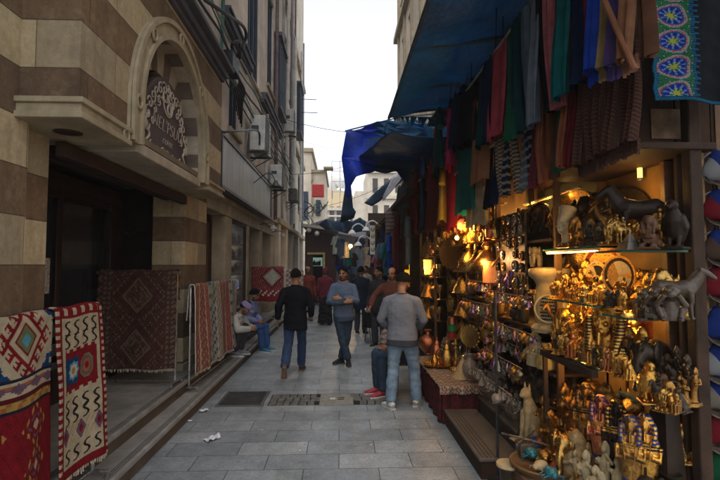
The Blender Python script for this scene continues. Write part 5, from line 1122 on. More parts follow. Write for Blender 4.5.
# 1 walking man, back to the camera (rz=180: faces away)
P1 = onZ(294, 377, 0); 
person('man in black jacket and blue jeans walking away down the alley', (P1.x, 8.05, 0), R(180) - R(2), dict(
    pelvis=(0, 0, .94), anR=(-.07, -.30, .085), knR=(-.09, -.2, .51), anL=(.13, .30, .16), knL=(.11, .06, .50), liftL=1, toeL=(.1, -.45, -1.), elL=(.27, .07, 1.15), wrL=(.30, .0, .91), elR=(-.27, .06, 1.14), wrR=(-.25, -.13, .96)),
    fab('black', (.005, .006, .010)), JN1, BRS, SOLT, head=(0, .12), long_top=.10, hair='short', hands={'R': dict(d=(.15, -.6, -.5), curl=.7)}, voxel=.009, bulk=1.05, scale=.985)
# 2 facing man, arms crossed
P2 = onZ(343, 364, 0)
person('man in blue grey hooded jacket with crossed arms and crossed legs facing the camera', (P2.x, P2.y, 0), R(-4), dict(
    pelvis=(.01, 0, .95), anR=(.10, -.10, .085), knR=(-.02, -.07, .5), anL=(-.035, .07, .085), knL=(.07, .02, .5), toeR=(.15, -1, 0), toeL=(-.75, -.8, 0),
    shL=(.175, 0, 1.395), shR=(-.175, 0, 1.395), elL=(.25, -.07, 1.15), wrL=(-.03, -.215, 1.20), elR=(-.25, -.07, 1.14), wrR=(.05, -.235, 1.135)),
    fab('blue_grey', (.085, .12, .185)), JN3, BLS, mat('sole_dark', (.05, .05, .055), .6), head=(R(-14), R(8)), long_top=.07, hair='short', hands={'L': dict(d=(-1, .02, .1), n=(0, 1, -.2), side=(0, 0, 1), curl=.35), 'R': dict(d=(1, .12, .25), n=(0, 1, .0), side=(0, 0, 1), curl=.35)}, hood=fab('red_grey', (.2, .12, .14)), rib=fab('blue_dark', (.045, .06, .095)), voxel=.007)
# 3 man in grey sweater, back to the camera
P3 = onZ(401, 409, 0)
person('man in grey sweater and faded jeans with white sneakers standing at the brass stall', (P3.x + .02, P3.y, 0), R(180) - R(20), dict(
    pelvis=(0, 0, .945), anR=(-.15, -.16, .085), knR=(-.13, -.12, .5), anL=(.14, .07, .085), knL=(.12, -.0, .5), toeL=(.75, -.75, 0), toeR=(-.1, -1, 0),
    shL=(.178, .01, 1.395), shR=(-.178, .01, 1.395), elL=(.285, .0, 1.14), wrL=(.20, -.2, 1.0), elR=(-.275, -.03, 1.15), wrR=(-.17, -.24, 1.02), head=(-.01, -.045, 1.625)),
    fab('grey', (.17, .18, .21)), JN2, WHT, SOLW, head=(R(-28), R(26)), long_top=.03, hair='short', rib=fab('charcoal', (.05, .052, .06)), voxel=.009, bulk=1.08, scale=.97)
# 4 seated man behind him
P4 = onZ(384, 397, 0)
def seated(h=.46, kx=.1, fwd=.40, foot=.38, z0=0, lean=.06):
    s = h + .09
    return dict(pelvis=(0, 0, s), belly=(0, -.01 - lean * .3, s + .14), chest=(0, -lean, s + .34), neck=(0, -lean * 1.3, s + .525), head=(0, -lean * 1.9 - .02, s + .68), shL=(.18, -lean * 1.2, s + .475), shR=(-.18, -lean * 1.2, s + .475),
                hipL=(.1, -.02, s - .01), hipR=(-.1, -.02, s - .01), knL=(kx + .03, -fwd, s + .02), knR=(-kx - .03, -fwd, s + .02), anL=(kx + .02, -foot, z0 + .085), anR=(-kx - .02, -foot, z0 + .085),
                elL=(.24, -.13, s + .22), elR=(-.24, -.13, s + .22), wrL=(.11, -.32, s + .13), wrR=(-.09, -.33, s + .14))
J = seated(.45, .07, .42, .40); s4 = (P4.x + .34, P4.y + .18)
person('seated man in dark jacket and red shoes half hidden behind the man in grey sweater', (s4[0], s4[1], 0), R(-72), J, fab('ink', (.02, .02, .03)), JN3, mat('red_shoe', (.28, .03, .04), .5), SOLW, head=(0, R(20)), hair='short', voxel=.011)
t = thing('wooden_stool', 'low wooden stool under the seated man with red shoes', 'stool', (s4[0], s4[1], 0)); g = MB(); g.box((0, 0, .43), (.34, .34, .035)); part('seat', g, WOOD, t, bev=.008)
for a in (-1, 1):
    for b in (-1, 1): g = MB(); g.tube([(a * .14, b * .14, .42), (a * .16, b * .16, 0)], .018); part('leg', g, WOOD, t)
g = MB()
for a in (-1, 1): g.tube([(a * .15, -.15, .2), (a * .15, .15, .2)], .01)
part('stretcher', g, WOOD, t)
# 5 bald man in red brown jacket
p5 = onZ(391, 352, 0)
person('bald man in red brown jacket reaching toward the small black table', (1.0, 9.2, 0), R(-14), dict(elR=(-.33, -.12, 1.2), wrR=(-.36, -.36, 1.02), wrL=(.2, -.2, 1.0), head=(0, -.03, 1.63)), fab('rust', (.085, .032, .024)), DK, BLS, SOLW, head=(R(-10), R(12)), hair='bald', voxel=.011, hood=fab('olive', (.13, .1, .06)), bulk=1.05)
person('dark haired man in black coat standing behind the bald man', (.86, 10.6, 0), R(-30), dict(), fab('coat', (.025, .024, .028)), DK, BLS, SOLW, head=(R(-20), R(5)), hair='short', voxel=.012, long_top=.1)
person('person in long dark blue jacket with back turned beyond the black table', (onZ(359, 330, 0).x + .02, 12.6, 0), R(160), dict(), fab('midnight', (.012, .018, .035)), DK, BLS, SOLW, head=(0, .1), hair='short', voxel=.012, long_top=.2, bulk=1.1)
person('woman in crimson top and headscarf with long black skirt walking away', (onZ(326, 322, 0).x, 14.6, 0), R(175), dict(elR=(-.27, .0, 1.16), wrR=(-.3, -.15, 1.05)), fab('crimson', (.12, .02, .032)), DK, BLS, SOLT, head=(0, .1), hair='scarf', skirt=fab('skirt_black', (.012, .011, .014)), voxel=.012, long_top=.1, scale=.97)
person('man in orange red robe walking near the left steps far down the lane', (onZ(308, 320, 0).x, 15.6, 0), R(10), dict(), fab('vermilion', (.16, .035, .022)), DK, BLS, SOLT, head=(R(20), R(6)), hair='bald', voxel=.012, long_top=.25)
for px, Y, rz, c, lab, hr in ((349, 20.5, 170, (.02, .02, .022), 'distant person in black jacket with back turned below the bare bulb', 'short'), (366, 17.5, -40, (.18, .16, .13), 'distant person in tan shirt beside the far right stalls', 'short')):
    person(lab, (onY(px, 300, Y).x, Y, 0), R(rz), dict(), mat('garment_far_%d' % px, c, .85, bmp=.3), DK, BLS, SOLW, hair=hr, voxel=.015)
# seated men on the left steps
J = seated(.33, .06, .36, .40, z0=-.06, lean=.16); J = {k: (v[0], v[1], v[2]) for k, v in J.items()}
J.update(anL=(.10, -.40, .085), anR=(-.07, -.30, .085), knL=(.12, -.36, .53), knR=(-.1, -.33, .52), wrL=(.06, -.36, .62), wrR=(-.05, -.37, .60))
pa = (-2.17, 8.75, 0)
A_ = person('seated man in cream jacket and lavender cap bending over his hands on the left step', (-2.05, 8.9, .16), R(80), {**J, 'anL': (.1, -.2, .085), 'anR': (-.1, -.17, .085), 'knL': (.13, -.3, .5), 'knR': (-.13, -.28, .5), 'pelvis': (0, 0.02, .27), 'belly': (0, -.03, .4), 'chest': (0, -.14, .58), 'neck': (0, -.24, .74), 'head': (0, -.35, .86), 'shL': (.18, -.2, .70), 'shR': (-.18, -.2, .70), 'hipL': (.1, 0, .27), 'hipR': (-.1, 0, .27), 'elL': (.24, -.3, .5), 'elR': (-.24, -.3, .5), 'wrL': (.08, -.46, .50), 'wrR': (-.06, -.47, .49)},
    fab('cream', (.42, .40, .36)), DK, GRS, SOLW, head=(0, R(38)), hair='short', cap=fab('lavender', (.24, .2, .34)), voxel=.009)
person('seated man in lilac shirt and blue trousers behind the lavender cap man', (-2.0, 10.3, 0.0), R(72), {**seated(.40, .08, .42, .46, 0, .1)},
    fab('lilac', (.2, .22, .4)), JN4, mat('blue_shoe', (.03, .13, .24), .5), SOLW, head=(R(10), R(25)), hair='short', voxel=.009)
# black table and bag
t = thing('black_table', 'small folding table under a black cloth with white paper on top', 'table', (onZ(369, 318, 0).x + .02, 11.2, 0)); g = MB(); g.box((0, 0, .76), (.85, .6, .03)); part('tabletop', g, mat('white_top', (.5, .5, .5), .5), t)
g = MB(); g.grid(lambda u, v: Vector(((u - .5) * .89, -.305 - .02 * math.sin(u * 22) * v, .745 - .34 * v - .03 * math.sin(u * 9))), 30, 6); g.grid(lambda u, v: Vector((-.445 - .02 * math.sin(u * 22) * v, (u - .5) * .61, .745 - .5 * v)), 20, 6); part('cloth', g, fab('tablecloth_black', (.012, .012, .015)), t, solid=.006)
for s in (-1, 1):
    for q in (-1, 1): g = MB(); g.tube([(s * .36, q * .24, .74), (s * .36 + .06 * q, -q * .24, 0)], .013); part('leg', g, STEEL, t)
t = thing('patterned_bag', 'patterned cloth bag on the lap of the seated man with red shoes', 'bag', (s4[0] - .28, s4[1] - .05, .60)); g = MB(); g.ball((0, 0, .15), (.11, .1, .17), 12, 8); me = remesh(g, 'bag', [mat('bag_pattern', (.2, .15, .14), .8, var=.8, scale=26)], .014, 1); folds(me, .015, 12); link('body', me, t); g = MB(); g.torus((0, 0, .3), .07, .008, Matrix.Rotation(R(90), 3, 'X'), 14, 5, .5); part('handle', g, HAIR, t)
# ================================================================ GOODS ON THE RIGHT STALL
def metal(n, c, rough=.3, var=.35): return mat('metal_' + n, c, rough, 1., var=var, scale=30, bmp=.25, bs=90)
GOLD = metal('gold', (.62, .32, .065)); OGOLD = metal('old_gold', (.32, .165, .045), .4, .6); BRASS = metal('brass', (.5, .30, .085), .28); COPPER = metal('copper', (.50, .17, .08), .35); SILV = metal('silver', (.30, .27, .23), .3)
BRONZE = mat('bronze_dark', (.05, .035, .022), .38, .6, var=.5, scale=20, bmp=.3); BLK = mat('stone_black', (.022, .013, .008), .42, var=.4, bmp=.15, spec=.15); ALAB = mat('stone_alabaster', (.36, .26, .13), .45, var=.3, scale=14, bmp=.15); CREAM = mat('stone_cream', (.42, .33, .19), .5, var=.2, scale=14, bmp=.2)
GREY = mat('stone_grey', (.07, .045, .028), .34, var=.35, scale=16, bmp=.2); BRN = mat('resin_brown', (.09, .042, .02), .45, var=.4, scale=18, bmp=.25); TURQ = mat('glaze_turquoise', (.015, .13, .16), .3, var=.3, bmp=.1); LAP = mat('paint_lapis', (.02, .04, .17), .4, var=.3, bmp=.1); REDP = mat('paint_red', (.3, .03, .025), .45, var=.3, bmp=.1); GRNP = mat('paint_green', (.02, .2, .06), .45, bmp=.1)
def thin_glass(n, c, fac):
    m, nt, p = base_mat(n); tr = nt.nodes.new('ShaderNodeBsdfTransparent'); tr.inputs[0].default_value = (*c, 1); gl_ = nt.nodes.new('ShaderNodeBsdfGlossy'); gl_.inputs['Roughness'].default_value = .06; gl_.inputs[0].default_value = (.95, .9, .82, 1)
    lw = nd(nt, 'ShaderNodeLayerWeight', Blend=.35); mr = nd(nt, 'ShaderNodeMapRange'); mr.inputs[3].default_value = fac; mr.inputs[4].default_value = .85; nt.links.new(lw.outputs['Facing'], mr.inputs[0])
    bp = noise_f(nt, coords(nt, False), 9, 2); b_ = nd(nt, 'ShaderNodeBump', Strength=.5, Distance=.03); nt.links.new(bp, b_.inputs['Height']); nt.links.new(b_.outputs[0], gl_.inputs['Normal'])
    mx = nt.nodes.new('ShaderNodeMixShader'); nt.links.new(mr.outputs[0], mx.inputs[0]); nt.links.new(tr.outputs[0], mx.inputs[1]); nt.links.new(gl_.outputs[0], mx.inputs[2]); nt.links.new(mx.outputs[0], nt.nodes['Material Output'].inputs[0]); MATS[n] = m; return m
GLS = thin_glass('blown_glass', (.72, .66, .55), .14); GLP = thin_glass('violet_glass', (.42, .22, .36), .14); GLG = thin_glass('green_glass', (.25, .36, .14), .14); PEARL = mat('pearl_glaze', (.20, .165, .13), .22, var=.5, scale=30, bmp=.1)
AN = {GOLD: 'gold', OGOLD: 'antique gold', BRASS: 'brass', COPPER: 'copper', SILV: 'silver', BRONZE: 'dark bronze', BLK: 'black', ALAB: 'alabaster', CREAM: 'cream', GREY: 'grey stone', BRN: 'brown', TURQ: 'turquoise', LAP: 'deep blue', REDP: 'red', GLS: 'clear glass', GLP: 'violet glass', GLG: 'green glass', PEARL: 'pearly', GRNP: 'green'}
TPL = {}
def unit(me):
    zs = [v.co.z for v in me.vertices]; a, b = min(zs), max(zs)
    for v in me.vertices: v.co.z -= a; v.co /= (b - a)
    return me
def tpl(name, g, n=1, vox=None, it=2, paint=None):
    ph = [GOLD] * n
    me = remesh(g, name, ph, vox, it) if vox else g.mesh(name, ph)
    if paint:
        for p in me.polygons: p.material_index = paint(p.center)
    TPL[name] = unit(me); return me
# cat
g = MB(); g.loft([(0, .16, .0), (0, .13, .14), (0, .06, .36), (0, -.02, .56), (0, -.06, .72)], [(.2, .2), (.225, .24), (.185, .2), (.13, .14), (.085, .085)], 14)
g.ball((0, -.1, .80), (.105, .115, .1)); g.ball((0, -.19, .775), (.055, .06, .045))
for s in (-1, 1):
    g.loft([(s * .062, -.07, .86), (s * .078, -.065, 1.)], [.045, .006], 8); g.loft([(s * .075, -.1, .5), (s * .075, -.15, .2), (s * .075, -.16, .02)], [.07, .05, .045], 8); g.ball((s * .075, -.2, .03), (.05, .08, .035)); g.ball((s * .17, .08, .12), (.08, .18, .13)); g.ball((s * .17, -.08, .03), (.05, .1, .035))
g.tube(smooth_path([(.1, .32, .06), (.25, .28, .04), (.3, .1, .035), (.26, -.08, .03)], 5), .035, 7); g.box((0, .03, -.015), (.62, .68, .03)); tpl('cat', g, 1, .02)
# horse
def horse(g, neck=1.):
    g.loft([(0, .40, .60), (0, .28, .63), (0, .0, .60), (0, -.22, .62), (0, -.34, .66)], [(.10, .11), (.15, .17), (.145, .16), (.15, .18), (.09, .12)], 14)
    g.loft([(0, -.26, .66), (0, -.40, .82), (0, -.47, .96)], [(.09, .15), (.065, .11), (.055, .075)], 10); g.loft([(0, -.44, .98), (0, -.55, .93), (0, -.68, .82), (0, -.70, .80)], [(.06, .075), (.055, .065), (.04, .045), (.032, .036)], 10)
    for s in (-1, 1):
        g.loft([(s * .035, -.44, 1.01), (s * .04, -.43, 1.08)], [.025, .005], 6); g.loft([(s * .09, -.25, .58), (s * .09, -.27, .32), (s * .09, -.25, .30), (s * .09, -.26, .05), (s * .09, -.29, .0)], [.075, .045, .045, .032, .045], 8); g.loft([(s * .09, .28, .60), (s * .1, .23, .42), (s * .1, .36, .28), (s * .1, .33, .05), (s * .1, .30, .0)], [.11, .07, .045, .033, .045], 8)
    g.loft([(0, .40, .66), (0, .52, .55), (0, .52, .25)], [.04, .06, .025], 8); g.loft([(0, -.25, .80), (0, -.38, .95), (0, -.44, 1.04)], [(.02, .05), (.02, .06), (.015, .03)], 8)
g = MB(); horse(g); tpl('horse', g, 1, .02)
g = MB(); horse(g); g.box((0, 0, -.03), (.36, 1.0, .06)); g.loft([(0, .02, .74), (0, .0, .95), (0, -.02, 1.08)], [(.1, .08), (.11, .08), (.04, .04)], 10); g.ball((0, -.03, 1.17), .075)
for s in (-1, 1): g.loft([(s * .09, 0, .78), (s * .17, -.08, .62), (s * .17, -.05, .42)], [.06, .05, .035], 8); g.loft([(s * .1, 0, 1.03), (s * .14, -.12, .9), (s * .05, -.26, .86)], [.04, .035, .03], 8)
tpl('horseman', g, 1, .022)
# monkey
g = MB(); g.loft([(0, .08, 0), (0, .08, .25), (0, .0, .55)], [(.26, .25), (.27, .25), (.17, .17)], 12); g.ball((0, -.06, .76), (.2, .19, .2)); g.ball((0, -.21, .7), (.12, .1, .1))
for s in (-1, 1):
    g.loft([(s * .19, .02, .55), (s * .33, -.12, .42), (s * .15, -.25, .70)], [.095, .085, .07], 8); g.loft([(s * .2, .08, .14), (s * .28, -.12, .30), (s * .2, -.16, .06)], [.13, .10, .07], 8); g.ball((s * .2, -.24, .05), (.08, .13, .055)); g.ball((s * .2, -.04, .78), (.04, .06, .07)); g.ball((s * .07, -.23, .82), (.045, .03, .035))
tpl('monkey', g, 1, .022)
# sphinx
g = MB(); g.loft([(0, .6, .2), (0, .4, .25), (0, .0, .27), (0, -.25, .34)], [(.13, .15), (.2, .22), (.18, .2), (.17, .22)], 12, sq=.2); g.loft([(0, -.2, .3), (0, -.24, .62)], [(.17, .14), (.13, .1)], 10)
for s in (-1, 1): g.loft([(s * .14, -.15, .08), (s * .14, -.7, .07)], [.075, .065], 8); g.ball((s * .17, .45, .15), (.11, .22, .17))
g.ball((0, -.29, .78), (.11, .12, .15)); g.loft([(0, -.2, .55), (0, -.2, .75), (0, -.22, .95)], [(.24, .07), (.23, .1), (.1, .1)], 10)
for s in (-1, 1): g.loft([(s * .15, -.26, .75), (s * .13, -.32, .42)], [(.05, .05), (.05, .035)], 8)
g.loft([(0, -.4, .67), (0, -.42, .55)], [.03, .025], 6); g.box((0, -.05, -.01), (.52, 1.45, .06)); tpl('sphinx', g, 1, .022)
# falcon
g = MB(); g.loft([(0, .2, .1), (0, .12, .3), (0, .02, .55), (0, -.02, .74)], [(.1, .1), (.19, .2), (.19, .19), (.11, .11)], 12); g.ball((0, -.05, .82), (.12, .14, .12)); g.loft([(0, -.16, .82), (0, -.24, .77), (0, -.24, .73)], [.05, .03, .006], 8); g.loft([(0, .2, .25), (0, .3, .02)], [(.1, .05), (.09, .03)], 8)
for s in (-1, 1): g.loft([(s * .15, .02, .62), (s * .2, .12, .4), (s * .1, .26, .12)], [(.05, .12), (.05, .14), (.03, .05)], 8); g.loft([(s * .08, .02, .2), (s * .08, -.02, .03)], [.06, .04], 8); g.ball((s * .08, -.08, .03), (.05, .09, .03))
g.box((0, .03, -.02), (.44, .6, .06)); tpl('falcon', g, 1, .02)
# elephant
g = MB(); g.ball((0, .12, .58), (.27, .38, .28)); g.ball((0, -.32, .7), (.17, .18, .19)); g.tube(smooth_path([(0, -.44, .66), (0, -.56, .45), (0, -.56, .22), (0, -.66, .14)], 5), [.09 - .003 * k for k in range(16)], 8)
for s in (-1, 1):
    for y in (-.1, .34): g.loft([(s * .15, y, .5), (s * .15, y, .0)], [.11, .085], 8)
    g.ball((s * .2, -.24, .7), (.05, .15, .2)); g.tube([(s * .07, -.46, .58), (s * .1, -.62, .52), (s * .1, -.7, .58)], [.025, .02, .008], 6)
g.tube([(0, .5, .6), (0, .55, .35)], .02); tpl('elephant', g, 1, .022)
# standing pharaoh
def pharaoh(g):
    g.box((0, 0, .02), (.26, .3, .05)); g.box((0, .1, .35), (.14, .08, .66))
    for s in (-1, 1): g.loft([(s * .055, -.02 * s, .48), (s * .055, -.03 * s, .26), (s * .055, -.04 * s, .05)], [.055, .045, .035], 8); g.ball((s * .055, -.05 - .04 * s, .055), (.035, .075, .025)); g.loft([(s * .135, 0, .72), (s * .165, .01, .58), (s * .15, -.03, .45)], [.04, .035, .028], 8); g.loft([(s * .07, -.05, .88), (s * .075, -.07, .72)], [(.03, .03), (.026, .022)], 8)
    g.loft([(0, 0, .36), (0, 0, .44), (0, 0, .53)], [(.13, .095), (.115, .08), (.085, .065)], 12); g.loft([(0, 0, .52), (0, 0, .62), (0, 0, .71), (0, .01, .77)], [(.082, .06), (.10, .065), (.135, .062), (.05, .045)], 12); g.ball((0, -.015, .855), (.052, .058, .07)); g.loft([(0, .02, .78), (0, .02, .88), (0, .005, .945)], [(.115, .045), (.095, .06), (.05, .055)], 12); g.loft([(0, -.07, .80), (0, -.08, .745)], [.014, .011], 6); g.loft([(0, -.07, .92), (0, -.085, .97)], [.016, .008], 6)
g = MB(); g.box((0, .0, .02), (.30, .26, .05)); g.loft([(0, -.02, .04), (0, -.03, .10), (0, 0, .16), (0, 0, .34), (0, 0, .52), (0, 0, .66), (0, 0, .735), (0, .01, .78)], [(.085, .09), (.085, .09), (.075, .062), (.10, .08), (.125, .09), (.152, .09), (.13, .08), (.06, .055)], 18, sq=.15)
g.ball((0, -.02, .855), (.056, .064, .072), 14, 10); g.ball((0, -.083, .852), (.011, .016, .018), 8, 6); g.loft([(0, .02, .77), (0, .02, .88), (0, .0, .955), (0, 0, .965)], [(.125, .05), (.102, .066), (.055, .06), (.03, .03)], 16)
for sd_ in (-1, 1):
    g.loft([(sd_ * .088, -.03, .88), (sd_ * .10, -.055, .80), (sd_ * .078, -.088, .70)], [(.03, .03), (.034, .026), (.03, .016)], 8); g.loft([(sd_ * .14, -.03, .68), (sd_ * .145, -.075, .57), (-sd_ * .05, -.105, .615)], [.036, .034, .024], 8); g.ball((-sd_ * .055, -.112, .618), (.024, .02, .024), 8, 6)
    g.tube([(-sd_ * .05, -.125, .56), (-sd_ * .06, -.125, .72), (-sd_ * .085, -.12, .76)], .010, 6)
g.loft([(0, -.075, .80), (0, -.10, .725)], [.016, .012], 8); g.tube([(0, -.065, .92), (0, -.095, .955), (0, -.085, .985)], .012, 6)
tpl('pharaoh', g, 3, .0095, 1, lambda c: (1 if (c.z > .70 and (c.y > -.045 or abs(c.x) > .07) and int(c.z * 52) % 2) or (.18 < c.z < .5 and int(c.z * 24) % 4 == 0) else 2 if c.z < .06 or .64 < c.z < .735 and int(c.z * 75) % 2 or (abs(c.x) < .012 and .1 < c.z < .5 and c.y < 0) else 0))
g = MB(); pharaoh(g); tpl('pharaoh_small', g, 1, .025, 1)
# seated king
g = MB(); g.box((0, .1, .22), (.32, .34, .44)); g.box((0, .23, .55), (.3, .08, .3)); g.box((0, -.12, .03), (.32, .5, .06)); g.loft([(0, .06, .42), (0, .06, .6), (0, .06, .72), (0, .06, .78)], [(.13, .1), (.12, .09), (.17, .09), (.06, .06)], 10)
for s in (-1, 1): g.loft([(s * .08, .06, .46), (s * .08, -.2, .46), (s * .08, -.2, .05)], [.075, .065, .05], 8); g.loft([(s * .16, .05, .7), (s * .18, .02, .54), (s * .1, -.14, .53)], [.045, .04, .035], 8)
g.ball((0, .04, .88), (.07, .075, .085)); g.loft([(0, .08, .78), (0, .08, .9), (0, .06, 1.)], [(.14, .06), (.12, .07), (.05, .06)], 10); tpl('seated_king', g, 1, .024)
# busts
g = MB(); M0 = Matrix.Translation((0, -.02, .36)); g.loft([(0, .02, 0), (0, .01, .08), (0, .01, .16), (0, .01, .2)], [(.2, .1), (.21, .11), (.16, .09), (.07, .07)], 18); g.loft([(0, .01, .15), (0, -.0, .3)], [.062, .06], 12); add_head(g, M0)
g.loft([(0, .055, .17), (0, .055, .28), (0, .05, .4), (0, .03, .48), (0, .02, .5)], [(.17, .05), (.165, .065), (.145, .09), (.1, .09), (.04, .05)], 18)
for s in (-1, 1): g.loft([(s * .135, .0, .38), (s * .13, -.03, .26), (s * .1, -.095, .1)], [(.035, .055), (.04, .04), (.04, .022)], 10)
g.loft([(0, -.115, .27), (0, -.125, .16)], [.018, .014], 8); g.tube(smooth_path([(0, -.1, .45), (0, -.14, .49), (0, -.125, .52)], 4), .014, 6)
tpl('king_bust', g, 2, .0075, 1, lambda c: 1 if ((c.y > -.01 or abs(c.x) > .1) and .15 < c.z < .5 and int(c.z * 75) % 2) or (.09 < c.z < .16 and int(c.z * 90) % 2 and c.y < 0) else 0)
g = MB(); M0 = Matrix.Translation((0, -.03, .33)) @ Matrix.Rotation(R(-6), 4, 'X'); g.loft([(0, .03, 0), (0, .03, .05), (0, .02, .1)], [(.15, .08), (.14, .075), (.065, .06)], 14); g.loft([(0, .03, .08), (0, -.0, .27)], [.055, .052], 12); add_head(g, M0); g.loft([(0, -.02, .37), (0, .04, .46), (0, .085, .58)], [(.082, .1), (.095, .11), (.125, .125)], 18); tpl('queen_bust', g, 1, .009, 1)
# pyramids and obelisk
g = MB(); 
for x, s in ((0, 1.), (.75, .8), (1.4, .6)):
    n = 9
    for k in range(n): q = s * (1 - k / n); g.box2(x - q * .55, x + q * .55, -q * .55, q * .55, s * k / n, s * (k + 1) / n)
g.box2(-.7, 1.85, -.65, .65, -.05, 0); tpl('pyramids', g)
g = MB(); g.loft([(0, 0, 0), (0, 0, .05)], [.2, .2], 4); g.loft([(0, 0, .05), (0, 0, .88), (0, 0, 1.)], [.155, .1, .004], 4); tpl('obelisk', g)
# lathes
def L(name, prof, seg=18, n=1, extra=None, paint=None): g = MB(); g.lathe(prof, seg=seg); extra and extra(g); tpl(name, g, n, paint=paint)
L('vase', [(.14, 0), (.16, .03), (.12, .07), (.25, .3), (.3, .5), (.24, .68), (.11, .82), (.1, .9), (.17, 1.), (.14, 1.), (.08, .9)])
L('bottle', [(.13, 0), (.2, .05), (.22, .2), (.15, .36), (.05, .5), (.04, .66), (.07, .69), (.04, .72), (.06, .8), (.085, .86), (.05, .94), (.0, 1.)])
L('round_flask', [(.16, 0), (.14, .05), (.38, .3), (.42, .48), (.34, .66), (.1, .8), (.08, .92), (.16, 1.), (.12, 1.)])
L('goblet', [(.22, 0), (.2, .03), (.04, .1), (.04, .42), (.12, .5), (.24, .72), (.25, 1.), (.22, 1.), (.2, .72), (.05, .54)])
L('lantern', [(.2, 0), (.24, .04), (.2, .08), (.24, .12), (.27, .5), (.2, .56), (.24, .6), (.16, .72), (.06, .8), (.03, .88), (.05, .93), (.0, 1.)], 8)
L('candlestick', [(.25, 0), (.22, .04), (.08, .1), (.11, .18), (.05, .28), (.09, .42), (.04, .55), (.09, .7), (.05, .78), (.15, .84), (.07, .88), (.06, 1.)])
L('water_pipe', [(.16, 0), (.2, .04), (.21, .18), (.12, .3), (.05, .36), (.09, .42), (.05, .48), (.06, .55), (.035, .62), (.07, .7), (.035, .76), (.1, .82), (.03, .86), (.07, .92), (.08, 1.), (.05, 1.)], 14, 1, lambda g: g.tube(smooth_path([(.05, 0, .55), (.3, -.05, .6), (.34, -.1, .3), (.25, -.2, .1)], 6), .022, 6))
L('teapot', [(.2, 0), (.22, .04), (.3, .2), (.3, .4), (.16, .62), (.13, .66), (.16, .68), (.12, .78), (.04, .86), (.06, .92), (.0, 1.)], 16, 1, lambda g: (g.tube(smooth_path([(.26, 0, .25), (.42, 0, .4), (.5, 0, .66)], 5), [.07 - .0045 * k for k in range(11)], 7), g.torus((-.3, 0, .42), .2, .03, Matrix.Rotation(R(90), 3, 'X'), 14, 6)))
L('bell_lamp', [(.5, 0), (.47, .02), (.36, .3), (.2, .62), (.1, .8), (.05, .86), (.07, .93), (.0, 1.)], 16)
L('fez', [(.42, 0), (.42, .02), (.34, .98), (.3, 1.), (.0, 1.)], 20)
g = MB(); R90 = Matrix.Rotation(R(90), 3, 'X')
g.lathe([(.0, .03), (.36, .02), (.44, .05), (.5, .06), (.5, .03), (.4, -.02), (.0, -.02)], (0, 0, .5), 28, R90); tpl('plate', g, 3, paint=lambda c: 2 if .36 < math.hypot(c.x, c.z - .5) < .43 else (1 if math.hypot(c.x * 1.3 - .03, c.z - .5) < .2 and c.y < 0 else 0))
g = MB(); g.lathe([(.0, .0), (.36, .0), (.46, .05), (.5, .06), (.5, .04), (.36, -.03), (.0, -.03)], (0, 0, .5), 16, R90)
for k in range(16): a = k * math.pi / 8; g.ball((.48 * math.cos(a), 0, .5 + .48 * math.sin(a)), (.075, .03, .075), 8, 6)
tpl('scalloped_plate', g)
g = MB(); g.ball((0, 0, .35), (.35, .35, .35), 14, 10); g.lathe([(.1, .68), (.12, .74), (.05, .78)], seg=10); g.torus((0, 0, .82), .05, .012, R90, 10, 5); g.lathe([(.0, -.25), (.05, -.18), (.03, -.1), (.06, -.03), (.02, .02)], seg=8); tpl('bauble', g)
g = MB(); g.lathe([(.34, 0), (.36, .04), (.25, .3), (.14, .55), (.05, .66), (.07, .7), (.0, .74)], seg=12); g.torus((0, 0, .8), .06, .014, R90, 10, 5); g.ball((0, 0, -.06), .07, 8, 6); tpl('glass_bell', g)
g = MB(); g.lathe([(.02, 0), (.12, .1), (.2, .4), (.12, .7), (.05, .8), (.03, .9)], seg=8); g.torus((0, 0, .95), .05, .012, R90, 10, 5); tpl('drop', g)
g = MB(); g.ball((0, 0, .3), (.42, .55, .34), 14, 8); g.ball((0, -.5, .28), (.22, .2, .2), 10, 6); [g.tube([(s * .3, y, .2), (s * .6, y - .05, .12), (s * .62, y - .1, .0)], .05, 5) for s in (-1, 1) for y in (-.3, 0, .3)]; tpl('scarab', g)
g = MB(); g.torus((0, 0, .78), .17, .05, R90, 18, 7); g.loft([(0, 0, .62), (0, 0, 0)], [(.05, .035), (.07, .04)], 8); g.loft([(-.25, 0, .55), (.25, 0, .55)], [(.05, .035), (.05, .035)], 8); g.box((0, 0, .02), (.3, .2, .05)); tpl('ankh', g)
g = MB(); g.loft([(0, 0, 0), (0, 0, .3), (0, 0, .55), (0, 0, .7)], [(.3, .2), (.26, .2), (.2, .17), (.08, .08)], 12); g.ball((0, -.02, .82), (.12, .13, .14)); g.loft([(0, .03, .55), (0, .03, .85), (0, .0, 1.)], [(.24, .12), (.18, .15), (.06, .08)], 12)
for s in (-1, 1): g.loft([(s * .2, 0, .52), (s * .26, -.14, .36), (s * .04, -.22, .42)], [.07, .06, .045], 8)
tpl('robed_lady', g, 1, .022)
g = MB()
rg = random.Random(3)
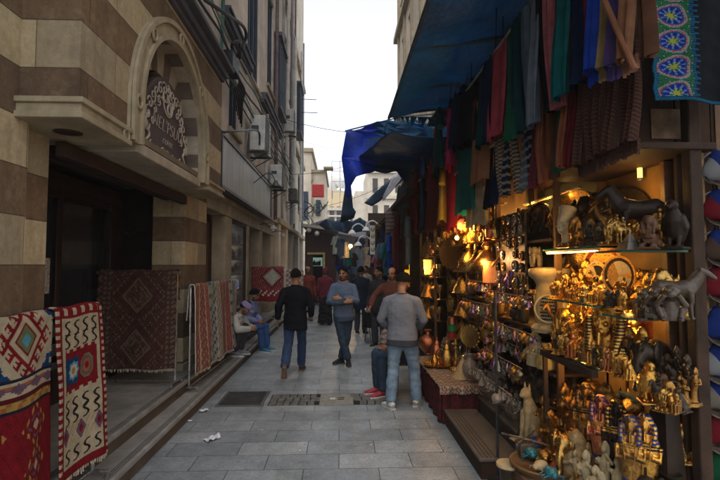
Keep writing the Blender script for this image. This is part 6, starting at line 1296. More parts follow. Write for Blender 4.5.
for k, (x, y, h, ln) in enumerate(((-.15, -.04, .72, -.06), (.0, .05, .9, .0), (.16, -.02, .8, .05), (-.06, -.14, .6, .04), (.09, -.15, .55, -.03))):
    g.loft([(x, y, .04), (x + ln * .3, y, h * .35), (x + ln, y - .01, h * .62), (x + ln, y, h * .72)], [(.085, .07), (.065, .055), (.08, .05), (.03, .03)], 9); g.ball((x + ln, y - .015, h * .82), (.042, .046, .056), 9, 7); g.loft([(x + ln, y + .02, h * .72), (x + ln, y + .03, h * .85), (x + ln, y, h * .93)], [(.06, .02), (.052, .035), (.02, .02)], 8)
    for s in (-1, 1):
        up_ = rg.random(); e = (x + ln + s * .11, y - .03, h * (.52 + .2 * up_)); g.loft([(x + ln + s * .07, y, h * .67), e, (x + ln + s * (.1 - .08 * (1 - up_)), y - .1, h * (.5 + .5 * up_))], [.028, .025, .02], 7)
g.loft([(0, -.03, 0), (0, -.03, .07)], [(.31, .24), (.29, .22)], 16, sq=.3); tpl('figure_group', g, 1, .0155, 1)
g = MB(); g.loft([(0, 0, 0), (0, 0, .12), (0, 0, .6), (0, 0, .74)], [.2, .24, .27, .16], 14); g.ball((0, -.02, .86), (.13, .13, .14)); 
for s in (-1, 1): g.loft([(s * .1, .02, .95), (s * .14, .02, 1.05)], [.05, .01], 6)
tpl('canopic_jar', g, 1, .022)
NOUN = dict(pharaoh_small='standing king', seated_king='seated king', queen_bust='queen bust', king_bust='king bust', round_flask='round flask', water_pipe='water pipe', figure_group='figure group', canopic_jar='animal headed jar', robed_lady='robed lady', pharaoh='standing king statue', horseman='horseman', glass_bell='hanging glass bell', drop='hanging drop', bauble='hanging bauble', bell_lamp='bell shaped lamp', scalloped_plate='scalloped plate')
def put(kind, px, X, z, hpx, mats, label, cat, rz=None, group=None, name=None, hm=None, sc=None, py=None):
    """stand a kind at picture column px on plane x=X with its base at height z, hpx photo pixels tall"""
    y = yAt(px, X, z); p = Vector((X, y, z)); h = hm or hpx * depth(p) / FPX
    o = link(name or {'pharaoh_small': 'king_figurine', 'king_bust': 'pharaoh_bust', 'monkey': 'monkey_figurine', 'cat': 'cat_figurine', 'horse': 'horse_statue', 'falcon': 'falcon_figurine', 'elephant': 'elephant_figurine', 'seated_king': 'seated_king_figurine', 'robed_lady': 'lady_figurine', 'horseman': 'horseman_figurine', 'sphinx': 'sphinx_figurine', 'scarab': 'scarab_figurine', 'bauble': 'hanging_bauble', 'drop': 'hanging_drop'}.get(kind, kind), TPL[kind]); o.location = p; o.rotation_euler = (0, 0, R(-62) + rnd.uniform(-.3, .3) if rz is None else R(rz)); o.scale = (h,) * 3 if not sc else (h * sc[0], h * sc[1], h * sc[2])
    mats = mats if isinstance(mats, (list, tuple)) else [mats] * len(o.material_slots)
    for s_, m_ in zip(o.material_slots, mats): s_.link = 'OBJECT'; s_.material = m_
    return tag(o, label, cat, group)
CATS = dict(cat='figurine', horse='figurine', horseman='figurine', monkey='figurine', sphinx='figurine', falcon='figurine', elephant='figurine', pharaoh_small='figurine', seated_king='figurine', robed_lady='figurine', figure_group='figurine', ankh='ornament', canopic_jar='jar', queen_bust='bust', king_bust='bust', obelisk='obelisk', pyramids='figurine', vase='vase', bottle='bottle', round_flask='flask', goblet='goblet', lantern='lantern', candlestick='candlestick', water_pipe='water pipe', teapot='teapot', bell_lamp='lamp', plate='plate', scalloped_plate='plate', bauble='ornament', glass_bell='ornament', drop='ornament', scarab='figurine', fez='hat')
def row(kinds, mats, X, z, px0, px1, n, h0, h1, place, group, jx=.03, jz=None):
    """n different pieces in one row, far end first"""
    for i in range(n):
        k = kinds[i % len(kinds)] if len(kinds) < 3 else kinds[(i * 7 + i // len(kinds)) % len(kinds)]; m_ = mats[(i * 5 + i // 3) % len(mats)]; px = px0 + (px1 - px0) * (i + .5 + rnd.uniform(-.15, .15)) / n
        put(k, px, X + rnd.uniform(-jx, jx), z, rnd.uniform(h0, h1), m_, '%s %s, %s from far end, %s' % (AN[m_], NOUN.get(k, k.replace('_', ' ')), ORD[i], place), CATS[k], None, group)
SM = ['pharaoh_small', 'seated_king', 'cat', 'falcon', 'robed_lady', 'sphinx', 'ankh', 'canopic_jar', 'horseman']
GM = [GOLD, OGOLD, BRASS, GOLD, BRONZE]
# uppermost long shelf
row(['figure_group', 'horseman', 'robed_lady', 'seated_king', 'falcon', 'cat'], [BRONZE, OGOLD, BRONZE, BRASS], 1.95, 1.92, 570, 612, 7, 42, 56, 'back row of uppermost glass shelf', 'figurines on the uppermost glass shelf')
row(['sphinx', 'horseman', 'cat', 'elephant', 'seated_king', 'falcon', 'figure_group'], [OGOLD, BRONZE, BRASS, BRONZE, OGOLD], 1.72, 1.92, 571, 628, 9, 20, 34, 'front row of uppermost glass shelf', 'figurines on the uppermost glass shelf')
put('queen_bust', 565, 1.66, 1.92, 44, CREAM, 'cream queen bust with tall crown at the far end of the uppermost shelf', 'bust')
put('horse', 640, 1.86, 1.92, 62, BLK, 'large black horse statue standing on the uppermost shelf', 'statue', -100)
put('falcon', 674, 1.86, 1.885, 50, BLK, 'large black falcon statue on the near upper glass shelf', 'statue', -50)
put('sphinx', 650, 1.72, 1.885, 34, BRN, 'brown sphinx between the silver pyramids and the black falcon', 'figurine', -40)
put('pyramids', 630, 1.66, 1.886, 17, SILV, 'silver model of three stepped pyramids on the near upper shelf', 'model', 4)
# middle long shelf
row(SM, GM, 1.65, 1.545, 550, 629, 17, 15, 21, 'front row of middle glass shelf', 'figurines on the middle glass shelf', .015)
row(SM, [GOLD, BRASS, OGOLD], 1.80, 1.545, 553, 628, 11, 22, 30, 'second row of middle glass shelf', 'figurines on the middle glass shelf', .02)
row(['canopic_jar', 'vase', 'pharaoh_small', 'goblet', 'queen_bust'], [BRASS, GOLD, ALAB], 1.98, 1.545, 560, 584, 5, 38, 46, 'back row of middle glass shelf', 'figurines on the middle glass shelf')
put('plate', 598, 1.86, 1.6, 32, [CREAM, BLK, BRASS], 'small cream oval plate with dark figure leaning on the middle shelf', 'plate', -52, sc=(.72, 1, 1)); put('plate', 620, 1.84, 1.6, 40, [OGOLD, CREAM, BLK], 'larger gold oval plate with cream figure leaning on the middle shelf', 'plate', -48, sc=(.78, 1, 1)); put('plate', 604, 2.04, 1.62, 44, [BRASS, GOLD, REDP], 'wide red rimmed plate standing behind the oval plates', 'plate', -60)
row(['seated_king', 'monkey', 'cat'], [OGOLD, BRONZE], 1.93, 1.545, 626, 652, 4, 22, 30, 'middle shelf behind the monkeys', 'figurines on the middle glass shelf')
for i, px in enumerate((646, 657, 671)): put('monkey', px, 1.72 + .03 * i, 1.5, 30 + 3 * i, GREY, ('grey seated monkey farthest from the grey horse', 'middle one of three grey seated monkeys', 'grey seated monkey nearest the grey horse')[i], 'figurine', -30, 'grey monkeys on the near middle shelf')
put('horse', 676, 1.86, 1.5, 52, GREY, 'grey stone horse statue standing on the near middle shelf', 'statue', 62)
# lower long shelf
put('king_bust', 607, 1.72, 1.157, 64, [GOLD, BRONZE], 'large gold pharaoh bust with striped headcloth on the lower glass shelf', 'bust', -58)
row(SM, [GOLD, OGOLD, GOLD, COPPER, BRASS, BRONZE], 1.63, 1.157, 553, 632, 19, 17, 24, 'front row of lower glass shelf', 'figurines on the lower glass shelf', .012)
row(SM, [GOLD, BRASS, OGOLD, BRN, BRONZE], 1.79, 1.157, 556, 598, 9, 28, 40, 'second row of lower glass shelf', 'figurines on the lower glass shelf', .02)
row(SM, [GOLD, OGOLD, BRONZE], 1.84, 1.157, 618, 650, 6, 34, 44, 'lower shelf beside the gold bust', 'figurines on the lower glass shelf', .03)
row(['canopic_jar', 'pharaoh_small', 'seated_king'], [BRASS, GOLD], 2.0, 1.157, 565, 640, 10, 44, 58, 'back row of lower glass shelf', 'figurines on the lower glass shelf', .02)
row(['elephant', 'sphinx', 'horseman', 'cat', 'falcon'], [OGOLD, BRONZE, BRN, BLK], 1.80, 1.02, 648, 684, 5, 24, 34, 'front row of lowest near shelf', 'figurines on the lowest near shelf', .03)
put('falcon', 650, 1.75, 1.02, 42, GOLD, 'gold falcon on the lowest near shelf among the black figurines', 'figurine', -20)
row(['elephant', 'figure_group', 'seated_king', 'horseman'], [BRONZE, OGOLD, BRN, BRASS], 1.94, 1.02, 648, 688, 5, 40, 56, 'back row of lowest near shelf', 'figurines on the lowest near shelf', .02)
# big statues under the shelves
for i, (px, X, h, ms, lab) in enumerate(((588, 1.72, 98, [OGOLD, BRONZE, BLK], 'antique gold'), (603, 1.68, 104, [COPPER, LAP, GOLD], 'copper and blue'), (619, 1.72, 108, [BLK, GOLD, GOLD], 'black and gold'), (633, 1.67, 112, [OGOLD, LAP, GOLD], 'antique gold and lapis blue'), (648, 1.74, 116, [GOLD, LAP, BLK], 'gold and dark blue'))):
    put('pharaoh', px, X, .36, h * .92, ms, 'tall %s standing pharaoh statue below the lower glass shelf' % lab, 'statue', -40, 'pharaoh statues below the glass shelves', name='pharaoh_statue', sc=(.82, .82, 1))
t = thing('low_bench', 'low dark bench carrying the row of tall pharaoh statues', 'bench'); g = MB(); g.box2(1.66, 2.05, 2.72, 3.72, .33, .36); part('top', g, DARKWOOD, t)
for y in (2.75, 3.65): g = MB(); g.box2(1.68, 1.74, y, y + .04, .31, .33); part('foot', g, DARKWOOD, t)
put('obelisk', 668, 1.87, .31, 128, BLK, 'tall black obelisk in the corner under the near shelves', 'obelisk', -30)
put('figure_group', 604, 1.62, .31, 66, CREAM, 'cream carved group of entwined figures at the front of the plinth', 'statue'); put('robed_lady', 577, 1.64, .31, 50, ALAB, 'white robed lady figure at the front of the plinth', 'figurine', -40); put('figure_group', 588, 1.66, .31, 44, CREAM, 'smaller cream carved group between the robed lady and the tall cream group', 'statue')
put('cat', 572, 1.78, .31, 70, OGOLD, 'antique gold cat standing behind the white robed lady', 'figurine'); put('figure_group', 562, 1.7, .31, 76, OGOLD, 'antique gold branching group behind the scarabs', 'statue'); put('figure_group', 556, 1.86, .31, 96, BRONZE, 'dark bronze branching group against the honey panels', 'statue')
put('ankh', 642, 1.62, .31, 44, ALAB, 'pale alabaster ankh at the near end of the plinth', 'ornament'); put('sphinx', 628, 1.64, .31, 34, OGOLD, 'antique gold sphinx at the near end of the plinth', 'figurine'); put('elephant', 652, 1.72, .31, 40, BRN, 'brown elephant at the near end of the plinth', 'figurine'); put('falcon', 618, 1.72, .31, 48, BLK, 'black falcon behind the antique gold sphinx', 'figurine')
for i, (px, X, m_, h, lab) in enumerate(((531, 1.44, TURQ, 10, 'turquoise'), (541, 1.42, CREAM, 10, 'cream'), (551, 1.44, TURQ, 11, 'larger turquoise'), (545, 1.52, BRASS, 10, 'brass'), (535, 1.56, LAP, 9, 'deep blue'), (556, 1.52, REDP, 9, 'red'), (540, 1.6, COPPER, 10, 'copper'), (549, 1.58, GOLD, 9, 'gold'))):
    put('scarab', px, X, .352, h, m_, '%s glazed scarab in the flat basket by the plinth' % lab, 'figurine', rnd.uniform(-90, 20), 'scarabs in the flat basket')
y = yAt(545, 1.5, .33); t = thing('flat_basket', 'flat round basket full of coloured scarabs on a low crate', 'basket', (1.5, y, .31)); g = MB(); g.lathe([(.0, .0), (.22, .0), (.25, .05), (.235, .05), (.2, .02), (.0, .02)], seg=24); part('tray', g, WOOD, t); g = MB(); g.torus((0, 0, .05), .243, .009, None, 26, 6); part('rim', g, PANEL, t)
g = MB(); g.box2(-.22, .12, -.22, .22, -.02, 0); 
for q in range(3): g.box2(-.22, -.205, -.22, .22, -.29 + q * .1, -.22 + q * .1)
for s in (-1, 1): g.box2(-.22, .06, s * .21, s * .225, -.31, -.02)
bt = solo('low_crate', g, WOOD, 'low wooden crate under the scarab basket', 'crate', loc=(1.5, y, .31)); 
# ------------------------------------------------------------- second bay (y 3.8 - 5.2)
W2 = thing('wooden_shelves', 'dark wooden shelving with black backing between the cabinet and the brass stall', 'shelves')
for z in (2.02, 1.56, 1.25, .93): g = MB(); g.box2(1.70, 2.2, 3.80, 5.2, z - .025, z); part('shelf', g, DARKWOOD, W2, bev=.004)
g = MB(); g.box2(2.2, 2.23, 3.78, 5.22, .31, 2.6); part('backing', g, BLACK, W2)
for y in (3.76, 5.2): g = MB(); g.box2(1.72, 1.77, y, y + .04, .31, 2.55); part('upright', g, WOOD, W2, bev=.004)
put('king_bust', 538, 1.86, 2.02, 40, [BLK, BRONZE], 'black pharaoh bust on the highest dark wooden shelf', 'bust'); put('vase', 525, 1.9, 2.02, 34, BRONZE, 'dark bronze vase left of the black pharaoh bust', 'vase'); put('lantern', 548, 1.95, 2.02, 38, OGOLD, 'antique gold lantern right of the black pharaoh bust', 'lantern')
# pierced alabaster drum lamp
yv = yAt(536.5, 1.62, 1.25); t = thing('pierced_lamp', 'tall pierced alabaster drum lamp with flared rim on the wooden shelf', 'lamp', (1.62 + .12, yv, 1.251))
g = MB(); g.lathe([(.15, 0), (.155, .03), (.12, .07), (.13, .2), (.125, .3), (.105, .38), (.12, .42), (.165, .46), (.17, .5), (.16, .52), (.1, .53), (.0, .53)], seg=28); part('body', g, ALAB, t)
g = MB()
for j in range(7):
    for k in range(-4, 5):
        a = R(-118) + k * .13 + (.065 if j % 2 else 0); z = .11 + j * .028; g.ball((.128 * math.cos(a), .128 * math.sin(a), z), .0085, 6, 4)
part('piercing', g, BLACK, t); g = MB(); g.torus((.128 * math.cos(R(-118)), .128 * math.sin(R(-118)), .195), .11, .008, Matrix.Rotation(R(-118 + 90), 3, 'Z') @ Matrix.Rotation(R(90), 3, 'X'), 24, 6)
part('ring', g, CREAM, t); lamp_point(t, (-.2, -.2, .62), .9)
put('elephant', 536, 1.74, 1.784, 20, ALAB, 'alabaster elephant on top of the pierced drum lamp', 'figurine', -30)
# medallion board
t = thing('medallion_board', 'dark hanging board covered with round metal medallions', 'board', onX(511, 255, 1.69)); p0 = t.location.copy(); g = MB(); z0, z1 = onX(511, 296, 1.69).z - p0.z, onX(511, 214, 1.69).z - p0.z; ya_, yb_ = yAt(526, 1.69, p0.z) - p0.y, yAt(497, 1.69, p0.z) - p0.y; g.box2(-.01, .012, ya_, yb_, z0, z1); part('board', g, BRONZE, t)
for j in range(7):
    for k in range(5):
        if rnd.random() < .12: continue
        g = MB(); r = rnd.uniform(.034, .05); c = (-.018, ya_ + (yb_ - ya_) * (k + .5 + rnd.uniform(-.12, .12)) / 5, z0 + (z1 - z0) * (j + .5 + rnd.uniform(-.15, .15)) / 7); Ry = Matrix.Rotation(R(90), 3, 'Y'); g.torus(c, r, .009, Ry, 14, 5); g.ball(c, (.012, r * .6, r * .6), 8, 6); part('medallion', g, [SILV, OGOLD, BRONZE, PEARL][(j * 3 + k) % 4], t)
# hanging strands
def strand(z, X, px0, px1, n, place, kinds, mats, h0=12, h1=20):
    t = thing('hanging_wire', 'thin wire holding the %s of glass ornaments' % place, 'wire'); g = MB(); a, b = Vector((X, yAt(px0, X, z), z)), Vector((X, yAt(px1, X, z), z)); g.tube([a, a.lerp(b, .5) - Vector((0, 0, .01)), b], .005, 5); part('line', g, STEEL, t)
    for i in range(n):
        k = kinds[(i * 5 + i // 3) % len(kinds)]; m_ = mats[(i * 3 + i // 2) % len(mats)]; px = px0 + (px1 - px0) * (i + .5) / n; y = yAt(px, X, z); hh = rnd.uniform(h0, h1) * y / 470
        o = put(k, px, X + rnd.uniform(-.02, .02), z - hh * 1.0, 0, m_, '%s %s, %s from far end, %s' % (AN[m_], NOUN[k], ORD[i], place), 'ornament', rnd.uniform(-90, 0), 'glass ornaments hung on wires', hm=hh, name={'bauble': 'hanging_bauble', 'drop': 'hanging_drop'}.get(k, k))
RSE = metal('rose_glitter', (.55, .26, .24), .22, .7); VIO = metal('violet_glitter', (.30, .16, .34), .25, .7); AN[RSE] = 'rose'; AN[VIO] = 'violet'
BK = ['bauble', 'glass_bell', 'drop', 'bauble', 'glass_bell']; BM = [RSE, GLS, VIO, OGOLD, GLP, GLG, SILV, GOLD]
strand(1.53, 1.6, 484, 531, 13, 'highest wire', BK, BM, 9, 14); strand(1.22, 1.6, 484, 541, 14, 'second wire', BK, BM, 9, 18); strand(.90, 1.58, 484, 522, 12, 'third wire', BK, BM, 10, 18); strand(1.62, 1.58, 468, 488, 6, 'upper wire left of thin pole', BK, BM, 9, 13); strand(1.38, 1.56, 462, 489, 8, 'middle wire left of thin pole', BK, BM, 9, 15); strand(.66, 1.5, 470, 512, 12, 'lowest wire', ['glass_bell', 'bauble'], [GLS, PEARL, GLS], 9, 13); strand(1.04, 1.66, 486, 530, 11, 'inner upper wire', BK, BM, 9, 15); strand(.80, 1.64, 478, 520, 10, 'inner lower wire', BK, BM, 9, 15)
row(['round_flask', 'bottle', 'vase', 'goblet'], [GLS, PEARL, GLP, SILV, GLG], 1.85, .935, 487, 528, 7, 22, 36, 'the lowest dark wooden shelf', 'glassware on the dark shelves'); row(['bottle', 'vase', 'lantern', 'goblet', 'canopic_jar'], [PEARL, BRONZE, SILV, GLP], 1.9, 1.255, 490, 522, 6, 22, 32, 'the middle dark wooden shelf', 'glassware on the dark shelves'); row(['vase', 'bottle', 'canopic_jar'], [BRONZE, OGOLD, ALAB], 1.95, 1.565, 494, 526, 5, 26, 34, 'the second highest dark wooden shelf', 'glassware on the dark shelves')
row(['figure_group', 'seated_king', 'cat', 'sphinx'], [OGOLD, BRASS, GOLD], 1.74, 1.56, 541, 556, 4, 18, 24, 'the dark shelf beside the pierced lamp', 'figurines beside the pierced lamp'); row(['figure_group', 'seated_king', 'horseman', 'cat'], [BRONZE, OGOLD, GOLD], 1.76, 1.25, 547, 559, 3, 30, 38, 'the dark shelf right of the pierced lamp', 'figurines beside the pierced lamp')
t = thing('cloth_pouch', 'small yellow cloth pouch tied at the neck on the dark shelf', 'pouch', (1.72, yAt(546, 1.72, .935), .931)); g = MB(); g.lathe([(.07, 0), (.1, .02), (.1, .08), (.06, .15), (.03, .18), (.05, .22), (.02, .22)], seg=16, sc=(.8, 1.15, 1)); me = remesh(g, 'pouch', fab('yellow', (.5, .38, .14)), .008, 2); folds(me, .006, 22); link('bag', me, t); g = MB(); g.torus((0, 0, .18), .034, .006, None, 14, 5); part('tie', g, REDP, t)
put('robed_lady', 535, 1.68, .935, 34, CREAM, 'cream robed lady left of the yellow cloth pouch', 'figurine')
put('cat', 531, 1.60, .312, 60, ALAB, 'large pale alabaster cat sitting on the stone plinth', 'statue', -75, name='cat_statue', sc=(.85, .85, 1.))
put('scarab', 541, 1.62, .312, 14, TURQ, 'turquoise scarab on the plinth beside the large pale cat', 'figurine')
row(['round_flask', 'goblet', 'round_flask', 'bottle'], [GLS, GLP, GLS, PEARL, GLG], 1.69, .312, 478, 520, 8, 24, 36, 'the stone plinth below the wires', 'glassware on the plinth', .03)
# thin pole with ball, round stool
t = thing('thin_pole', 'thin metal pole with pale ball ornament standing at the plinth corner', 'pole', (1.33, yAt(497, 1.33, .5), 0)); g = MB(); g.tube([(0, 0, .0), (0, 0, 1.58)], .012, 8); part('shaft', g, IRON, t); g = MB(); g.ball((0, 0, .67), .045, 14, 10); part('ball', g, PEARL, t); g = MB(); g.lathe([(.09, 0), (.08, .015), (.02, .03)], seg=16); part('foot', g, IRON, t)
t = thing('round_stool', 'round pale topped stool in front of the plinth beside the thin pole', 'stool', (1.27, yAt(509, 1.27, .2), 0)); g = MB(); g.lathe([(.0, .29), (.088, .29), (.094, .3), (.09, .315), (.0, .318)], seg=24); part('seat', g, CREAM, t); g = MB(); g.lathe([(.07, 0), (.075, .02), (.062, .15), (.075, .288)], seg=20); part('drum', g, BRONZE, t); g = MB(); g.tube([(-.05, -.05, .17), (-.075, -.06, .1)], .006); part('handle', g, STEEL, t)
t = thing('folding_stand', 'small folding stand of crossed metal rods behind the round stool', 'stand', (1.42, 3.72, 0)); g = MB()
for a, b in (((-.1, -.12, .46), (.16, .2, .45)), ((-.12, .16, .45), (.14, -.14, .46))): g.tube([a, b], .008)
part('rod', g, STEEL, t); g = MB(); g.box2(-.05, .07, -.06, .06, .0, .44); part('box', g, GREY, t, bev=.006)
# ------------------------------------------------------------- brass stall (y 5.3 - 7.6)
W3 = thing('brass_shelves', 'dark shelving crowded with brass lamps at the far end of the right stall', 'shelves')
for z in (2.05, 1.72, 1.40, 1.08, .76): g = MB(); g.box2(1.68, 2.2, 5.32, 7.58, z - .02, z); part('shelf', g, DARKWOOD, W3)
for y in (5.3, 6.4, 7.55): g = MB(); g.box2(1.7, 1.74, y, y + .04, .31, 2.5); part('upright', g, WOOD, W3)
g = MB(); g.box2(2.2, 2.23, 5.3, 7.6, .31, 2.9); part('backing', g, WOOD, W3)
BRK = ['lantern', 'teapot', 'vase', 'candlestick', 'bottle', 'bell_lamp', 'goblet', 'water_pipe', 'round_flask']; BRM = [BRASS, GOLD, OGOLD, SILV, BRASS, COPPER]
for z, nm in ((2.05, 'highest'), (1.72, 'second'), (1.40, 'third'), (1.08, 'fourth'), (.76, 'lowest')):
    row(BRK, BRM, 1.76, z, 450, 497, 9, 17, 25, 'front of %s brass shelf' % nm, 'brassware on the far shelves', .02); row(BRK, BRM[1:], 1.98, z, 456, 506, 6, 20, 28, 'back of %s brass shelf' % nm, 'brassware on the far shelves', .02)
put('water_pipe', 487, 1.62, 1.72, 62, OGOLD, 'tall antique gold water pipe rising above the orange lampshade', 'water pipe'); put('water_pipe', 470, 1.64, 1.72, 56, BRASS, 'tall curling brass water pipe left of the antique gold one', 'water pipe')
put('scalloped_plate', 452, 1.6, 1.72, 34, OGOLD, 'round scalloped antique gold plate facing the alley at the far shelves', 'plate', -55); put('scalloped_plate', 470, 1.56, .80, 24, BRASS, 'scalloped brass plate hung above the carpet covered table', 'plate', -50)
t = thing('orange_lampshade', 'glowing orange cylinder lampshade on the brass shelves', 'lamp', (1.62, yAt(490, 1.62, 1.6), 1.56)); g = MB(); g.lathe([(.075, .05), (.078, .28), (.074, .28), (.07, .05)], seg=20); part('shade', g, mat('orange_shade', (1, .30, .08), emit=.12, bmp=0), t); g = MB(); g.lathe([(.06, -.15), (.05, -.12), (.012, -.08), (.012, .06)], seg=12); part('base', g, BRASS, t); lamp_point(t, (-.12, -.06, .3), 3.0, (1, .5, .2))
t = thing('red_flower_lamp', 'small red and amber lantern hung over the brass shelves', 'lamp', onX(462, 226, 1.55)); g = MB(); g.lathe([(.02, -.06), (.06, -.03), (.075, .02), (.05, .07), (.02, .09)], seg=8); part('glass', g, mat('lamp_red', (1, .2, .08), emit=.25, bmp=0), t); g = MB(); g.tube([(0, 0, .08), (0, 0, .9)], .005, 5); part('cord', g, IRON, t); lamp_point(t, (-.1, -.1, -.05), 2.2)
t = thing('amber_lantern', 'glowing amber glass lantern hung at the far end of the brass shelves', 'lamp', onX(428, 268, 1.5)); g = MB(); g.loft([(0, 0, -.12), (0, 0, .14)], [.06, .08], 6); part('glass', g, mat('lantern_amber', (1, .6, .14), emit=.25, bmp=0), t); g = MB(); g.lathe([(.09, .14), (.05, .2), (.01, .25)], seg=6); g.lathe([(.03, -.16), (.07, -.12), (.07, -.11)], seg=6); g.tube([(0, 0, .2), (0, 0, 1.2)], .006, 5); part('cap', g, BRASS, t); lamp_point(t, (-.12, -.1, .0), 3.5)
t = thing('yellow_box_sign', 'small glowing yellow box hung above the bald man', 'lamp', onX(407, 268, 1.42)); g = MB(); g.box((0, 0, 0), (.08, .22, .3)); part('box', g, mat('yellow_glow', (1, .55, .04), emit=.3, bmp=0), t, bev=.01); g = MB(); g.tube([(0, 0, .15), (0, 0, .9)], .006, 5); part('cord', g, IRON, t)
t = thing('ceiling_bulb', 'bare amber bulb hung in front of the brass shelves', 'lamp', onX(457, 238, 1.45)); g = MB(); g.ball((0, 0, 0), .028, 10, 8); part('bulb', g, AMB2, t); g = MB(); g.tube([(0, 0, .02), (0, 0, 1.1)], .005, 5); part('cord', g, IRON, t); lamp_point(t, (-.06, -.06, 0), 5.0)
# low carpet covered table with the tea set
t = thing('carpet_table', 'low table under a worn patterned carpet at the feet of the brass stall', 'table'); g = MB(); g.box2(1.15, 1.6, 5.5, 7.3, .385, .41); part('tabletop', g, WOOD, t)
for x in (1.18, 1.54):
    for y in (5.52, 7.22): g = MB(); g.box2(x, x + .05, y, y + .05, 0, .385); part('leg', g, DARKWOOD, t)
def ctab(u, v): i, j = int(u * 30), int(v * 120); return (.30, .24, .16) if (i * 3 + j * 2) % 7 > 2 else ((.16, .05, .045) if (i + j) % 5 else (.42, .36, .27))
g = MB(); g.grid(lambda u, v: Vector((1.13 + .49 * u, 5.46 + 1.86 * v, .418 + .012 * noise.noise(Vector((u * 6, v * 16, 2))))), 30, 120, ctab); g.grid(lambda u, v: Vector((1.13 + .49 * u, 5.46 - .025 * math.sin(u * 14) * v, .418 - .08 * v)), 30, 6, ctab); part('carpet', g, RUG, t, solid=.01)
def cend(u, v): i, j = int(u * 24), int(v * 20); return (.10, .014, .018) if (i // 2 + j // 2) % 3 else (.05, .02, .02)
g = MB(); g.grid(lambda u, v: Vector((1.16 + .43 * u, 5.495 - .02 * math.sin(u * 18), .36 - .35 * v)), 24, 20, cend); g.grid(lambda u, v: Vector((1.148 - .02 * math.sin(u * 40), 5.5 + 1.78 * u, .38 - .37 * v)), 60, 14, cend); part('cloth', g, RUG, t, solid=.008)
yt = 6.55; t = thing('brass_tray', 'round brass tray with tea glasses at the far end of the carpet table', 'tray', (1.33, yt, .432)); g = MB(); g.lathe([(.0, 0), (.17, 0), (.2, .025), (.19, .025), (.16, .008), (.0, .008)], seg=28); part('tray', g, BRASS, t)
for i, (dx, dy, k, h, m_, lab) in enumerate(((-.05, -.03, 'teapot', .17, GOLD, 'bright brass teapot on the round tray'), (.06, .05, 'teapot', .13, BRASS, 'smaller brass teapot behind the bright one on the tray'), (.08, -.07, 'goblet', .09, GOLD, 'small gold goblet at the near right of the tray'), (-.11, .06, 'goblet', .09, BRASS, 'small brass goblet at the far left of the tray'), (0., .12, 'goblet', .1, SILV, 'small silver goblet at the back of the tray'), (.02, -.12, 'goblet', .08, COPPER, 'small copper goblet at the front of the tray'))):
    o = link(k, TPL[k]); o.location = (1.33 + dx, yt + dy, .442); o.scale = (h,) * 3; o.rotation_euler = (0, 0, rnd.uniform(-2, 2)); o.material_slots[0].link = 'OBJECT'; o.material_slots[0].material = m_; tag(o, lab, CATS[k], 'tea set on the brass tray')
put('round_flask', 428, 1.36, .43, 24, COPPER, 'round copper pot behind the brass tray', 'pot'); put('teapot', 437, 1.42, .43, 22, COPPER, 'copper coffee pot right of the round copper pot', 'teapot'); put('teapot', 447, 1.45, .43, 26, BRASS, 'brass coffee pot on the near half of the carpet table', 'teapot'); put('bell_lamp', 463, 1.5, .43, 22, ALAB, 'pale bell shaped lamp at the near end of the carpet table', 'lamp'); put('candlestick', 456, 1.53, .43, 30, BRASS, 'brass candlestick behind the pale bell lamp', 'candlestick'); put('vase', 470, 1.55, .43, 26, PEARL, 'pearly vase at the near right corner of the carpet table', 'vase')
for i, (z, m_, lab) in enumerate(((.76, REDP, 'lowest, red felt cap in the small stack on the brass stall'), (.86, GRNP, 'middle, green felt cap in the small stack on the brass stall'), (.96, COPPER, 'topmost, orange felt cap in the small stack on the brass stall'))): put('fez', 452, 1.6, z + .0, 0, m_, lab, 'hat', 0, 'felt caps stacked on the brass stall', hm=.098, sc=(1.6, 1.6, 1), name='felt_cap')
t = thing('cap_stand', 'slim wooden stand under the stack of felt caps', 'stand', (1.6, yAt(452, 1.6, .76), .31)); g = MB(); g.lathe([(.12, 0), (.1, .03), (.03, .06), (.03, .42), (.13, .435), (.13, .448)], seg=16); part('column', g, WOOD, t)

# ------------------------------------------------------------- more of the crowded stock
MX = [GOLD, OGOLD, BRONZE, BRASS, OGOLD, BRN]
row(SM + ['figure_group'], [GOLD, OGOLD, BRONZE, BRASS], 1.90, 1.885, 632, 664, 5, 36, 50, 'back of near upper shelf', 'figurines on the near upper shelf', .02)
row(SM + ['figure_group'], [GOLD, OGOLD, BRASS, BRN], 1.93, 1.5, 636, 680, 7, 34, 48, 'back of near middle shelf', 'figurines on the near middle shelf', .02)
row(SM, [OGOLD, BRONZE, BRN], 1.66, 1.5, 634, 650, 3, 14, 18, 'front of near middle shelf', 'figurines on the near middle shelf', .01)
row(['candlestick', 'pharaoh_small', 'cat', 'falcon', 'figure_group', 'vase', 'seated_king'], MX, 1.64, .312, 582, 660, 11, 26, 42, 'front of the plinth before the statues', 'small goods on the plinth', .02)
row(['figure_group', 'cat', 'candlestick', 'robed_lady', 'vase'], [OGOLD, BRONZE, BRASS, BRN], 1.86, .362, 566, 650, 9, 44, 62, 'bench behind the tall statues', 'small goods on the plinth', .03)
row(['figure_group', 'candlestick', 'teapot', 'elephant', 'bottle'], MX, 1.68, .312, 548, 574, 5, 34, 50, 'plinth right of the large pale cat', 'small goods on the plinth', .03)
row(['teapot', 'lantern', 'bottle', 'canopic_jar', 'candlestick', 'cat'], [BRASS, OGOLD, BRONZE, COPPER, PEARL], 1.74, 1.255, 486, 526, 9, 16, 24, 'front of middle dark shelf', 'brassware on the dark shelves', .02)
row(['teapot', 'goblet', 'bottle', 'elephant', 'candlestick', 'lantern'], [BRASS, OGOLD, BRONZE, COPPER], 1.74, .935, 486, 530, 9, 16, 26, 'front of lowest dark shelf', 'brassware on the dark shelves', .02)
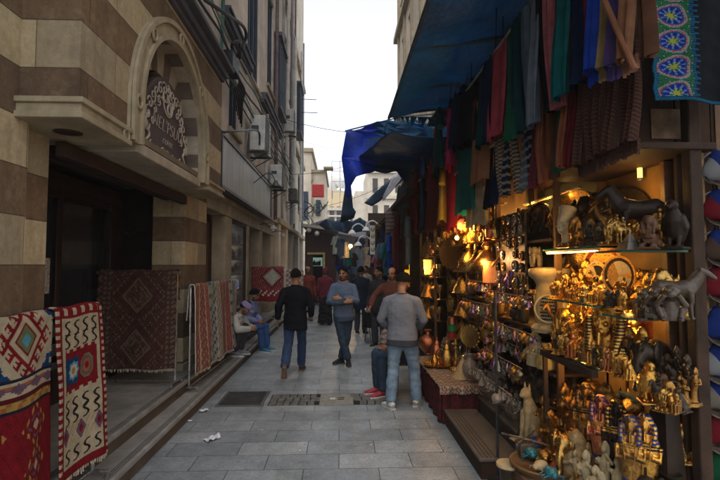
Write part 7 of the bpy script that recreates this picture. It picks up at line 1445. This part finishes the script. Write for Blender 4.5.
row(['lantern', 'teapot', 'vase', 'water_pipe', 'seated_king'], [OGOLD, BRONZE, BRASS], 1.78, 2.025, 494, 528, 6, 24, 36, 'highest dark wooden shelf', 'brassware on the dark shelves', .03)
row(['figure_group', 'horseman', 'seated_king'], [BRONZE, OGOLD, BLK], 1.92, 2.025, 530, 558, 4, 24, 34, 'highest dark shelf behind the bust', 'brassware on the dark shelves', .03)
row(BRK, [PEARL, GLS, BRASS, OGOLD, COPPER], 1.70, .312, 446, 476, 7, 22, 34, 'plinth below the brass shelves', 'brassware on the plinth', .03)
row(['figure_group', 'elephant', 'falcon', 'vase', 'cat', 'seated_king'], [BRONZE, BLK, OGOLD, BRN], 1.86, .312, 652, 690, 6, 34, 60, 'plinth under the near shelves', 'small goods on the plinth', .05)
row(SM + ['figure_group'], [GOLD, OGOLD, BRASS, BRONZE], 1.90, 1.545, 584, 630, 8, 30, 40, 'third row of middle glass shelf', 'figurines on the middle glass shelf', .02)
row(SM + ['figure_group'], [GOLD, OGOLD, BRASS, BRONZE, COPPER], 1.70, 1.157, 552, 592, 9, 18, 26, 'inner row of lower glass shelf', 'figurines on the lower glass shelf', .01)
row(['cat', 'sphinx', 'figure_group', 'seated_king', 'ankh', 'scarab'], [GOLD, OGOLD, BRASS, COPPER, BRN], 1.62, .312, 566, 640, 14, 14, 22, 'very front edge of the plinth', 'small goods on the plinth', .012)
row(['lantern', 'bottle', 'candlestick', 'water_pipe'], [BRASS, OGOLD, GOLD, SILV], 1.66, 2.055, 446, 494, 8, 26, 38, 'front edge of highest brass shelf', 'brassware on the far shelves', .01)
row(['goblet', 'bottle', 'teapot'], [GLS, VIO, BRASS, RSE, OGOLD], 1.70, 1.565, 488, 530, 9, 14, 20, 'front of second dark shelf', 'brassware on the dark shelves', .01)
row(SM + ['figure_group'], [GOLD, OGOLD, BRASS, COPPER, OGOLD], 1.80, 1.885, 628, 656, 6, 20, 30, 'middle of near upper shelf', 'figurines on the near upper shelf', .02)
row(SM + ['figure_group'], [GOLD, OGOLD, BRASS, COPPER, BRN], 1.82, 1.5, 632, 668, 7, 20, 30, 'middle of near middle shelf', 'figurines on the near middle shelf', .01)
row(SM, [GOLD, OGOLD, BRASS, COPPER], 1.755, 1.02, 655, 678, 5, 16, 22, 'very front of lowest near shelf', 'figurines on the lowest near shelf', .01)
row(['plate', 'scalloped_plate', 'plate', 'scalloped_plate'], [BRASS, OGOLD, COPPER, OGOLD, GOLD], 2.06, 1.157, 566, 650, 7, 44, 54, 'against the back of lower glass shelf', 'plates in the display cabinet', .005)
row(['plate', 'scalloped_plate', 'canopic_jar'], [OGOLD, BRASS, BRONZE], 2.04, 1.92, 572, 636, 6, 50, 62, 'against the back of uppermost glass shelf', 'plates in the display cabinet', .005)
row(['candlestick', 'pharaoh_small', 'figure_group', 'cat', 'falcon'], [OGOLD, BRONZE, BRASS, BRN, COPPER], 1.98, .362, 572, 668, 9, 70, 96, 'back of the low bench', 'small goods on the plinth', .02)
# hanging chains of brass lanterns and bells above the brass shelves
for i in range(10):
    px = 444 + i * 5.6; X = 1.58 + .06 * (i % 2); y = yAt(px, X, 2.3); h = rnd.uniform(.16, .26); z = rnd.choice((2.28, 2.42, 2.14)); t = thing('hanging_lantern', '%s lantern hung on a chain above the brass shelves, %s from their far end' % (('brass', 'antique gold', 'copper')[i % 3], ORD[i]), 'lantern', (X, y, z), rnd.random() * 3, 'lanterns hung above the brass shelves')
    o = link('body', TPL['lantern'], t); o.scale = (h * .8, h * .8, h); o.location = (0, 0, -h); o.material_slots[0].link = 'OBJECT'; o.material_slots[0].material = (BRASS, OGOLD, COPPER)[i % 3]
    g = MB(); g.tube([(0, 0, -.01), (0, 0, 2.95 - z)], .004, 5); part('chain', g, IRON, t)
# ------------------------------------------------------------- caps on the end boards
CW = {'white': (.5, .5, .5), 'blue': (.015, .05, .32), 'red': (.33, .015, .03), 'brown': (.16, .09, .06), 'cream': (.42, .37, .3), 'green': (.01, .15, .06)}
CAPM = {k: fab('cap_' + k, tuple(x * .26 for x in v)) for k, v in CW.items()}
for i, (py, a, b, lab) in enumerate(((168, 'white', 'blue', 'white cap with blue panels hung highest on the end boards'), (207, 'red', 'blue', 'red cap with blue panels below the highest white cap'), (247, 'brown', 'blue', 'brown cap with blue panels in the column on the end boards'), (283, 'red', 'red', 'plain red cap below the brown cap on the end boards'), (325, 'blue', 'blue', 'plain blue cap at mid height on the end boards'), (362, 'white', 'blue', 'white and blue cap below the plain blue cap'), (395, 'cream', 'blue', 'cream and blue cap low on the end boards'), (430, 'red', 'red', 'plain red cap near the bottom of the end boards'), (468, 'green', 'green', 'plain green cap lowest on the end boards'))):
    t = thing('peaked_cap', lab, 'cap', onY(716, py, 2.70), R(rnd.uniform(-8, 8)), 'caps hung on the end boards')
    g = MB()
    def cp(u, v): aa = 2 * math.pi * u; th_ = R(92) * v; r = .92 + .16 * math.cos(3 * aa + 1.9); return Vector((.085 * math.sin(th_) * math.cos(aa) * r, -.035 * math.cos(th_) - .0, .10 * math.sin(th_) * math.sin(aa) * r))
    g.grid(cp, 36, 8, closed=True)
    for k, f_ in enumerate(g.bm.faces): f_.material_index = 0 if 13 <= k % 36 < 30 else 1
    part('crown', g, [CAPM[a], CAPM[b]], t, solid=.003)
    g = MB(); g.grid(lambda u, v: Vector(((u - .5) * .15, -.01 - .055 * v * (1 - (2 * u - 1) ** 2 * .6), -.085 - .035 * v + .035 * (2 * u - 1) ** 2)), 12, 4); part('brim', g, BRONZE, t, solid=.005)
    g = MB(); g.torus((0, .0, 0), .095, .004, Matrix.Rotation(R(90), 3, 'X'), 24, 5); part('wire_ring', g, STEEL, t)
# ------------------------------------------------------------- further bay (y 7.7 - 9.1) and the stalls beyond
W4 = thing('corner_shelves', 'dark shelving of small brass goods behind the bald man and the man in grey', 'shelves')
for z in (1.95, 1.6, 1.25, .9): g = MB(); g.box2(1.5, 2.0, 7.72, 9.05, z - .02, z); part('shelf', g, DARKWOOD, W4)
for y in (7.7, 9.06): g = MB(); g.box2(1.52, 1.56, y, y + .03, 0, 2.4); part('upright', g, WOOD, W4)
g = MB(); g.box2(1.5, 2.0, 7.72, 9.05, .0, .5); part('base', g, DARKWOOD, W4)
for z, nm in ((1.95, 'highest'), (1.6, 'second'), (1.25, 'third'), (.9, 'lowest')): row(BRK, BRM + [TURQ, REDP], 1.58, z, 424, 441, 7, 13, 20, 'front of %s corner shelf' % nm, 'brassware on the corner shelves', .02)
k = 0
for i in range(14):
    y = 9.5 + i * .62; X = 1.36 + .04 * (i % 3); zt = 2.75 + .25 * (i % 2) ; h = rnd.uniform(.9, 1.5); w_ = rnd.uniform(.15, .22); c = FC[(i * 5 + 3) % 16]; g = MB()
    def fn(u, v): a = 2 * math.pi * u; return Vector((math.sin(a) * .05 + .02 * math.sin(a * 5), math.cos(a) * w_ * (.75 + .35 * v), -h * v))
    g.grid(fn, 14, 6, closed=True); g.loft([(0, -w_ * .7, -.04), (0, -w_ * 1.2, -h * .4)], [.05, .06], 8); g.loft([(0, w_ * .7, -.04), (0, w_ * 1.2, -h * .4)], [.05, .06], 8)
    solo('hanging_garment', g, cm(c), '%s garment on the right far stall front, %s beyond the corner shelves' % (FN.get(c, c), ORD[i]), 'garment', 'garments along the far right stall', loc=(X, y, zt), rz=rnd.uniform(-.5, .3))
for i in range(8):
    y = 9.6 + i * 1.0; X = 1.45; g = MB(); k_ = i % 3
    if k_ == 0: g.lathe([(.12, 0), (.16, .2), (.1, .5), (.05, .6), (.08, .66)], seg=14)
    elif k_ == 1: g.box2(-.16, .16, -.2, .2, 0, .55); g.box2(-.17, .17, -.21, .21, .55, .6)
    else: g.lathe([(.2, 0), (.2, .5), (.22, .52), (.22, .56), (.0, .57)], seg=16)
    n_ = ('tall_jar', 'wooden_box', 'round_drum')[k_]; solo(n_, g, [BRONZE, WOOD, BRN][k_], 'dark %s on the ground before the far right stall, %s from near end' % (n_.replace('_', ' '), ORD[i]), ('jar', 'box', 'drum')[k_], 'goods before the far right stall', loc=(X, y, 0), rz=rnd.random())

for i in range(14):
    px, py, Y = 336 + (i * 37 % 30), 236 + (i * 11 % 26), 18.5 + (i % 5); c = ['slate', 'greyblue', 'blue', 'cream', 'black', 'navy', 'teal'][i % 7]; g = MB(); h = rnd.uniform(.45, .7); w_ = rnd.uniform(.12, .18)
    def fn(u, v): a = 2 * math.pi * u; return Vector((math.cos(a) * w_ * (.75 + .35 * v), math.sin(a) * .05 + .02 * math.sin(a * 5), -h * v))
    g.grid(fn, 14, 6, closed=True); g.loft([(-w_ * .7, 0, -.04), (-w_ * 1.25, 0, -h * .5)], [.04, .05], 8); g.loft([(w_ * .7, 0, -.04), (w_ * 1.25, 0, -h * .5)], [.04, .05], 8)
    solo('hanging_garment', g, cm(c), 'distant %s garment crowded below the drooping sheet, %s of fourteen' % (FN.get(c, c), ORD[i]), 'garment', 'garments hung below the drooping sheet', loc=onY(px, py, Y), rz=rnd.uniform(-.6, .6))
for i, (px, py, Y, w_, h, lab) in enumerate(((322, 224, 24, 1.3, .5, 'dark leaning canopy board above the kiosk roof'), (358, 226, 22, 1.1, .35, 'dark tilted canopy board right of the drooping sheet'), (345, 232, 25, 2.2, .25, 'long dark canopy board across the lane end'))):
    g = MB(); g.box((0, 0, 0), (w_, .9, .05), Matrix.Rotation(R(-18 + 14 * i), 3, 'Y') @ Matrix.Rotation(R(25), 3, 'X')); solo('canopy_board', g, DARKTRIM, lab, 'canopy', loc=onY(px, py, Y))
for i in range(5):
    px, py, Y = 300 + i * 5.5, 205 + (i * 13 % 17), 26; g = MB(); g.tube(smooth_path([(-.5, 0, .3), (-.1, 0, -.15), (.3, .1, .2), (.7, 0, -.2), (.4, 0, -.5)]), .03, 5); solo('cable_tangle', g, CB[i % 3], 'tangled cable before the beige building, %s from the left' % ORD[i], 'cable', 'cable tangles at the lane end', loc=onY(px, py, Y), rz=i)

# ================================================================ HAZE
hm, hnt, hp = base_mat('haze_air'); hnt.nodes.remove(hp); vol = hnt.nodes.new('ShaderNodeVolumePrincipled'); vol.inputs['Density'].default_value = .002; vol.inputs['Color'].default_value = (.86, .92, 1, 1); vol.inputs['Anisotropy'].default_value = .2
hnt.links.new(vol.outputs[0], hnt.nodes['Material Output'].inputs['Volume'])
g = MB(); g.box2(-145, 145, -45, 175, -1.4, 24); tag(link('haze', g.mesh('haze', hm, False)), kind='stuff')
